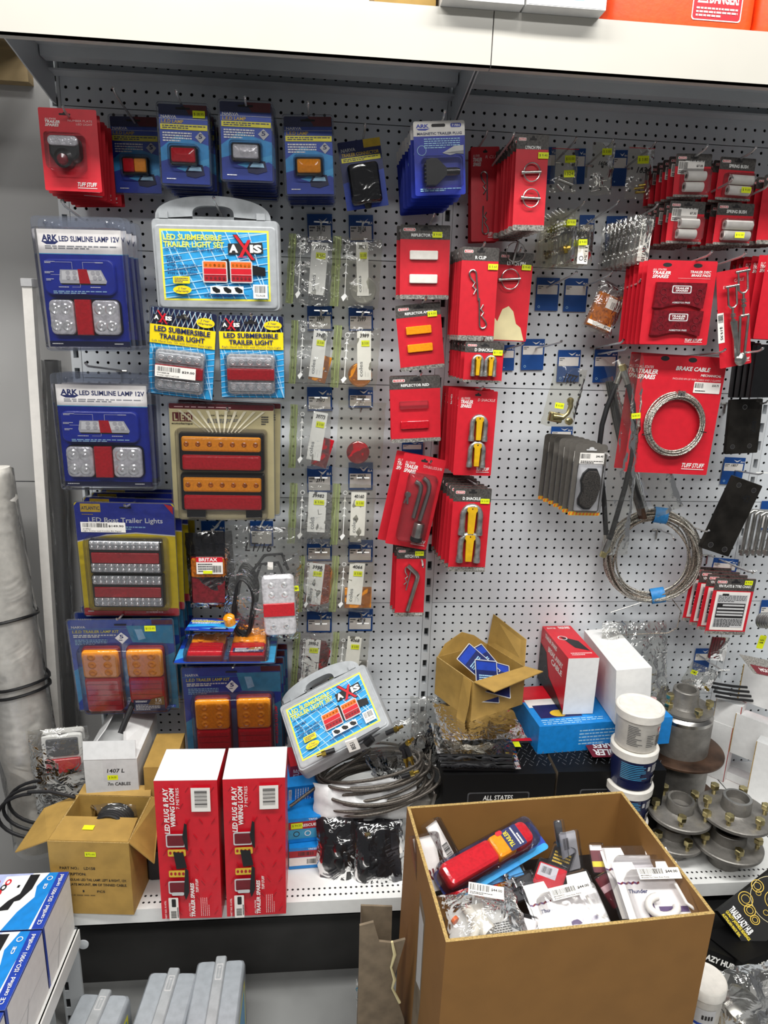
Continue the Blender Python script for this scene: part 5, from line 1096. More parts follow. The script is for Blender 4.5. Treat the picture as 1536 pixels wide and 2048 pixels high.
# u bolts at the right edge
for k in range(5):
    mw, W, H = face((1500+k*12, 1022+k*2), (1560+k*12, 1024+k*2), (1520+k*12, 1116), -70-k*26)
    m = M(W, H); m.tube([(0, -H*.95, 0), (0, -H*.25, 0), (0, -6, 0), (8, 0, 0), (W-8, 0, 0), (W, -6, 0), (W, -H*.95, 0)], 6, 'zinc', 10)
    t = thing('u_bolt', 'square zinc U bolt at the right edge, %s from the front' % ('fifth', 'fourth', 'third', 'second', 'first')[k], 'u bolt', mw, 'square U bolts')
    m.build('rod', t)
    m = M(W, H); m.T = Matrix.Translation((0, -H*.9, 0)); m.lathe([(10, 0), (10, 9)], 'zinc', 6); m.build('nut', t)
for k in range(5):
    p = at(1524+k*5, 1240, -90-k*16); mw = mat4(p, *WALL); m = M(); m.tube([(16*math.cos(a*.45), 20*math.sin(a*.45), a*.25) for a in range(14)], 4.4, 'galv', 8)
    solo(m, 'wire_ring', 'bright steel ring on the right edge hook, %s from the front' % ('fifth', 'fourth', 'third', 'second', 'first')[k], 'ring', mw, 'bright steel rings')
mw, W, H = face((1521, 1270), (1534, 1272), (1518, 1297), -130); m = M(W, H); m.slab(0, -H, W, 0, 3, 0, .8, 'sticker', .2); m.z = .9; m.X('$ 5', .2, .3, .8, .6, 'print_black', .02, 0, 90); solo(m, 'price_tag', 'small yellow price tag below the steel rings', 'tag', mw)
# VIN plate cards
def vin(t, W, H):
    m = M(W, H, .5); m.box(.09*W, -.92*H, .1, .93*W, -.24*H, .6, 'paper'); m.z = .8; m.R(.14, .29, .88, .87, 'lgrey'); m.G(.16, .3, .86, .42, 5, 'dgrey'); m.R(.16, .44, .86, .7, 'print_black')
    for y in (.46, .52, .58, .63): m.R(.3 if y < .5 else .18, y, .84, y+.03, 'lgrey')
    m.G(.16, .71, .86, .86, 6, 'dgrey'); m.R(.24, .27, .4, .3, 'print_black'); m.build('plate_chart', t)
redcard(((1432, 1155), (1513, 1158), (1421, 1268)), -190, 'vin_plate_card', 'red card with a printed vehicle plate and tyre chart, front one', 'VIN PLATE & TYRE CHART', True, (.72, .03, '$ 9.00'), True, vin, tpos=(.1, .115, .92, .165), hh=.22, n=3, dy=28, what='plate and tyre chart card behind the front one', gl='tyre chart cards', dx=-5)
hook((1508, 1148), 215, 'peg hook carrying the plate and tyre chart cards')
hook((1502, 1147), 150, 'peg hook hidden behind the tyre chart cards', group=None, bar=True)
# hanging wire rope coil
p = at(1303, 1112, -75); mw = mat4(p, *WALL); mw = mw @ Matrix.Rotation(math.radians(-14), 4, 'Y')
t = thing('wire_rope_coil', 'big hanging coil of steel wire rope bound with blue tape', 'wire rope', mw)
rd = random.Random(12)
for k in range(20):
    m = M(); R = 128-rd.uniform(0, 26); ox, oy, oz = rd.uniform(-9, 9), rd.uniform(-10, 6), rd.uniform(-24, 24); ph = rd.uniform(0, 6); ex = rd.uniform(.93, 1.0)
    m.tube([((ox+R*ex*math.cos(a*.1309))*.97+3*math.sin(a*.4+ph), oy+R*math.sin(a*.1309)+(2*math.sin(a*.26+ph)), oz*(.25+.75*abs(math.cos(a*.1309)))+5*math.sin(a*.1309+ph)) for a in range(48)], 2.6, 'wire_rope' if k % 3 else 'wire_dark', 7, True)
    m.build('rope_turn', t)
for a, wd in ((86, 34), (285, 36)):
    m = M(); c_, s_ = math.cos(math.radians(a)), math.sin(math.radians(a)); tx, ty = -s_, c_
    R_ = []
    for e in (-wd/2, wd/2):
        R_.append([((116+22*math.cos(q))*c_+tx*e, (116+22*math.cos(q))*s_+ty*e, 17*math.sin(q)) for q in [k*math.pi/8 for k in range(16)]])
    m.loft(R_, 'tape_blue', True, False, False); m.build('tape', t)
m = M(); m.tube([(70, -120, 0), (96, -150, 4), (92, -200, 6), (70, -218, 6), (20, -226, 4), (-60, -240, 2)], 1.4, 'wire_dark', 6); m.tube([(-10, -135, 4), (-50, -152, 8), (-90, -170, 10)], 1.6, 'steel', 6); m.build('loose_end', t)
hook((1417, 1066), 150, 'right peg hook carrying the wire rope coil'); hook((1348, 1072), 95, 'left peg hook carrying the wire rope coil', up=-8)
# red strips bag and yellow sticker bag low right
mw, W, H = face((1424, 1274), (1455, 1276), (1422, 1318), -60); t = thing('reflector_strip_bag', 'small bag of dark red strips below the tyre chart cards', 'bag of parts', mw)
for k in range(5): m = M(W, H); m.slab(W*(.05+.17*k), -H*.95, W*(.19+.17*k), 0, 1, -3, 3, 'wine', .6); m.build('strip', t)
m = M(W, H); pillow(m, -2, 2, W+8, -H-3, 6, 'bag', 8, 8, 71, 3, .06); m.build('bag_film', t)
bla(1392, 1297, 1424, 1344, 'blue shelf ticket low on the right bay beside the red strips', None, -5, True, sk=(0, -6)); hook((1448, 1345), 130, 'lowest peg hook on the right bay', bar=True)
# ================================================================ GOODS ON THE BASE SHELF
S0 = SH
def FT(kind, W, H, D):
    if kind == 'top': return Matrix(((1, 0, 0, 0), (0, 0, 1, 0), (0, -1, 0, -D), (0, 0, 0, 1)))
    if kind == 'right': return Matrix(((0, 0, 1, W), (0, 1, 0, 0), (-1, 0, 0, 0), (0, 0, 0, 1)))
    if kind == 'left': return Matrix(((0, 0, -1, 0), (0, 1, 0, 0), (1, 0, 0, -D), (0, 0, 0, 1)))
    return Matrix.Identity(4)
def pbox(name, label, cat, mw, W, H, D, mats, group=None, th=0):
    """printed closed carton; origin top left front"""
    t = thing(name, label, cat, mw, group); g = lambda k: mats.get(k, mats['all'])
    m = M(W, H); e = 1.2
    V = [(0, -H, 0), (W, -H, 0), (W, 0, 0), (0, 0, 0), (0, -H, -D), (W, -H, -D), (W, 0, -D), (0, 0, -D)]
    for k, f in (('front', (0, 1, 2, 3)), ('right', (1, 5, 6, 2)), ('back', (5, 4, 7, 6)), ('left', (4, 0, 3, 7)), ('top', (3, 2, 6, 7)), ('bottom', (4, 5, 1, 0))): m.add([V[i] for i in f], [(0, 1, 2, 3)], g(k))
    m.build('carton_body', t); return t
def pface(kind, W, H, D):
    m = M(*{'top': (W, D), 'right': (D, H), 'left': (D, H)}.get(kind, (W, H)), z=0); m.T = FT(kind, W, H, D); return m
def frame_up(p, ang=0, tiltx=0, roll=0):
    mw = upright(p, ang)
    return mw @ Matrix.Rotation(math.radians(roll), 4, 'Z') @ Matrix.Rotation(math.radians(tiltx), 4, 'X')
# ---- two red wiring loom cartons
for x, y, ang, lab in ((-646, -500, -1.5, 'tall red carton with white lid, left one of the pair on the shelf edge'), (-504, -502, 0.5, 'tall red carton with white lid, right one of the pair on the shelf edge')):
    W, H, D = 131, 355, 112
    t = pbox('wiring_loom_carton', lab, 'carton', frame_up(Vector((x, y, S0+H+.5)), ang), W, H, D, {'all': 'red', 'top': 'carton_white'}, 'red wiring loom cartons')
    m = pface('front', W, H, D)
    for r_ in range(9):
        for c in range(5):
            a, b_ = .08+.2*c+(.1 if r_ % 2 else 0), .05+.11*r_
            if a < .9: m.P([(a, b_), (a+.012, b_-.005), (a+.07, b_+.03), (a+.058, b_+.035)] if (r_+c) % 2 else [(a+.07, b_), (a+.058, b_-.005), (a, b_+.03), (a+.012, b_+.035)], 'red_dark')
    m.X('LED PLUG & PLAY', .14, .04, .225, .36, 'white', .03, .15, 90); m.X('WIRING LOOM', .24, .04, .32, .31, 'white', .03, .15, 90); m.X('7 METRES', .345, .04, .395, .185, 'white', 0, 0, 90)
    m.R(.585, .04, .89, .205, 'paper'); m.B(.64, .06, .84, .18, 'print_black', False)
    for y0, fl in ((.36, 0), (.62, 1)):
        a = y0+(.0 if not fl else .08); m.R(.15, a, .46, a+.095, 'lgrey', 4); m.R(.17, a+.01, .44, a+.085, 'wine', 3)
        b_ = y0+.11 if not fl else y0+.0; m.R(.17, b_, .46, b_+.05, 'gold', 3)
        for k in range(4): m.E(.21+.065*k, b_+.025, .022, .012, 'red_dark', 10)
    m.P([(.42, .38), (.46, .28), (.5, .29), (.5, .48), (.46, .46)], 'black'); m.P([(.26, .485), (.42, .49), (.47, .6), (.3, .61)], 'black'); m.P([(.44, .6), (.49, .62), (.49, .78), (.43, .84), (.4, .8)], 'black'); m.R(.2, .78, .4, .805, 'lgrey', 3)
    m.X('PART NO. R1470L', .07, .84, .1, .98, 'white', 0, 0, 90); m.R(.14, .82, .3, .99, 'paper', 2); m.R(.19, .83, .26, .89, 'print_black', 2); m.B(.17, .92, .26, .975, 'print_black', False); m.G(.27, .84, .3, .97, 1, 'dgrey', 1)
    m.X('ALL STATES', .475, .86, .5, .965, 'white', .01, .2, 90); m.X('TRAILER SPARES', .51, .71, .575, .965, 'white', .035, .2, 90); m.X('TUFF STUFF', .6, .68, .645, .78, 'white', .02, .25, 90); m.G(.66, .82, .82, .96, 5, 'pink', 1, .3); m.build('front_print', t)
    m = pface('top', W, H, D); m.R(.0, .0, 1, .01, 'lgrey'); m.R(.0, .985, 1, 1, 'carton_grey'); m.G(.3, .45, .7, .55, 2, 'carton_white'); m.build('lid', t)
# ---- open kraft carton LD158
W, H, D = 176, 190, 155
mw = frame_up(Vector((-886, -470, S0+H+.5)), -5); t = thing('kraft_carton', 'open brown carton printed PART NO. LD158 at the left end of the shelf', 'carton', mw)
def open_carton(t, W, H, D, mo='kraft', mi='kraft_in', th=4):
    m = M(W, H); m.box(0, -H, -th, W, 0, 0, mo); m.box(0, -H, -D, W, 0, -D+th, mo); m.box(0, -H, -D+th, th, 0, -th, mo); m.box(W-th, -H, -D+th, W, 0, -th, mo); m.box(th, -H, -D+th, W-th, -H+th, -th, mo)
    for a in ((0, -th, W, 0), (0, -D, W, -D+th), (0, -D+th, th, -th), (W-th, -D+th, W, -th)): m.box(a[0], -.1, a[1], a[2], .25, a[3], 'kraft_edge')
    m.build('carton_body', t)
def flap(t, pts, mat='kraft', th=2.5):
    """flap from 3-D corner points, given thickness along its normal"""
    v = [Vector(p) for p in pts]; n = (v[1]-v[0]).cross(v[2]-v[1]).normalized()*th
    m = M(); m.loft([[tuple(p-n*.5) for p in v], [tuple(p+n*.5) for p in v]], mat, False); return m.build('flap', t)
open_carton(t, W, H, D)
flap(t, [(1, 0, -2), (1, 0, -D+2), (-70, -22, -D+25), (-78, -40, -10)]); flap(t, [(W-1, 0, -D+2), (W-1, 0, -2), (W+48, -62, -12), (W+22, 4, -D+10)])
flap(t, [(2, 1, -2), (W-2, 1, -2), (W-6, 3, -75), (6, 3, -75)]); flap(t, [(W-2, 1, -D+3), (2, 1, -D+3), (8, 14, -D-20), (W-8, 14, -D-20)])
m = pface('front', W, H, D); m.X('PART NO.:', .12, .34, .36, .378, 'print_black', .028); m.X('LD158', .42, .34, .56, .378, 'print_black', .028); m.X('DESCRIPTION:', .13, .42, .44, .458, 'print_black', .028); m.X('RECTANGULAR LED TAIL LAMP, LEFT & RIGHT, 12V.', .1, .5, .94, .54, 'print_black', .02); m.X('BASE PLATE MOUNT, 8M OF TINNED CABLE.', .1, .565, .94, .605, 'print_black', .02); m.X('1', .38, .66, .4, .69, 'print_black', .02); m.X('PCS', .56, .66, .66, .69, 'print_black', .02); m.G(.1, .725, .82, .74, 1, 'print_black'); m.build('front_print', t)
sticker(t, .45, .13, W, H, '$75.00', 1, 24, 12); 
m = M(24, 13); m.T = Matrix.Translation((62, 5, -32)) @ Matrix.Rotation(-1.5, 4, 'X'); m.box(0, 0, 0, 24, 13, .4, 'sticker'); m.build('price_sticker', t)
t2 = thing('bagged_cable', 'coil of black cable in a clear bag inside the open LD158 carton', 'cable', mw)
m = M()
for k in range(7): m.tube([(105+38*math.cos(a*.35)*(1-.02*k), -28+28*math.sin(a*.35)+k*1.5, -112+k*8-10*math.sin(a*.35)) for a in range(19)], 5, 'rubber', 8)
m.build('cable', t2); m = M(); m.T = Matrix.Translation((52, 14, -105)); pillow(m, 0, 0, 105, -60, 20, 'bag', 10, 8, 81, 8, .04); m.build('bag_film', t2)
# ---- white carton 1407L and brown box behind
W, H, D = 122, 215, 200
mw = frame_up(Vector((-852, -318, S0+H+70)), 0); 
t = thing('cable_carton', 'long white carton handwritten 1407L behind the open brown carton', 'carton', mw)
m = M(); m.box(0, -H-70, -D, W, 0, 0, 'carton_grey'); m.build('carton_body', t)
flap(t, [(0, 0, 0), (W-2, 0, 0), (W-6, 38, -18), (-4, 38, -18)], 'carton_grey', 2); flap(t, [(W, 0, 0), (W, 0, -D), (W*.35, 46, -D+10), (W*.72, 30, -20)], 'carton_white', 2); flap(t, [(0, 0, -D), (0, 0, -4), (W*.3, 44, -60), (W*.3, 44, -D+10)], 'carton_grey', 2)
m = pface('front', W, H, D); m.R(.35, 0, .62, .28, 'lgrey'); m.X('1407 L', .42, .12, .75, .17, 'print_black', .022, .15); m.R(.42, .2, .62, .26, 'sticker'); m.X('$ 54.00', .45, .215, .59, .245, 'print_black'); m.X('7m CABLES', .42, .29, .85, .33, 'print_black', .015, .1); m.build('front_print', t)
m = M(); m.tube([(70, 30, -60), (95, 95, -110), (110, 150, -150)], 7, 'rubber', 8); solo(m, 'black_strap', 'black strap rising out of the long white carton', 'strap', mw)
t = pbox('kraft_box', 'brown box standing between the white carton and the red cartons', 'carton', frame_up(Vector((-716, -320, S0+262)), 0), 70, 260, 140, {'all': 'kraft'})
# black rubber tool between carton and red carton
m = M(); m.T = upright((0, 0, 0)); m = M(); m.slab(0, 0, 60, 92, 10, -50, 0, 'rubber', 8, 5); solo(m, 'rubber_block', 'black rounded object between the open carton and the left red carton', 'block', frame_up(Vector((-706, -395, S0+1)), 5))
# ---- lamp in a bag with black cable left of LD158
mw = frame_up(Vector((-985, -250, -250)), 8, 0, 0)
t = thing('bagged_lamp', 'bag with white framed red lamp standing in the left corner of the shelf', 'bagged lamp', mw)
m = M(); m.slab(10, -205, 105, 10, 8, -30, 0, 'carton_white', 4); m.build('lamp_frame', t); m = M(); m.slab(18, -95, 98, -55, 4, -2, 6, 'lens_red', 2); m.build('red_lens', t); m = M(); m.slab(22, -48, 95, 0, 4, -2, 5, 'dgrey', 2); m.build('dark_panel', t)
m = M(); pillow(m, -15, 30, 120, -205, 28, 'bag_crisp', 12, 16, 83, 10, .03); m.build('bag_film', t)
t = thing('black_cable', 'loops of black cable hanging at the left end beside the open carton', 'cable', frame_up(Vector((-960, -330, -400)), 0))
for k in range(3):
    m = M(); m.tube([((-5+k*4)+88*math.cos(math.radians(a))+(40 if a < 90 else 0)*.3, 62*math.sin(math.radians(a))+k*3, -20*k) for a in range(95, 330, 12)], 4, 'rubber', 8); m.build('cable_loop', t)
m = M(); m.tube([(-20, 66, 0), (30, 66, 0), (90, 55, 10)], 4, 'rubber', 8); m.build('cable_loop', t)
m = M(); m.lathe([(8, 0), (34, 6), (38, 24), (30, 44), (6, 54)], 'navy', 20); solo(m, 'blue_dome', 'dark blue rounded dome low in the left corner beside the open carton', 'dome', frame_up(Vector((-880, -300, S0)), 0))
t = pbox('kraft_box', 'brown box edge at the far left behind the blue printed boxes', 'carton', frame_up(Vector((-1100, -440, S0+150)), 60), 30, 130, 160, {'all': 'kraft_dark', 'left': 'paper'})
# ---- wrapped rolls and post at the far left
def wrapped(name, label, p0, p1, r, mat, Yr=60, cat='roll'):
    t = thing(name, label, cat, mat4(p0, *WALL)); d = p1-p0; L_ = [(d.x*k/14+3*math.sin(k*1.7), d.z*k/14, -d.y*k/14) for k in range(15)]
    m = M(); m.tube(L_, [r*(1+.06*math.sin(k*2.1)) for k in range(15)], mat, 20); m.build('roll', t)
    m = M(); rg = []
    for k in range(29):
        q = Vector(p0).lerp(p1, k/28)-p0; rg.append([(q.x+(r+7+5*bump_noise(i*9, k*11, 3, .09))*math.cos(i*.314), q.z+2*math.sin(i), -q.y+(r+7+5*bump_noise(i*9, k*11, 5, .09))*math.sin(i*.314)) for i in range(20)])
    m.loft(rg, 'film', True, False, False); m.build('plastic_wrap', t)
    return t, L_
t, L_ = wrapped('wrapped_roll', 'fat white roll wrapped in clear plastic with black bands at the left edge', at(-40, 940, -150), at(88, 1680, -190), 62, 'quilt')
for k, e in ((5, .0), (8, .3), (8, .6)):
    x, y, z = L_[k]; m = M(); m.tube([(x+70*math.cos(a*.262), y+9*e*8+6*math.sin(a*.5), z+70*math.sin(a*.262)) for a in range(24)], 4, 'black', 8, True); m.build('band', t)
a, b_ = at(57, 560, -60), at(124, 1610, -60)
t = thing('white_post', 'slim white square post standing at the left of the pegboard', 'post', mat4(a, *WALL)); d = b_-a
m = M(); m.loft([[(x+d.x*k, y_*0+d.z*k, z-d.y*k) for x, y_, z in ((-11, 0, -11), (11, 0, -11), (11, 0, 11), (-11, 0, 11))] for k in (0, 1)], 'paper', False); m.build('tube', t)
m = M(); m.slab(-14, -16, 14, 4, 2, -14, 15, 'lgrey', 2); m.build('cap', t)
t, L_ = wrapped('wrapped_roll', 'dark slim roll in crinkled plastic between the white post and the lamp packs', at(102, 720, -25), at(152, 1640, -25), 15, 'rubber')
# ---- hose coil, white bag and leaning case
c0 = atz(735, 1545, -330); c0 = Vector((c0.x, -215, -355))
t = thing('braided_hose_coil', 'tangled coil of braided steel hoses with brass ends under the leaning case', 'hose', mat4(Vector((-160, -262, -372)), *WALL))
rd = random.Random(4)
for k in range(15):
    m = M(); rx, rz = rd.uniform(120, 158), rd.uniform(62, 100); ox, oz, oy = rd.uniform(-22, 16), rd.uniform(-25, 25), k*4.5-25; ph = rd.uniform(0, 6)
    m.tube([(ox+rx*math.cos(a*.175)+5*math.sin(a*.35+ph), oy+16*math.sin(a*.175+ph)*.6+20*math.cos(a*.175), oz+rz*math.sin(a*.175)) for a in range(36)], 4.2, 'braid', 8, True); m.build('hose_turn', t)
for k in range(3):
    m = M(); m.tube([(60+k*6, 40, -60), (120+k*5, 90+k*4, -50), (148, 60, -30), (140, 20, 0), (110, 0, 30), (60, -20, 60)], 4.4, 'braid', 8); m.build('hose_turn', t)
for k, (p, q) in enumerate((((645, 1508), (672, 1499)), ((795, 1457), (770, 1468)), ((818, 1484), (800, 1500)), ((827, 1546), (795, 1556)), ((812, 1522), (808, 1500)), ((822, 1518), (815, 1500)))):
    a, b_ = at(*p, -365-k*5), at(*q, -360-k*5); m = M(); v = lambda w_: (w_.x+160, w_.z+372, -(w_.y+262)); d = (Vector(v(a))-Vector(v(b_))).normalized()
    A = Vector(v(a)); m.tube([A-d*30, A-d*8], 6, 'rubber', 10); m.tube([A-d*8, A+d*2], 6.5, 'brass', 6); m.tube([A, A+d*14], 3.8, 'brass', 10); m.build('brass_end', t)
a, b_ = at(580, 1613, -330), at(740, 1500, -250); m = M(); m.tube([(0, 0, 0), ((b_-a).x*.5, (b_-a).z*.5+4, -(b_-a).y*.5), ((b_-a).x, (b_-a).z, -(b_-a).y)], 4.4, 'braid', 10)
solo(m, 'braided_hose', 'single braided hose end sticking out to the lower left of the coil', 'hose', mat4(a, *WALL))
a, b_ = at(695, 1500, -362), at(775, 1455, -330); m = M()
for k in (0, 1): m.tube([(0, k*11, 0), ((b_-a).x, (b_-a).z+k*11, -(b_-a).y)], 4.6, 'dgrey', 10)
m.tube([((b_-a).x*.45, (b_-a).z*.45-2, 0), ((b_-a).x*.45+14, (b_-a).z*.45+14, 0)], 10, 'black', 10); t = thing('brake_line', 'pair of dark brake lines taped together in front of the leaning case', 'brake line', mat4(a, *WALL)); m.build('line_pair', t)
mw, W, H = face((690, 1482), (712, 1474), (700, 1502), -372); m = M(W, H); m.box(0, -H, 0, W, 0, 6, 'paper'); m.z = 6.2; m.X('8051', .3, .2, .7, .85, 'print_black', .02, 0, 90); solo(m, 'paper_tag', 'white paper tag numbered 8051 below the leaning case', 'tag', mw)
# white carrier bag under the coil
a = at(625, 1560, -330); mw, W, H = face((628, 1572), (830, 1556), (640, 1652), (-320, -300, -335))
m = M(W, H); pillow(m, 0, 6, W, -H*.95, 34, 'bag_white', 26, 20, 91, 18, .022); solo(m, 'carrier_bag', 'crumpled white carrier bag under the hose coil', 'bag', mw)
mw, W, H = face((715, 1480), (850, 1420), (730, 1600), (-235, -215, -250)); m = M(W, H); pillow(m, 0, 0, W, -H, 26, 'bag_crisp', 20, 18, 92, 14, .03); solo(m, 'clear_bag', 'large crumpled clear bag behind the hose coil', 'bag', mw)
mw, W, H = face((820, 1395), (905, 1390), (835, 1560), (-90, -90, -110)); m = M(W, H); pillow(m, 0, 0, W, -H, 24, 'bag_crisp', 16, 18, 93, 12, .035); solo(m, 'clear_bag', 'crumpled clear bag against the pegboard left of the kraft carton', 'bag', mw)
# leaning case
mw, W, H = face((571.4, 1420), (719, 1344), (623.4, 1513), (-225, -205, -345))
t = axis_case(mw, W, H, 'grey carry case with a blue and yellow trailer light label, leaning on the hose coil')
m = M(W, H, -11.6); m.X('Cos', .28, -.235, .36, -.19, 'print_black', .01, .2); m.build('writing', t)
# blue and red hub boxes
for k, (x, y, z, w_, h_, d_, an) in enumerate(((-372, -372, S0+62, 74, 60, 110, 3), (-374, -356, S0+132, 78, 68, 120, 6))):
    t = pbox('bearing_box', 'blue, red and white box, %s of the pair right of the red cartons' % ('lower', 'upper')[k], 'carton', frame_up(Vector((x, y, z)), an), w_, h_, d_, {'all': 'box_blue', 'top': 'box_blue'}, 'blue and red boxes')
    m = pface('front', w_, h_, d_); m.R(0, .14, .92, .45, 'red_dark'); m.R(0, .46, .92, .85, 'paper' if k == 0 else 'teal'); m.B(.3, .2, .8, .38) if k == 0 else m.X('RESCUE', .4, .24, .86, .36, 'white', .03); m.X('TRF35', .62, .03, .9, .11, 'white', .02); m.B(.58, .55, .88, .78) if k == 0 else m.ring(.25, .64, .1, 2, 'black')
    if k: m.R(.08, .18, .44, .42, 'sticker'); m.X('$ 94.50', .12, .24, .4, .34, 'print_black'); m.ring(.6, .64, .1, 2, 'white')
    m.build('front_print', t)
t = pbox('bearing_box', 'tall blue box leaning behind the blue and red pair, white lettering', 'carton', frame_up(Vector((-380, -300, S0+180)), 8, 14), 78, 100, 70, {'all': 'box_blue', 'left': 'red'})
m = pface('front', 78, 100, 70); m.R(.06, .1, .16, .95, 'paper', 2); m.X('TOTAL SERVICE COVER', .08, .15, .14, .9, 'navy', 0, 0, 90); m.G(.25, .08, .8, .95, 7, 'white', 1, .45); m.build('front_print', t)
t = pbox('bearing_box', 'red box standing on edge between the red carton and the leaning case', 'carton', frame_up(Vector((-372, -280, S0+225)), 12, 16), 40, 130, 60, {'all': 'red_dark'}); m = pface('front', 40, 130, 60); m.X('RESCUE', .2, .1, .6, .6, 'white', .02, .1, 90); m.build('front_print', t)
# bagged black connectors
def blackbag(q, Y, lab, sd, n=3, label=True):
    mw, W, H = face(*q, Y); t = thing('bagged_connector', lab, 'bagged part', mw, 'bagged black connectors')
    rd = random.Random(sd)
    m = M(W, H); m.slab(W*.12, -H*.55, W*.8, -H*.12, 8, -30, 6, 'rubber', 6)
    m.T = Matrix.Translation((W*.5, -H*.55, -6)) @ Matrix.Rotation(rd.uniform(-1, 1), 4, 'Z'); m.lathe([(H*.2, 0), (H*.22, -10), (H*.15, -H*.4), (H*.1, -H*.45)], 'blackplastic', 20); m.build('connector', t)
    m = M(W, H)
    for k in range(6): m.T = Matrix.Translation((W*(.62+.02*k), -H*(.3+.08*k), 8)) @ Matrix.Rotation(.5, 4, 'Z'); m.slab(0, -3, 17, 3, 2.5, 0, 3, 'machined', 1)
    m.build('terminal_row', t)
    if label: m = M(W, H, 9); m.T = Matrix.Rotation(.3, 4, 'Z'); m.R(.45, .55, .8, .68, 'paper', 2); m.G(.48, .57, .76, .66, 2, 'dgrey'); m.build('label', t)
    m = M(W, H); pillow(m, -4, 6, W+6, -H-5, 24, 'smoke', 16, 14, sd, 10, .035); m.build('bag_film', t)
    return t
blackbag(((636, 1640), (722, 1634), (648, 1768)), (-350, -350, -400), 'bagged black connector with white label, on the shelf beside the blue boxes', 101)
blackbag(((708, 1648), (800, 1642), (716, 1778)), (-360, -360, -420), 'bagged black connector with barcode strip, against the big carton', 102)
blackbag(((636, 1612), (716, 1606), (640, 1680)), (-300, -300, -330), 'dark bagged connector under the white carrier bag', 103, 3, False)
mw, W, H = face((708, 1612), (790, 1606), (722, 1672), (-300, -300, -340)); m = M(W, H); m.slab(0, -H, W, 0, 4, -60, 0, 'dgrey', 3); solo(m, 'grey_bin', 'dark grey plastic bin lid under the white carrier bag', 'bin', mw)
t = thing('wheel_stud', 'zinc bolt with hex nut beside the big carton', 'bolt', frame_up(Vector((-180, -375, -455)), 0, 0, 12)); m = M(); m.lathe([(6, -60), (6, 0)], 'zinc', 12); m.build('shank', t); m = M(); m.lathe([(10, -4), (11, 0), (11, 12), (8, 16)], 'yzinc', 6); m.build('nut', t)
# cast bracket behind the big carton
t = thing('cast_bracket', 'galvanised cast coupling bracket behind the left rim of the big carton', 'bracket', frame_up(Vector((-75, -330, -395)), 10, 0, -12))
m = M(); m.slab(0, -40, 70, 10, 6, -50, 0, 'cast', 4); m.slab(52, -46, 66, 34, 5, -50, 6, 'machined', 3); m.build('casting', t)
m = M(); m.lathe([(26, 0), (28, 4), (28, 8), (14, 10)], 'machined', 24, (62, 14, -30), 'z'); m.build('ring', t)
for x, y in ((-8, -4), (88, -26)): m = M(); m.T = Matrix.Translation((x, y, -8)) @ Matrix.Rotation(1.57, 4, 'Z'); m.lathe([(7, -12), (7, 6)], 'yzinc', 6); m.lathe([(5, 6), (5, 16)], 'zinc', 10); m.build('bolt', t)
# ---- black trailer spares boxes
for k, (x, lab) in enumerate(((5, 'wide black carton with checker print, left one behind the big carton'), (293, 'wide black carton with checker print, right one under the blue box'))):
    W, H, D = 280, 230, 130
    t = pbox('spares_carton', lab, 'carton', frame_up(Vector((x, -338, S0+H)), -1), W, H, D, {'all': 'box_black', 'left': 'greyboard' if k else 'box_black'}, 'black checker cartons')
    m = pface('front', W, H, D); m.R(.22, .22, .78, .75, 'dgrey', 6); m.R(.23, .235, .77, .74, 'black', 6); m.R(.25, .38, .79, .74, 'lgrey', 5); m.R(.26, .4, .78, .73, 'wine', 5); m.X('ALL STATES', .36, .26, .63, .32, 'white', .01, .1); m.X('TRAILER', .29, .43, .76, .56, 'white', .04, .25); m.X('SPARES', .31, .59, .74, .71, 'white', .04, .25); m.build('front_print', t)
    m = pface('top', W, H, D)
    for r_ in range(8):
        for c in range(16): a, b_ = .02+.06*c+(.03 if r_ % 2 else 0), .04+.115*r_; m.P([(a, b_), (a+.006, b_), (a+.028, b_+.07), (a+.02, b_+.07)] if (r_+c) % 2 else [(a+.028, b_), (a+.02, b_), (a, b_+.07), (a+.006, b_+.07)], 'dgrey')
    if k: m.R(.36, .2, .78, .72, 'wine', 4); m.X('TRAILER', .4, .46, .74, .66, 'white', .03, .2, 180); m.X('SPARES', .42, .26, .72, .42, 'white', .03, .2, 180)
    else: m.R(.66, .12, .77, .3, 'sticker'); m.P([(.7, 0), (1, 0), (1, .1), (.7, .1)], 'red')
    m.build('top_print', t)
# black wrapped packs and bagged cable
for k in range(3):
    mw = frame_up(Vector((0-4*k, -325+6*k, -299+16*k)), -2, 0, -1); m = M(200, 1); g = []
    m = M(); m.slab(0, -14, 190, 0, 4, -120, 0, 'rubber', 3); t = thing('black_pack', 'flat black shrink wrapped pack, %s of three on the left black carton' % ('lowest', 'middle', 'topmost')[k], 'pack', mw, 'flat black packs'); m.build('pack', t)
    m = M(); m.T = FT('top', 190, 14, 120) @ Matrix.Translation((0, 0, 3)); pillow(m, -4, 4, 196, -130, 2, 'smoke', 14, 8, 120+k, 5, .05, False); m.build('plastic_wrap', t)
t = thing('bagged_cable', 'ring of bare wire cable in a clear bag under the small kraft carton', 'cable', frame_up(Vector((20, -295, -246)), 0))
for k in range(5): m = M(); m.tube([(85+(80-k*3)*math.cos(a*.21), -3+k*2.4, -75+(52-k*2)*math.sin(a*.21)) for a in range(30)], 2.2, 'wire_rope', 7, True); m.build('cable_turn', t)
m = M(); m.T = FT('top', 190, 14, 150) @ Matrix.Translation((-10, 0, 10)); pillow(m, -8, 8, 205, -165, 6, 'bag_crisp', 16, 12, 131, 8, .04); m.build('bag_film', t)
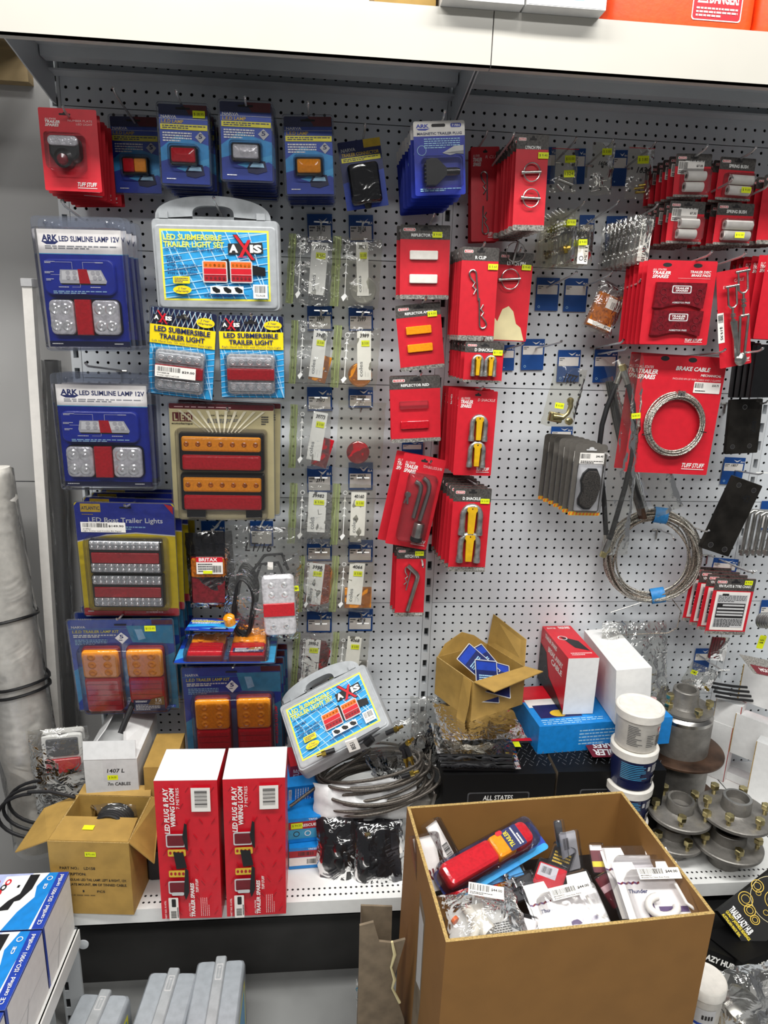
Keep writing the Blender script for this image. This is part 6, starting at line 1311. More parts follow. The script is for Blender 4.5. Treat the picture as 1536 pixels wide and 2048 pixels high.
# ---- small open carton with blue cards
mw = mat4(Vector((87, -236, -120)), *[v for v in (Vector((.896, .444, 0)), Vector((0, 0, 1)), Vector((.444, -.896, 0)))])
W, H, D = 178, 112, 160
t = thing('kraft_carton', 'small open kraft carton with torn flap, full of blue packets', 'carton', mw); open_carton(t, W, H, D, 'kraft', 'kraft_in', 3)
flap(t, [(W-1, 0, -4), (W-1, 0, -D+4), (W+14, 88, -D+2), (W+22, 62, -30)]); flap(t, [(2, 0, -1), (W, 0, -1), (W+22, 0, 42), (26, -8, 52)]); flap(t, [(W-4, 0, -D+1), (4, 0, -D+1), (30, 30, -D-4), (88, 52, -D-6), (130, 34, -D-4)]); flap(t, [(0, -2, -8), (0, -2, -40), (-22, -120, -32), (-26, -128, 2), (-14, -60, 4)])
for k, (x, z, rx, rz) in enumerate(((60, -60, .9, .5), (95, -80, 1.0, .2), (70, -40, .6, -.3), (110, -50, 1.1, -.6))):
    m = M(70, 110); m.T = Matrix.Translation((x-30, 2-k*4, z)) @ Matrix.Rotation(-rx, 4, 'X') @ Matrix.Rotation(rz, 4, 'Z') @ Matrix.Translation((0, 40, 0)); m.prism([(a, b_) for a, b_ in rring(0, -110, 70, 0, 3)], -.8, 0, 'lgrey'); m.R(.03, .02, .97, .98, 'navy', 2); m.R(.06, .05, .94, .25, 'blue'); m.G(.15, .35, .8, .5, 3, 'pale_blue')
    solo(m, 'blue_packet', 'blue packet in the small kraft carton, %s' % ('lying against its left side', 'standing upright in the middle', 'at the front with white edge', 'rightmost, tilted over')[k], 'packet', mw, 'blue packets')
# ---- blue flat box, red box, white box
W, H, D = 376, 80, 200
t = pbox('hub_box', 'long flat bright blue box lying on the black cartons', 'carton', frame_up(Vector((262, -262, -235)), 5), W, H, D, {'all': 'box_blue'})
m = pface('front', W, H, D); m.G(.3, .2, .62, .8, 5, 'pale_blue', 0, .35); m.build('front_print', t)
m = pface('top', W, H, D); m.R(0, .0, .3, .4, 'red'); m.R(.02, .35, .3, .55, 'white'); m.R(.05, .5, .36, .82, 'navy'); m.E(.2, .72, .06, .08, 'gold'); m.G(.04, .85, .5, .98, 3, 'pale_blue', 0, .35); m.build('top_print', t)
mw = frame_up(Vector((354, -204, -71)), 2); W, H, D = 84, 163, 200
mw = mat4(Vector((340, -210, -70)), Vector((.999, .03, 0)), Vector((0, 0, 1)), Vector((.03, -.999, 0)))
t = pbox('break_away_cable_carton', 'red and black carton with a white end, standing on the blue box', 'carton', mw, W, H, D, {'all': 'red', 'front': 'carton_white', 'left': 'red'}, None)
m = pface('top', W, H, D); m.X('TRAILER SPARES', .5, .03, .9, .1, 'white', .03, .2); m.X('BREAK AWAY CABLE', .1, .05, .4, .1, 'white', .01, .2); m.P([(.3, .35), (.8, .5), (.9, .8), (.5, .7)], 'black'); m.ring(.35, .4, .16, 3, 'lgrey'); m.G(.2, .84, .9, .93, 2, 'pink'); m.build('top_print', t)
m = pface('left', W, H, D); m.X('TRAILER SPARES', .15, .05, .6, .13, 'white', .03, .2); m.X('BREAK AWAY', .3, .2, .85, .3, 'white', .03, .1); m.X('CABLE', .45, .33, .85, .43, 'white', .03, .1); m.P([(0, .3), (.25, .35), (.4, .7), (.7, .8), (1, .95), (1, 1), (0, 1)], 'black'); m.ring(.3, .7, .1, 3, 'dgrey'); m.build('side_print', t)
mw = mat4(Vector((408, -300, -78)), Vector((.9995, .03, 0)), Vector((0, 0, 1)), Vector((.03, -.9995, 0)))
t = pbox('white_carton', 'plain white oblong carton beside the red and black carton', 'carton', mat4(Vector((447, -262, -78)), Vector((.998, .06, 0)), Vector((0, 0, 1)), Vector((-.12, -.992, 0))), 92, 155, 240, {'all': 'carton_white'})
# ---- stack of tubs
def tub(z, lab, body, white):
    t = thing('grease_tub', lab, 'tub', upright((478, -345, z), 0), 'stacked tubs')
    m = M(); m.lathe([(47, 0), (49, 3), (53, 80), (54, 82)], body, 40); m.build('body', t)
    m = M(); m.lathe([(53.5, 80), (57, 82), (57.5, 101), (55, 104), (50, 104), (48, 102), (.2, 102)], 'nylon', 40); m.build('lid', t)
    m = M(); # print wrapped on the side facing the room
    def arc(a0, a1, y0, y1, mat, e=.5):
        n = max(2, int(abs(a1-a0)/4)); g = [[((51+e+ (y-8)*.045)*math.sin(math.radians(a0+(a1-a0)*i/n)), y, (51+e+(y-8)*.045)*math.cos(math.radians(a0+(a1-a0)*i/n))) for i in range(n+1)] for y in (y0, y1)]; m.sheet(g, mat)
    rd = random.Random(3)
    if white:
        for k in range(12): arc(-50, -50+rd.uniform(20, 40), 70-k*4.6, 71.6-k*4.6, 'dgrey')
        for k in range(7): arc(0, rd.uniform(10, 26), 50-k*5, 51.6-k*5, 'dgrey')
        for k in range(7): arc(30, 46, 20+k*4.2, 22.6+k*4.2, 'print_black')
        arc(33, 43, 56, 68, 'red'); arc(34.5, 41.5, 57.5, 66.5, 'nylon', .8)
    else:
        arc(-62, 62, 4, 22, 'deep'); 
        for k in range(9): arc(-55, -55+rd.uniform(50, 74), 72-k*5, 73.6-k*5, 'cyan', .9)
        for k in range(6): arc(28, 28+rd.uniform(16, 26), 70-k*3.6, 71.4-k*3.6, 'white', .9)
        arc(36, 60, 16, 34, 'paper', .9)
        for k in range(6): arc(38+3.6*k, 40+3.6*k, 18, 32, 'print_black', 1.2)
        arc(14, 22, 58, 70, 'lgrey', .9)
    m.build('print', t)
    return t
for k, (b_, wh, lab) in enumerate((('navy', 0, 'dark blue tub, lowest of the stack, behind the big carton'), ('navy', 0, 'dark blue tub with white lettering, third down in the tub stack'), ('navy', 0, 'dark blue tub with white lettering directly under the white tub'), ('nylon', 1, 'white plastic tub with white lid, topmost of the tub stack'))): tub(S0+1+k*104.5, lab, b_, wh)
# ---- brake drums and hubs
def stud(t, x, y, z, up=29, s=1.0):
    m = M(); m.lathe([(5.2*s, -6), (5.2*s, up-10)], 'yzinc', 12, (x, y, z)); m.build('stud', t)
    m = M(); m.lathe([(8*s, up-16), (11*s, up-12), (11.5*s, up-2), (9.5*s, up), (4*s, up)], 'yzinc', 6, (x, y, z), smooth=False); m.build('wheel_nut', t)
def hub(p, lab, r, neck, nlen, blen, ns, ph=0.3, th=11, body=None, grp='trailer wheel hubs'):
    """wheel hub: origin under the flange"""
    t = thing('wheel_hub', lab, 'wheel hub', upright(p, 0), grp)
    m = M(); m.lathe([(r*.97, 0), (r, 2), (r, th-2), (r*.97, th), (neck*1.25, th+.2), (neck*1.02, th+6), (neck, th+nlen-2), (neck*.96, th+nlen), (neck*.8, th+nlen), (neck*.78, th+nlen-22), (.5, th+nlen-24)], 'cast', 48, caps=False); m.lathe([(.5, -blen), (neck*.9, -blen), (neck*.95, -blen+3), (neck*1.1, -2), (neck*1.3, 0), (r*.97, 0)], 'cast', 48, caps=False); m.build('casting', t)
    m = M(); m.lathe([(neck*.97, th+nlen+.2), (neck*.79, th+nlen+.2)], 'machined', 40, caps=False); m.build('machined_rim', t)
    for k in range(ns):
        a = ph+2*math.pi*k/ns; stud(t, r*.8*math.cos(a), th, r*.8*math.sin(a))
    return t
hub((606, -360, -502), 'lower wheel hub of the left stack beside the big carton', 74, 40, 30, 43, 5, .2)
hub((612, -362, -430), 'upper wheel hub of the left stack, open neck with brass nuts', 78, 33, 34, 31, 5, .75)
hub((728, -400, -492), 'lower wheel hub of the right stack, near the shelf edge', 84, 42, 34, 53, 5, .5)
hub((738, -395, -410), 'upper wheel hub of the right stack, with six brass nuts', 86, 34, 40, 37, 6, .25)
def drum(p, lab, R, body, h, th=9, top=False):
    t = thing('brake_drum', lab, 'brake drum', upright(p, 0), 'brake drums')
    m = M(); m.lathe([(body*.8, 0), (R*.97, 0), (R, 2), (R, th-2), (R*.97, th), (body, th)], 'rust', 56, caps=False); m.build('disc', t)
    m = M(); m.lathe([(body, th), (body, th+h*.82)], 'cast', 56, caps=False); m.build('drum_wall', t)
    m = M(); m.lathe([(body, th+h*.82), (body*1.0, th+h*.9), (body*.9, th+h*.98), (body*.84, th+h), (.5, th+h)], 'machined', 56, caps=False); m.build('drum_face', t)
    return t
drum((722, -150, -538), 'lower brake drum with brown disc, under the top drum', 122, 78, 142)
t = drum((712, -150, -384), 'upper brake drum with open hub neck and brass nuts', 122, 79, 120, top=True)
m = M(); z1 = 9+120; m.lathe([(74, z1), (74, z1+7), (42, z1+8), (36, z1+16), (34, z1+56), (32, z1+58), (26, z1+58), (25, z1+26), (.5, z1+24)], 'cast', 40, caps=False); m.build('hub_neck', t)
for a in (.35, 1.5, 2.75, 4.2, 5.4): stud(t, 64*math.cos(a), z1+5, 64*math.sin(a), 26, 1.05)
stud(t, 64*math.cos(2.75), z1+5+26, 64*math.sin(2.75), 26, 1.0)
# bag with pink and brown packets behind the white box
t = thing('bagged_packets', 'tall clear bag of brown and pink packets beside the plain white carton', 'bag', face((1215, 1262), (1325, 1262), (1255, 1420), (-75, -75, -150))[0]); mw, W, H = face((1215, 1262), (1325, 1262), (1255, 1420), (-75, -75, -150))
for k, (x, y, w_, h_, mt, r_) in enumerate(((.25, .35, 46, 60, 'kraft', -30), (.45, .3, 40, 60, 'kraft_edge', -35), (.5, .6, 44, 46, 'wine', -20), (.55, .8, 46, 40, 'pink', -10))):
    m = M(); m.T = Matrix.Translation((x*W, -y*H, -8+k*5)) @ Matrix.Rotation(math.radians(r_), 4, 'Z'); m.slab(0, -h_, w_, 0, 4, -3, 5, mt, 2); m.build('packet', t)
m = M(); m.T = Matrix.Translation((.6*W, -.85*H, 18)); 
for k in range(3): m.tube([(8*math.cos(a*.52)+k*14, 8*math.sin(a*.52)-k*8, 0) for a in range(12)], 2.2, 'pink', 6, True)
m.build('ring_seal', t)
m = M(W, H); pillow(m, -16, 26, W+12, -H*1.12, 20, 'bag_crisp', 16, 22, 141, 9, .03); m.build('bag_film', t)
# small bag with yellow sticker on the drum and black strips
t, mw, W, H = partsbag(((1385, 1322), (1440, 1345), (1375, 1368)), 'small crumpled bag with a yellow sticker on top of the drum stack', -95, 151, tubes_in('brass', [(.8, .8, .95, .9)], 4), [(.05, .3, '$', 20)], film='bag_crisp')
for k in range(4):
    m = M(); m.tube([(0, 0, 0), (30, -6, 0), (70, -12, 2), (110, -13, 8)], 4, 'rubber', 8); solo(m, 'rubber_strip', 'black rubber strip lying behind the white cartons, %s' % ('lowest', 'second from below', 'third from below', 'uppermost')[k], 'strip', mat4(at(1432-k*4, 1392-k*9, -90), *WALL), 'black rubber strips')
# ---- stacks of white and red cartons at the right
rights = [ # px front-left-top, w, h, d, yaw
    ((1432, 1330), -130, 66, 175, 120, 'white carton, top left of the group at the right edge'),
    ((1482, 1350), -150, 90, 205, 130, 'white carton, top right of the group at the right edge'),
    ((1352, 1393), -110, 50, 200, 110, 'narrow white carton beside the drum stack'),
    ((1392, 1420), -170, 62, 150, 120, 'white carton in the middle of the right group'),
    ((1446, 1470), -235, 76, 150, 110, 'white carton below the top pair of the right group')]
def rbox(x, y, z1, z0, w_, d_, an, lab, redtop=True):
    H = z1-z0; t = pbox('hub_kit_carton', lab, 'carton', mat4(Vector((x, y, z1)), *[v for v in (Vector((math.cos(math.radians(an)), math.sin(math.radians(an)), 0)), Vector((0, 0, 1)), Vector((math.sin(math.radians(an)), -math.cos(math.radians(an)), 0)))]), w_, H, d_, {'all': 'carton_white', 'top': 'carton_grey', 'bottom': 'red'}, 'white and red hub kit cartons')
    m = pface('front', w_, H, d_); m.R(0, .0, .02, 1, 'kraft_edge'); m.R(.0, 0, .018, 1, 'kraft_edge'); m.R(.965, 0, .985, 1, 'red'); m.R(.985, 0, 1, 1, 'greyboard'); m.build('front_print', t)
    m = pface('left', w_, H, d_); m.R(.0, 0, .05, 1, 'red'); m.build('side_print', t); return t
for (px, py), Y, z0, w_, lab in (((1487, 1328), -62, -285, 150, 'topmost white carton at the right edge under the loose card'), ((1433, 1396), -50, -412, 72, 'white carton directly right of the upper brake drum'), ((1472, 1426), -95, -440, 110, 'white carton below the topmost one at the right edge'), ((1450, 1541), -75, S0+1, 130, 'lowest white carton behind the right wheel hubs'), ((1513, 1482), -185, S0+1, 120, 'tall white carton at the right edge behind the right wheel hubs'), ((1424, 1440), -50, S0+1, 60, 'narrow white carton behind the brake drums')):
    if lab: q = at(px, py, Y); rbox(q.x, q.y, q.z, z0, w_, 42, -48, lab)
t = thing('loose_card', 'loose grey and red card lying on the white cartons at the right edge', 'card', face((1478, 1308), (1545, 1322), (1500, 1345), (-215, -215, -290))[0]); mw, W, H = face((1478, 1308), (1545, 1322), (1500, 1345), (-215, -215, -290)); m = M(W, H); backing(m, 'tread', 2); m.R(.1, .5, 1, .98, 'wine'); m.X('HOLDEN', .3, .6, .8, .8, 'white', .02); m.build('card', t)
# ================================================================ ON THE TOP SHELF
TZ = 1294.5
W, H, D = 140, 120, 160
t = pbox('white_box', 'white box overhanging the top shelf, left one of the pair', 'box', mat4(Vector((-98, -412, TZ+H)), *WALL), 144, H, D, {'all': 'carton_white'})
m = pface('front', 144, H, D); m.R(.02, .9, .98, .99, 'lgrey'); m.build('front_print', t)
t = pbox('white_box', 'white box with blue panels overhanging the top shelf beside the orange can', 'box', mat4(Vector((50, -414, TZ+H)), *WALL), 143, H, D, {'all': 'carton_white'})
m = pface('front', 143, H, D); m.R(.12, .3, .42, .9, 'sky'); m.R(.42, .3, .72, .9, 'pale_blue'); m.R(.02, .93, .98, .99, 'lgrey'); m.build('front_print', t)
t = pbox('kraft_box', 'brown and black box on the top shelf left of the white boxes', 'box', mat4(Vector((-215, -376, TZ+H)), *WALL), 110, H, D, {'all': 'kraft'})
for k, (x, w_, lab) in enumerate(((214, 288, 'orange plastic jerry can with a red DANGER label on the top shelf'), (506, 240, 'orange plastic jerry can at the right end of the top shelf'))):
    t = thing('jerry_can', lab, 'jerry can', mat4(Vector((x, -366, TZ+2)), *WALL), 'orange jerry cans')
    m = M(); H = 260
    R = []
    for z_, q in ((0, 8), (4, 1), (14, 0), (220, 0), (240, 6), (256, 26)): R.append([(a, z_, -b_) for a, b_ in rring(q, q, w_-q, 150-q, 22, 5)][::-1])
    m.loft([r_[::-1] for r_ in R], 'jerry', True); m.build('tank', t)
    m = M(); m.tube([(w_*.25, 250, -75), (w_*.27, 285, -75), (w_*.7, 285, -75), (w_*.75, 250, -75)], 10, 'jerry', 12); m.build('handle', t)
    m = M(); m.lathe([(24, 250), (24, 276), (20, 280), (.5, 280)], 'black', 24, (w_*.88, 0, -75)); m.build('screw_cap', t)
    if not k:
        m = M(96, 62, 0); m.T = Matrix.Translation((160, 76, .8)); m.R(0, 0, 1, 1, 'paper', 5); m.R(.02, .03, .98, .97, 'red', 5); m.P([(.2, .1), (.31, .55), (.09, .55)], 'white'); m.P([(.2, .2), (.275, .5), (.125, .5)], 'red'); m.X('!', .19, .26, .21, .47, 'white', .03); m.X('DANGER!', .33, .26, .92, .56, 'white', .04); m.X('RUBBISH', .36, .05, .82, .2, 'black', .02, .15); m.G(.08, .64, .92, .92, 3, 'pink'); m.build('danger_label', t)
# ================================================================ FOREGROUND: BIG CARTON
W, H, D = 472, -200-FLOOR, 322
mw = mat4(Vector((-99, -913, -200)), Vector((.998, .06, 0)), Vector((0, 0, 1)), Vector((.085, -.9964, 0)))
t = thing('large_carton', 'big open brown carton in the foreground full of lamp packs', 'carton', mw)
m = M(); th = 6
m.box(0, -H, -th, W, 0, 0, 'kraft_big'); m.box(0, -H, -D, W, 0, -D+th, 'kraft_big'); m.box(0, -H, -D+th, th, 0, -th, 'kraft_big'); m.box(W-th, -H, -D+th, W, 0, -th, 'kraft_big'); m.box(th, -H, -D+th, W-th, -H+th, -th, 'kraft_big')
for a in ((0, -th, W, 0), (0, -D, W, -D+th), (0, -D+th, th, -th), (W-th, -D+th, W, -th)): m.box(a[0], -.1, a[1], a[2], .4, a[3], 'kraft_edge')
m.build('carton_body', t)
m = M(D, H); m.T = FT('left', W, H, D); m.P([(.45, .1), (.6, .12), (.62, .4), (.56, .62), (.46, .6), (.48, .3)], 'greyboard'); m.P([(.47, .14), (.58, .15), (.6, .36), (.5, .38)], 'lgrey'); m.build('torn_tape', t)
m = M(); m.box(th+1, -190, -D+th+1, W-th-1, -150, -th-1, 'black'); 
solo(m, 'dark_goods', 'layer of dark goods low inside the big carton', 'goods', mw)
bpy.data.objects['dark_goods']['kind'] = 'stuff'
BG = 'packs in the big carton'
def facez(tl, tr, bl, Z):
    return face3(atz(*tl, Z[0]), atz(*tr, Z[1]), atz(*bl, Z[2]))
# long red tail lamp
mw2, W2, H2 = facez((862, 1748), (1058, 1640), (900, 1812), (-262, -238, -285))
t = thing('tail_lamp_pack', 'long red and amber tail lamp on a blue card, lying diagonally in the big carton', 'lamp pack', mw2, BG)
m = M(W2, H2); backing(m, 'blue', 14); m.R(0, .8, 1, 1, 'sky', 8); m.R(.62, 0, .98, .75, 'navy', 10); m.build('card', t)
m = M(W2, H2); m.slab(4, -.82*H2, .86*W2, -.04*H2, 16, 1, 22, 'wine', 3); m.build('lamp_base', t)
m = M(W2, H2); m.slab(6, -.78*H2, .5*W2, -.06*H2, 10, 20, 42, 'lens_red', 8); m.slab(.66*W2, -.78*H2, .86*W2, -.06*H2, 14, 20, 42, 'lens_red', 8); m.build('red_lens', t)
m = M(W2, H2); m.slab(.49*W2, -.78*H2, .67*W2, -.06*H2, 6, 20, 42, 'amber', 6); m.build('amber_lens', t)
m = M(W2, H2, 42.5); m.R(.6, .1, .76, .76, 'navy', 3); m.G(.69, .14, .74, .7, 2, 'white', 1); m.X('TRAILER', .62, .16, .66, .66, 'yellow', .02, 0, 90); m.R(.56, .06, .62, .2, 'red', 4); m.build('badge', t)
m = M(W2, H2); m.slab(-2, -.88*H2, .92*W2, 2, 16, 1.5, 47, 'blister', 7); m.build('blister', t)
# clear clamshell packs
def clampack(q, Z, lab, price_s=True, blue=True):
    mw2, W2, H2 = facez(*q, Z); t = thing('clamshell_pack', lab, 'clamshell pack', mw2, BG)
    m = M(W2, H2); m.prism([(0, 0), (0, -H2), (W2, -H2), (W2, 0), (.68*W2, 0), (.65*W2, -.13*H2), (.34*W2, -.13*H2), (.32*W2, 0)], -.8, 0, 'paper')
    for k in range(8): m.P([(.0+.04*k, .3+.02*(k % 2)), (.04+.04*k, .3+.02*((k+1) % 2)), (.04+.04*k, .33+.02*((k+1) % 2)), (.0+.04*k, .33+.02*(k % 2))], 'wine' if k % 2 else 'purple')
    m.X('Thunder', .12, .42, .4, .48, 'navy', .02, .2); m.R(.3, .62, .42, .98, 'purpletint'); m.R(.48, .68, .9, .76, 'purpletint'); m.E(.62, .86, .2, .1, 'lgrey'); m.build('card', t)
    m = M(W2, H2); m.tube([(W2*(.5+.2*math.cos(a*.35)), -H2*(.72+.14*math.sin(a*.35)), 12) for a in range(14)], 7, 'nylon', 10); m.tube([(W2*.8, -H2*.4, 14), (W2*.85, -H2*.7, 14), (W2*.95, -H2*.78, 12)], 3, 'nylon', 8); m.build('bracket', t)
    m = M(W2, H2); m.slab(.1*W2, -.97*H2, .96*W2, -.22*H2, 10, .5, 30, 'blister', 7); m.slab(-5, -H2-5, W2+5, 5, 8, -2, -.9, 'blister', .5); m.build('blister', t)
    if price_s:
        m = M(.62*W2, .17*H2, 31); m.T = Matrix.Translation((.25*W2, -.24*H2, 0)); m.box(0, -m.H, 30.4, m.W, 0, 31, 'paper'); m.B(.04, .08, .6, .55); m.X('$44.00', .66, .22, .95, .5, 'print_black', .03); m.X('MWBBR03', .05, .62, .3, .74, 'print_black', .01); m.X('Bracket For New Rule Pump', .05, .8, .7, .94, 'print_black', .01); m.build('price_label', t)
    return t
clampack(((1046, 1772), (1172, 1742), (1108, 1898)), (-238, -232, -285), 'clear clamshell pack with $44.00 label in the middle of the big carton')
clampack(((1198, 1696), (1332, 1694), (1240, 1838)), (-255, -252, -290), 'clear clamshell pack at the right side of the big carton, partly covered', False)
clampack(((1222, 1725), (1352, 1722), (1258, 1862)), (-225, -222, -262), 'clear clamshell pack lying uppermost at the right side of the big carton')
# packs standing against the left wall
for k, (q, Z, lab) in enumerate(((((852, 1655), (872, 1640), (905, 1790)), (-208, -205, -300), 'narrow clear pack standing on edge at the left of the big carton'), (((826, 1678), (868, 1668), (845, 1790)), (-212, -215, -285), 'clear pack with pink letters leaning on the left wall of the big carton'))):
    mw2, W2, H2 = facez(*q, Z); t = thing('clamshell_pack', lab, 'clamshell pack', mw2, BG)
    m = M(W2, H2); m.box(0, -H2, -2, W2, 0, 0, 'paper'); m.z = .2
    if k: m.X('RU', .3, .6, .9, .8, 'wine', .04)
    else:
        for j in range(6): m.P([(.1, .1+.13*j), (.3, .16+.13*j), (.1, .22+.13*j)], 'wine')
        m.B(.4, .35, .9, .6, 'print_black', False)
    m.build('card', t); m = M(W2, H2); m.slab(-4, -H2-4, W2+4, 6, 6, -12, 22, 'blister', 6); m.build('blister', t)
# bag with white valve at the front left
mw2, W2, H2 = facez((880, 1800), (1010, 1775), (930, 1905), (-250, -240, -275))
t = thing('bagged_fitting', 'clear bag with a white fitting and $44.00 label, front left in the big carton', 'bagged part', mw2, BG)
m = M(W2, H2); m.prism([(a, b_) for a, b_ in rring(0, -H2, W2, 0, 6)], -1, 0, 'lgrey'); m.G(.35, .6, .9, .9, 7, 'dgrey'); m.R(.3, .2, .6, .5, 'paper'); m.build('card', t)
m = M(W2, H2); m.T = Matrix.Translation((.42*W2, -.55*H2, 14)) @ Matrix.Rotation(.5, 4, 'Z'); m.lathe([(14, -30), (16, -26), (16, 0), (9, 4), (9, 30)], 'nylon', 20); m.tube([(-30, -20, 0), (-10, -10, 4), (10, -14, 2)], 8, 'nylon', 10); m.lathe([(7, 0), (7, 6)], 'orange', 12, (-30, 20, 0)); m.build('fitting', t)
m = M(W2, H2); pillow(m, -10, 10, W2+14, -H2-6, 34, 'bag_crisp', 16, 14, 161, 9, .03); m.build('bag_film', t)
m = M(62, 22, 39); m.T = Matrix.Translation((.42*W2, .02*H2, 0)) @ Matrix.Rotation(-.35, 4, 'Z'); m.box(0, -22, 38, 62, 0, 39, 'paper'); m.B(.04, .1, .6, .6); m.X('$44.00', .64, .25, .95, .5, 'print_black', .02); m.G(.05, .7, .7, .92, 2, 'print_black'); m.build('price_label', t)
# small packs filling the middle
for k, (q, Z, mt, lab) in enumerate((
    (((1108, 1642), (1122, 1640), (1160, 1728)), (-212, -212, -285), 'dgrey', 'grey edged pack standing upright at the back of the big carton'),
    (((1118, 1668), (1150, 1660), (1165, 1735)), (-225, -225, -290), 'lgrey', 'white labelled pack leaning at the back of the big carton'),
    (((1110, 1690), (1150, 1705), (1075, 1722)), (-262, -262, -275), 'black', 'black card with small gold print near the back of the big carton'),
    (((1080, 1722), (1135, 1742), (1060, 1762)), (-268, -266, -280), 'red', 'red and silver card with barcode in the middle of the big carton'),
    (((1178, 1690), (1202, 1690), (1180, 1745)), (-250, -250, -280), 'wine', 'small red, black and yellow pack between the clear packs'),
    (((1190, 1758), (1212, 1745), (1225, 1820)), (-270, -270, -300), 'wine', 'red striped pack wedged between the two clear clamshells'),
    (((985, 1770), (1060, 1745), (1000, 1815)), (-285, -280, -300), 'black', 'black connector pack with steel bolts in the middle of the big carton'),
    (((1030, 1830), (1075, 1842), (1010, 1868)), (-262, -258, -275), 'paper', 'white card corner beside the front left clear pack'),
    (((930, 1775), (1035, 1725), (945, 1800)), (-285, -275, -295), 'sky', 'blue edged pack lying under the long tail lamp'))):
    mw2, W2, H2 = facez(*q, Z); t = thing('small_pack', lab, 'pack', mw2, BG); m = M(W2, H2); m.prism([(a, b_) for a, b_ in rring(0, -H2, W2, 0, 3)], -2, 0, mt)
    if k == 2: m.G(.1, .2, .9, .8, 4, 'gold')
    if k in (1, 3): m.R(.05, .05, .7, .6, 'lgrey'); m.B(.15, .15, .5, .45)
    if k == 4: m.R(0, 0, 1, .2, 'paper'); m.R(0, .6, 1, .8, 'yellow')
    if k == 5: m.R(0, .3, 1, .5, 'pink')
    m.build('card', t)
    if k == 6:
        for j in range(3): m = M(W2, H2); m.T = Matrix.Translation((W2*(.35+.15*j), -H2*(.2+.25*j), 6)); m.lathe([(9, -4), (9, 2), (4, 4), (4, 10), (7, 11), (7, 15), (3, 18)], 'chrome', 14); m.build('bolt', t)
    m = M(W2, H2); m.slab(-3, -H2-3, W2+3, 3, 4, .5, 12, 'blister', 4); m.build('blister', t)
# ================================================================ FOREGROUND: RIGHT
W, H, D = 132, 150, 150
def blackbox(tl, tr, bl, Y, lab, D=90, art=0):
    mw, W, H = face(tl, tr, bl, Y)
    t = pbox('hub_carton', lab, 'carton', mw, W, H, D, {'all': 'box_black'}, 'black hub cartons'); m = pface('front', W, H, D)
    if art == 0:
        m.X('TRAILER LAZY HUB', .09, .1, .16, .72, 'white', .03, 0, -90); m.X('QUALITY JAPANESE BEARINGS', .045, .1, .085, .8, 'yellow', .02, 0, -90); m.X('AUSTRALIAN MADE SEAL', -.0+.005, .1, .035, .64, 'yellow', .02, 0, -90)
        m.ring(.52, .5, .22, .9, 'cream', 40); m.ring(.52, .5, .09, 1.4, 'gold', 30); m.ring(.52, .5, .06, 1, 'cream', 24)
        for a in range(5): m.ring(.52+.15*math.cos(a*1.257+.4), .5+.15*W/H*math.sin(a*1.257+.4), .026, 1, 'gold', 14)
        for x, y, r_ in ((.3, .14, .07), (.26, .36, .055), (.24, .56, .045), (.48, .08, .06)): m.ring(x, y, r_, 1.6, 'gold', 20); m.ring(x, y, r_*.6, 1.2, 'gold', 16)
    elif art == 1:
        m.X('TRAILER LAZY HUB', -.0+.05, .1, .97, .22, 'white', .04); m.R(.05, .32, .95, .72, 'lgrey'); m.X('PLUS1.6', .1, .36, .5, .48, 'print_black', .01); m.G(.1, .52, .5, .66, 2, 'dgrey'); m.X('MADE', .6, .84, .75, .88, 'white')
    else:
        m.X('TRAILER LAZY HUB', .06, .08, .98, .2, 'white', .04); m.R(.06, .3, .95, .62, 'lgrey'); m.R(.06, .78, .9, .86, 'yellow')
    m.build('front_print', t); return t
blackbox((1436, 1822), (1588, 1705), (1492, 1914), (-590, -560, -660), 'black carton with gold bearing drawings and yellow print, uppermost at right', 60, 0)
blackbox((1350, 1872), (1478, 1922), (1318, 1968), (-690, -680, -720), 'black carton with white label, standing behind the big carton corner', 110, 1)
blackbox((1484, 1926), (1620, 1872), (1560, 2070), (-700, -660, -730), 'black carton with pale label at the bottom right corner', 110, 2)
t = pbox('spares_carton', 'dark cartons stacked on the floor below the black hub cartons', 'carton', frame_up(Vector((400, -560, -600)), 0), 420, -600-FLOOR, 180, {'all': 'box_black'})
t = thing('sealant_tub', 'tall white tub with blue label beside the big carton, bottom right', 'tub', upright((438, -800, -600), 0) @ Matrix.Diagonal((.84, 1, .84, 1)))
m = M(); m.lathe([(36, 0), (39, 2), (41, 138), (42, 140)], 'nylon', 40); m.build('body', t)
m = M(); m.lathe([(43, 138), (45, 140), (45, 158), (43, 161), (40, 159), (.3, 159)], 'nylon', 40); m.build('lid', t)
m = M(); g = lambda a0, a1, y0, y1, mt, e: m.sheet([[((39.5+e+y*.014)*math.sin(math.radians(a0+(a1-a0)*i/14)), y, (39.5+e+y*.014)*math.cos(math.radians(a0+(a1-a0)*i/14))) for i in range(15)] for y in (y0, y1)], mt)
g(-70, 12, 20, 120, 'lgrey', .5); g(-70, 12, 20, 88, 'narva', .9); g(-66, 8, 78, 82, 'white', 1.3); g(-66, 8, 40, 44, 'white', 1.3)
for k, ch in enumerate((-40, -18)): g(ch, ch+14, 50, 70, 'white', 1.3); g(ch+4, ch+10, 54, 66, 'narva', 1.6)
for k in range(4): g(-30+9*k, -24+9*k, 98, 108, 'print_black', 1.3)
m.build('label', t)
m = M(); m.box(-45, -288, -60, 50, 0, 60, 'kraft'); solo(m, 'kraft_box', 'brown box under the tall white tub, bottom right', 'box', upright((440, -800, -601), 0))
mw, W, H = face((1442, 1968), (1560, 1952), (1450, 2080), (-790, -770, -820)); t = thing('bagged_parts', 'crumpled clear bag with a round metal part at the bottom right', 'bag', mw)
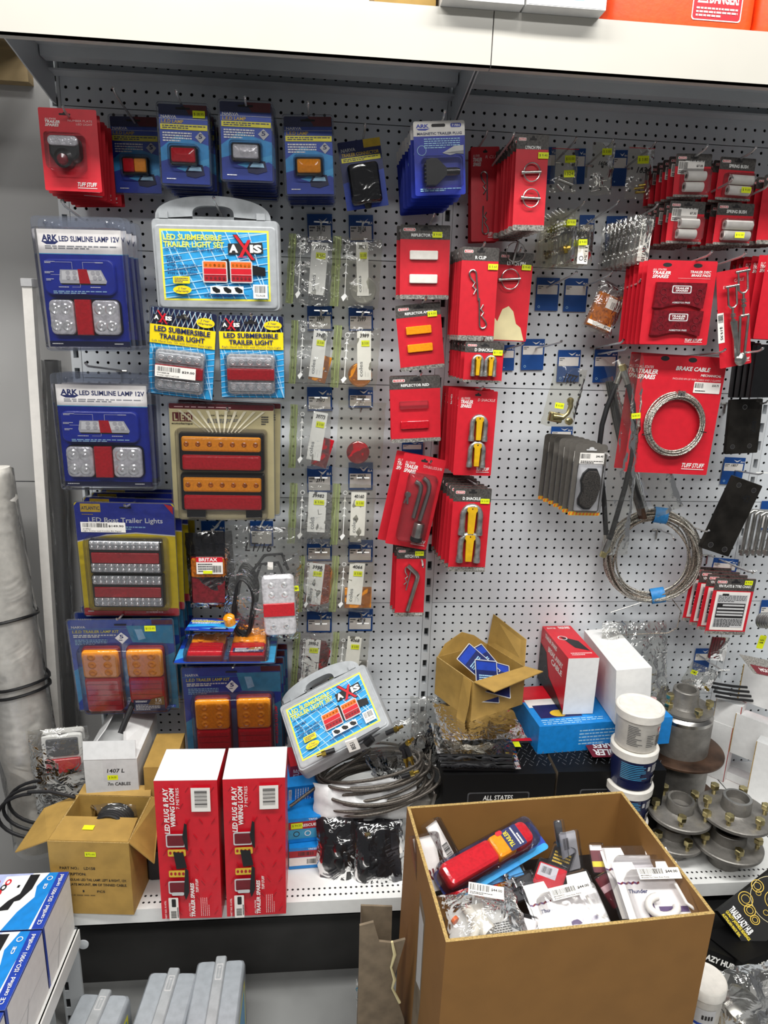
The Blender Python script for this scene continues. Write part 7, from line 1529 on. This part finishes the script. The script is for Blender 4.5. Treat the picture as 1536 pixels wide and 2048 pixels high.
m = M(W, H); m.T = Matrix.Translation((.45*W, -.5*H, -10)) @ Matrix.Rotation(.5, 4, 'X'); m.lathe([(38, -12), (40, -8), (40, 0), (30, 6), (14, 8), (.5, 8)], 'machined', 30); m.build('bearing_cap', t)
m = M(W, H); pillow(m, -6, 30, W+6, -H, 34, 'bag_crisp', 20, 20, 171, 14, .03); m.build('bag_film', t)
m = M(); m.box(-110, -160, -70, 110, 0, 70, 'kraft'); o = solo(m, 'parts_carton', 'brown carton below the clear bag at the bottom right', 'carton', upright((640, -740, -700), 0))
# torn carton left of the big one
mw = frame_up(Vector((-220, -742, -338)), 2)
t = thing('torn_carton', 'old torn greyish carton standing between the shelf and the big carton', 'carton', mw)
m = M(); pts = [(0, -575), (-4, 0), (22, 6), (34, -40), (58, -46), (84, -40), (70, -110), (60, -150), (76, -190), (90, -240), (96, -575)]
m.prism(pts, -5, 0, 'greyboard'); m.loft([[(0, -575, -5), (0, -575, -60)], [(0, 0, -5), (4, -12, -60)]], 'greyboard', False, False, False, False); m.prism([(2, -575), (4, -12), (66, -20), (72, -575)], -62, -58, 'greyboard'); m.build('carton_body', t)
m = M(); m.tube([(58, -40, 2), (64, -70, 3), (58, -100, 3), (66, -130, 3), (62, -150, 3), (78, -188, 3)], [2.5, 3.5, 2.2, 3.4, 2.4, 3], 'cream', 6); m.build('torn_edge', t)
mw, W, H = face((712, 1958), (745, 1955), (716, 2048), -650); m = M(W, H); pillow(m, 0, 0, W, -H, 14, 'bag_crisp', 8, 12, 181, 8, .05); solo(m, 'clear_bag', 'scrap of clear film hanging on the torn carton', 'bag', mw)
# ================================================================ FLOOR: THREE CASES
for k, (x, y, ang, D, lab) in enumerate(((-850, -528, 6, 250, 'translucent grey case standing on the floor, left of three'), (-706, -486, 4, 300, 'translucent grey case standing on the floor, middle of three'), (-582, -466, 0, 320, 'translucent grey case standing on the floor, right of three'))):
    w_ = 112; H = 185
    mw = mat4(Vector((x, y-D, -702)), *WALL) @ Matrix.Rotation(math.radians(-ang), 4, 'Y')
    t = thing('light_kit_case', lab, 'case', mw, 'grey cases on the floor')
    for s_ in (0, 1):
        x0, x1 = (0, 46) if s_ == 0 else (66, w_)
        R = []
        for z_, q, dy in ((-H, 4, 0), (-H+6, 0, 0), (-14, 0, 0), (-4, 2, 0), (0, 6, 0)):
            R.append([(a, z_, -b_) for a, b_ in rring(x0+(q if s_ == 0 else 0), q, x1-(q if s_ else 0), D-q, 9, 4)])
        m = M(); m.loft(R, 'frost2', True); m.build('case_half', t)
    m = M(); m.slab(44, -D-6, 68, 0, 3, 0, 4, 'case_grey', 1); m.T = None
    m = M(); m.T = Matrix(((1, 0, 0, 0), (0, 0, 1, 0), (0, -1, 0, -D), (0, 0, 0, 1))); m.slab(43, -D+6, 69, 4, 4, -8, 8, 'case_grey', 3); m.z = 8.2; m.H = D; m.W = w_; m.R(.44, .06, .57, .19, 'lgrey', 2); m.R(.455, .07, .555, .18, 'case_grey', 2); m.X('T', .48, .085, .53, .165, 'lgrey'); m.build('seam_strip', t)
    m = M(); m.T = FT('right', w_, H, D); m.W, m.H = D, H; m.R(.15, .15, .9, .85, 'lemon'); m.R(.18, .2, .87, .8, 'sky'); m.X('LED', .25, .3, .5, .5, 'lemon', .03); m.build('side_label', t)
# ================================================================ LEFT: ADJOINING SHELF WITH BLUE PRINTED BOXES
t = thing('side_shelf', 'white shelf of the adjoining unit at the lower left', 'shelf', mat4(Vector((-832, -490, -572)), *WALL))
m = M(); m.box(-420, -3, 0, 0, 0, 720, 'paint_edge'); m.build('deck', t)
m = M(); m.box(-3, -40, 0, 3, 0, 720, 'paint_edge'); m.build('front_lip', t)
def bluebox(y0, y1, z1, lab, nz_=0):
    W, H, D = 330, z1+570, y1-y0
    mw = mat4(Vector((-840-W, y0, z1)), *WALL)
    t = pbox('pump_carton', lab, 'carton', mw, W, H, D, {'all': 'carton_white', 'front': 'navy', 'top': 'pale_blue', 'left': 'navy'}, 'blue printed pump cartons')
    m = pface('top', W, H, D); m.R(0, 0, 1, 1, 'white'); m.P([(.3, 0), (.78, 0), (.74, .3), (.64, .5), (.5, .7), (.3, .85)], 'pale_lilac'); m.P([(.88, 0), (.84, .25), (.86, .45), (.8, .7), (.76, 1), (.92, 1), (.93, .5), (.95, 0)], 'box_blue'); m.R(.935, 0, 1, 1, 'blue')
    m.P([(.62, .05), (.82, .03), (.8, .5), (.74, .56), (.62, .5)], 'white'); m.P([(.765, .03), (.825, .03), (.82, .3), (.78, .5), (.75, .52), (.74, .66), (.67, .68), (.71, .5), (.76, .38)], 'rubber'); m.R(.72, .22, .735, .27, 'black')
    for k in range(4): m.E(.65-.012*k, .16+.1*k, .018, .06, 'red' if k % 2 == 0 else 'print_black', 14); m.E(.65-.012*k, .16+.1*k, .009, .03, 'white', 12)
    m.X('3000', .565, .12, .6, .4, 'red', .03, 0, 90); m.X('CE', .885, .22, .905, .32, 'white', .03, 0, 90); m.ring(.9, .12, .018, 1.6, 'white'); m.X('CE certified - ISO-9001 certified', .955, .06, .98, .94, 'white', .01, 0, 90); m.build('top_print', t)
    m = pface('right', W, H, D); m.R(0, 0, .05, 1, 'blue'); m.R(0, 0, 1, .03, 'blue'); m.R(.06, .55, .95, .56, 'lgrey'); m.P([(.3, 1), (.5, .5), (.52, .5), (.33, 1)], 'lgrey'); m.build('end_print', t)
    return t
bluebox(-633, -487, -421, 'blue and white printed carton with hose picture, rear one at the left')
bluebox(-800, -637, -421, 'blue and white printed carton, front one at the lower left edge')
bluebox(-960, -804, -421, 'blue and white printed carton, nearest one at the bottom left corner')

# ================================================================ SUB-PARTS: a piece belongs to the part it sits on
PAR = {'amber_lens': ('lamp_base', 'lamp_housing'), 'red_lens': ('lamp_base', 'lamp_housing', 'clear_lens', 'lamp', 'lamp_frame'), 'clear_lens': ('lamp_housing',), 'lens': ('lamp_housing', 'lamp_body'),
       'wheel_nut': ('stud',), 'hose_fitting': ('hose',), 'brass_end': ('hose_turn',), 'shackle_pin': ('shackle_bow',), 'pad_print': ('brake_pad',), 'front_print': ('carton_body',), 'top_print': ('carton_body',), 'side_print': ('carton_body',), 'end_print': ('carton_body',),
       'machined_rim': ('casting',), 'price_sticker': ('card', 'gift_tag', 'bag_film', 'carton_body'), 'price_label': ('card', 'blister', 'bag_film'), 'label': ('case_lid', 'body', 'lens'), 'friction_pad': ('backing_plate',), 'torn_patch': ('card',), 'plate_chart': ('card',),
       'badge': ('amber_lens', 'lamp_base'), 'print': ('body',), 'terminal_row': ('connector',), 'nut': ('rod', 'shank'), 'danger_label': ('tank',), 'cable_tie': ('cable_coil',), 'screw_cap': ('tank',), 'drum_face': ('drum_wall',)}
for root in [o for o in bpy.data.objects if o.type == 'EMPTY' and 'category' in o]:
    seen = {}
    for c in sorted([k for k in root.children], key=lambda k: int(k.name.rsplit('.', 1)[1]) if k.name.rsplit('.', 1)[-1].isdigit() else 0):
        seen.setdefault(c.name.split('.')[0], []).append(c)
    for nm, kids in seen.items():
        if nm not in PAR: continue
        host = next((h for h in PAR[nm] if h in seen), None)
        if not host: continue
        hs = [h for h in seen[host] if h.parent is root]
        if not hs: continue
        for i, k in enumerate(kids):
            h = hs[min(i*len(hs)//len(kids), len(hs)-1)]
            if any(g for g in k.children): continue
            k.parent = h; k.matrix_parent_inverse = h.matrix_basis.inverted()
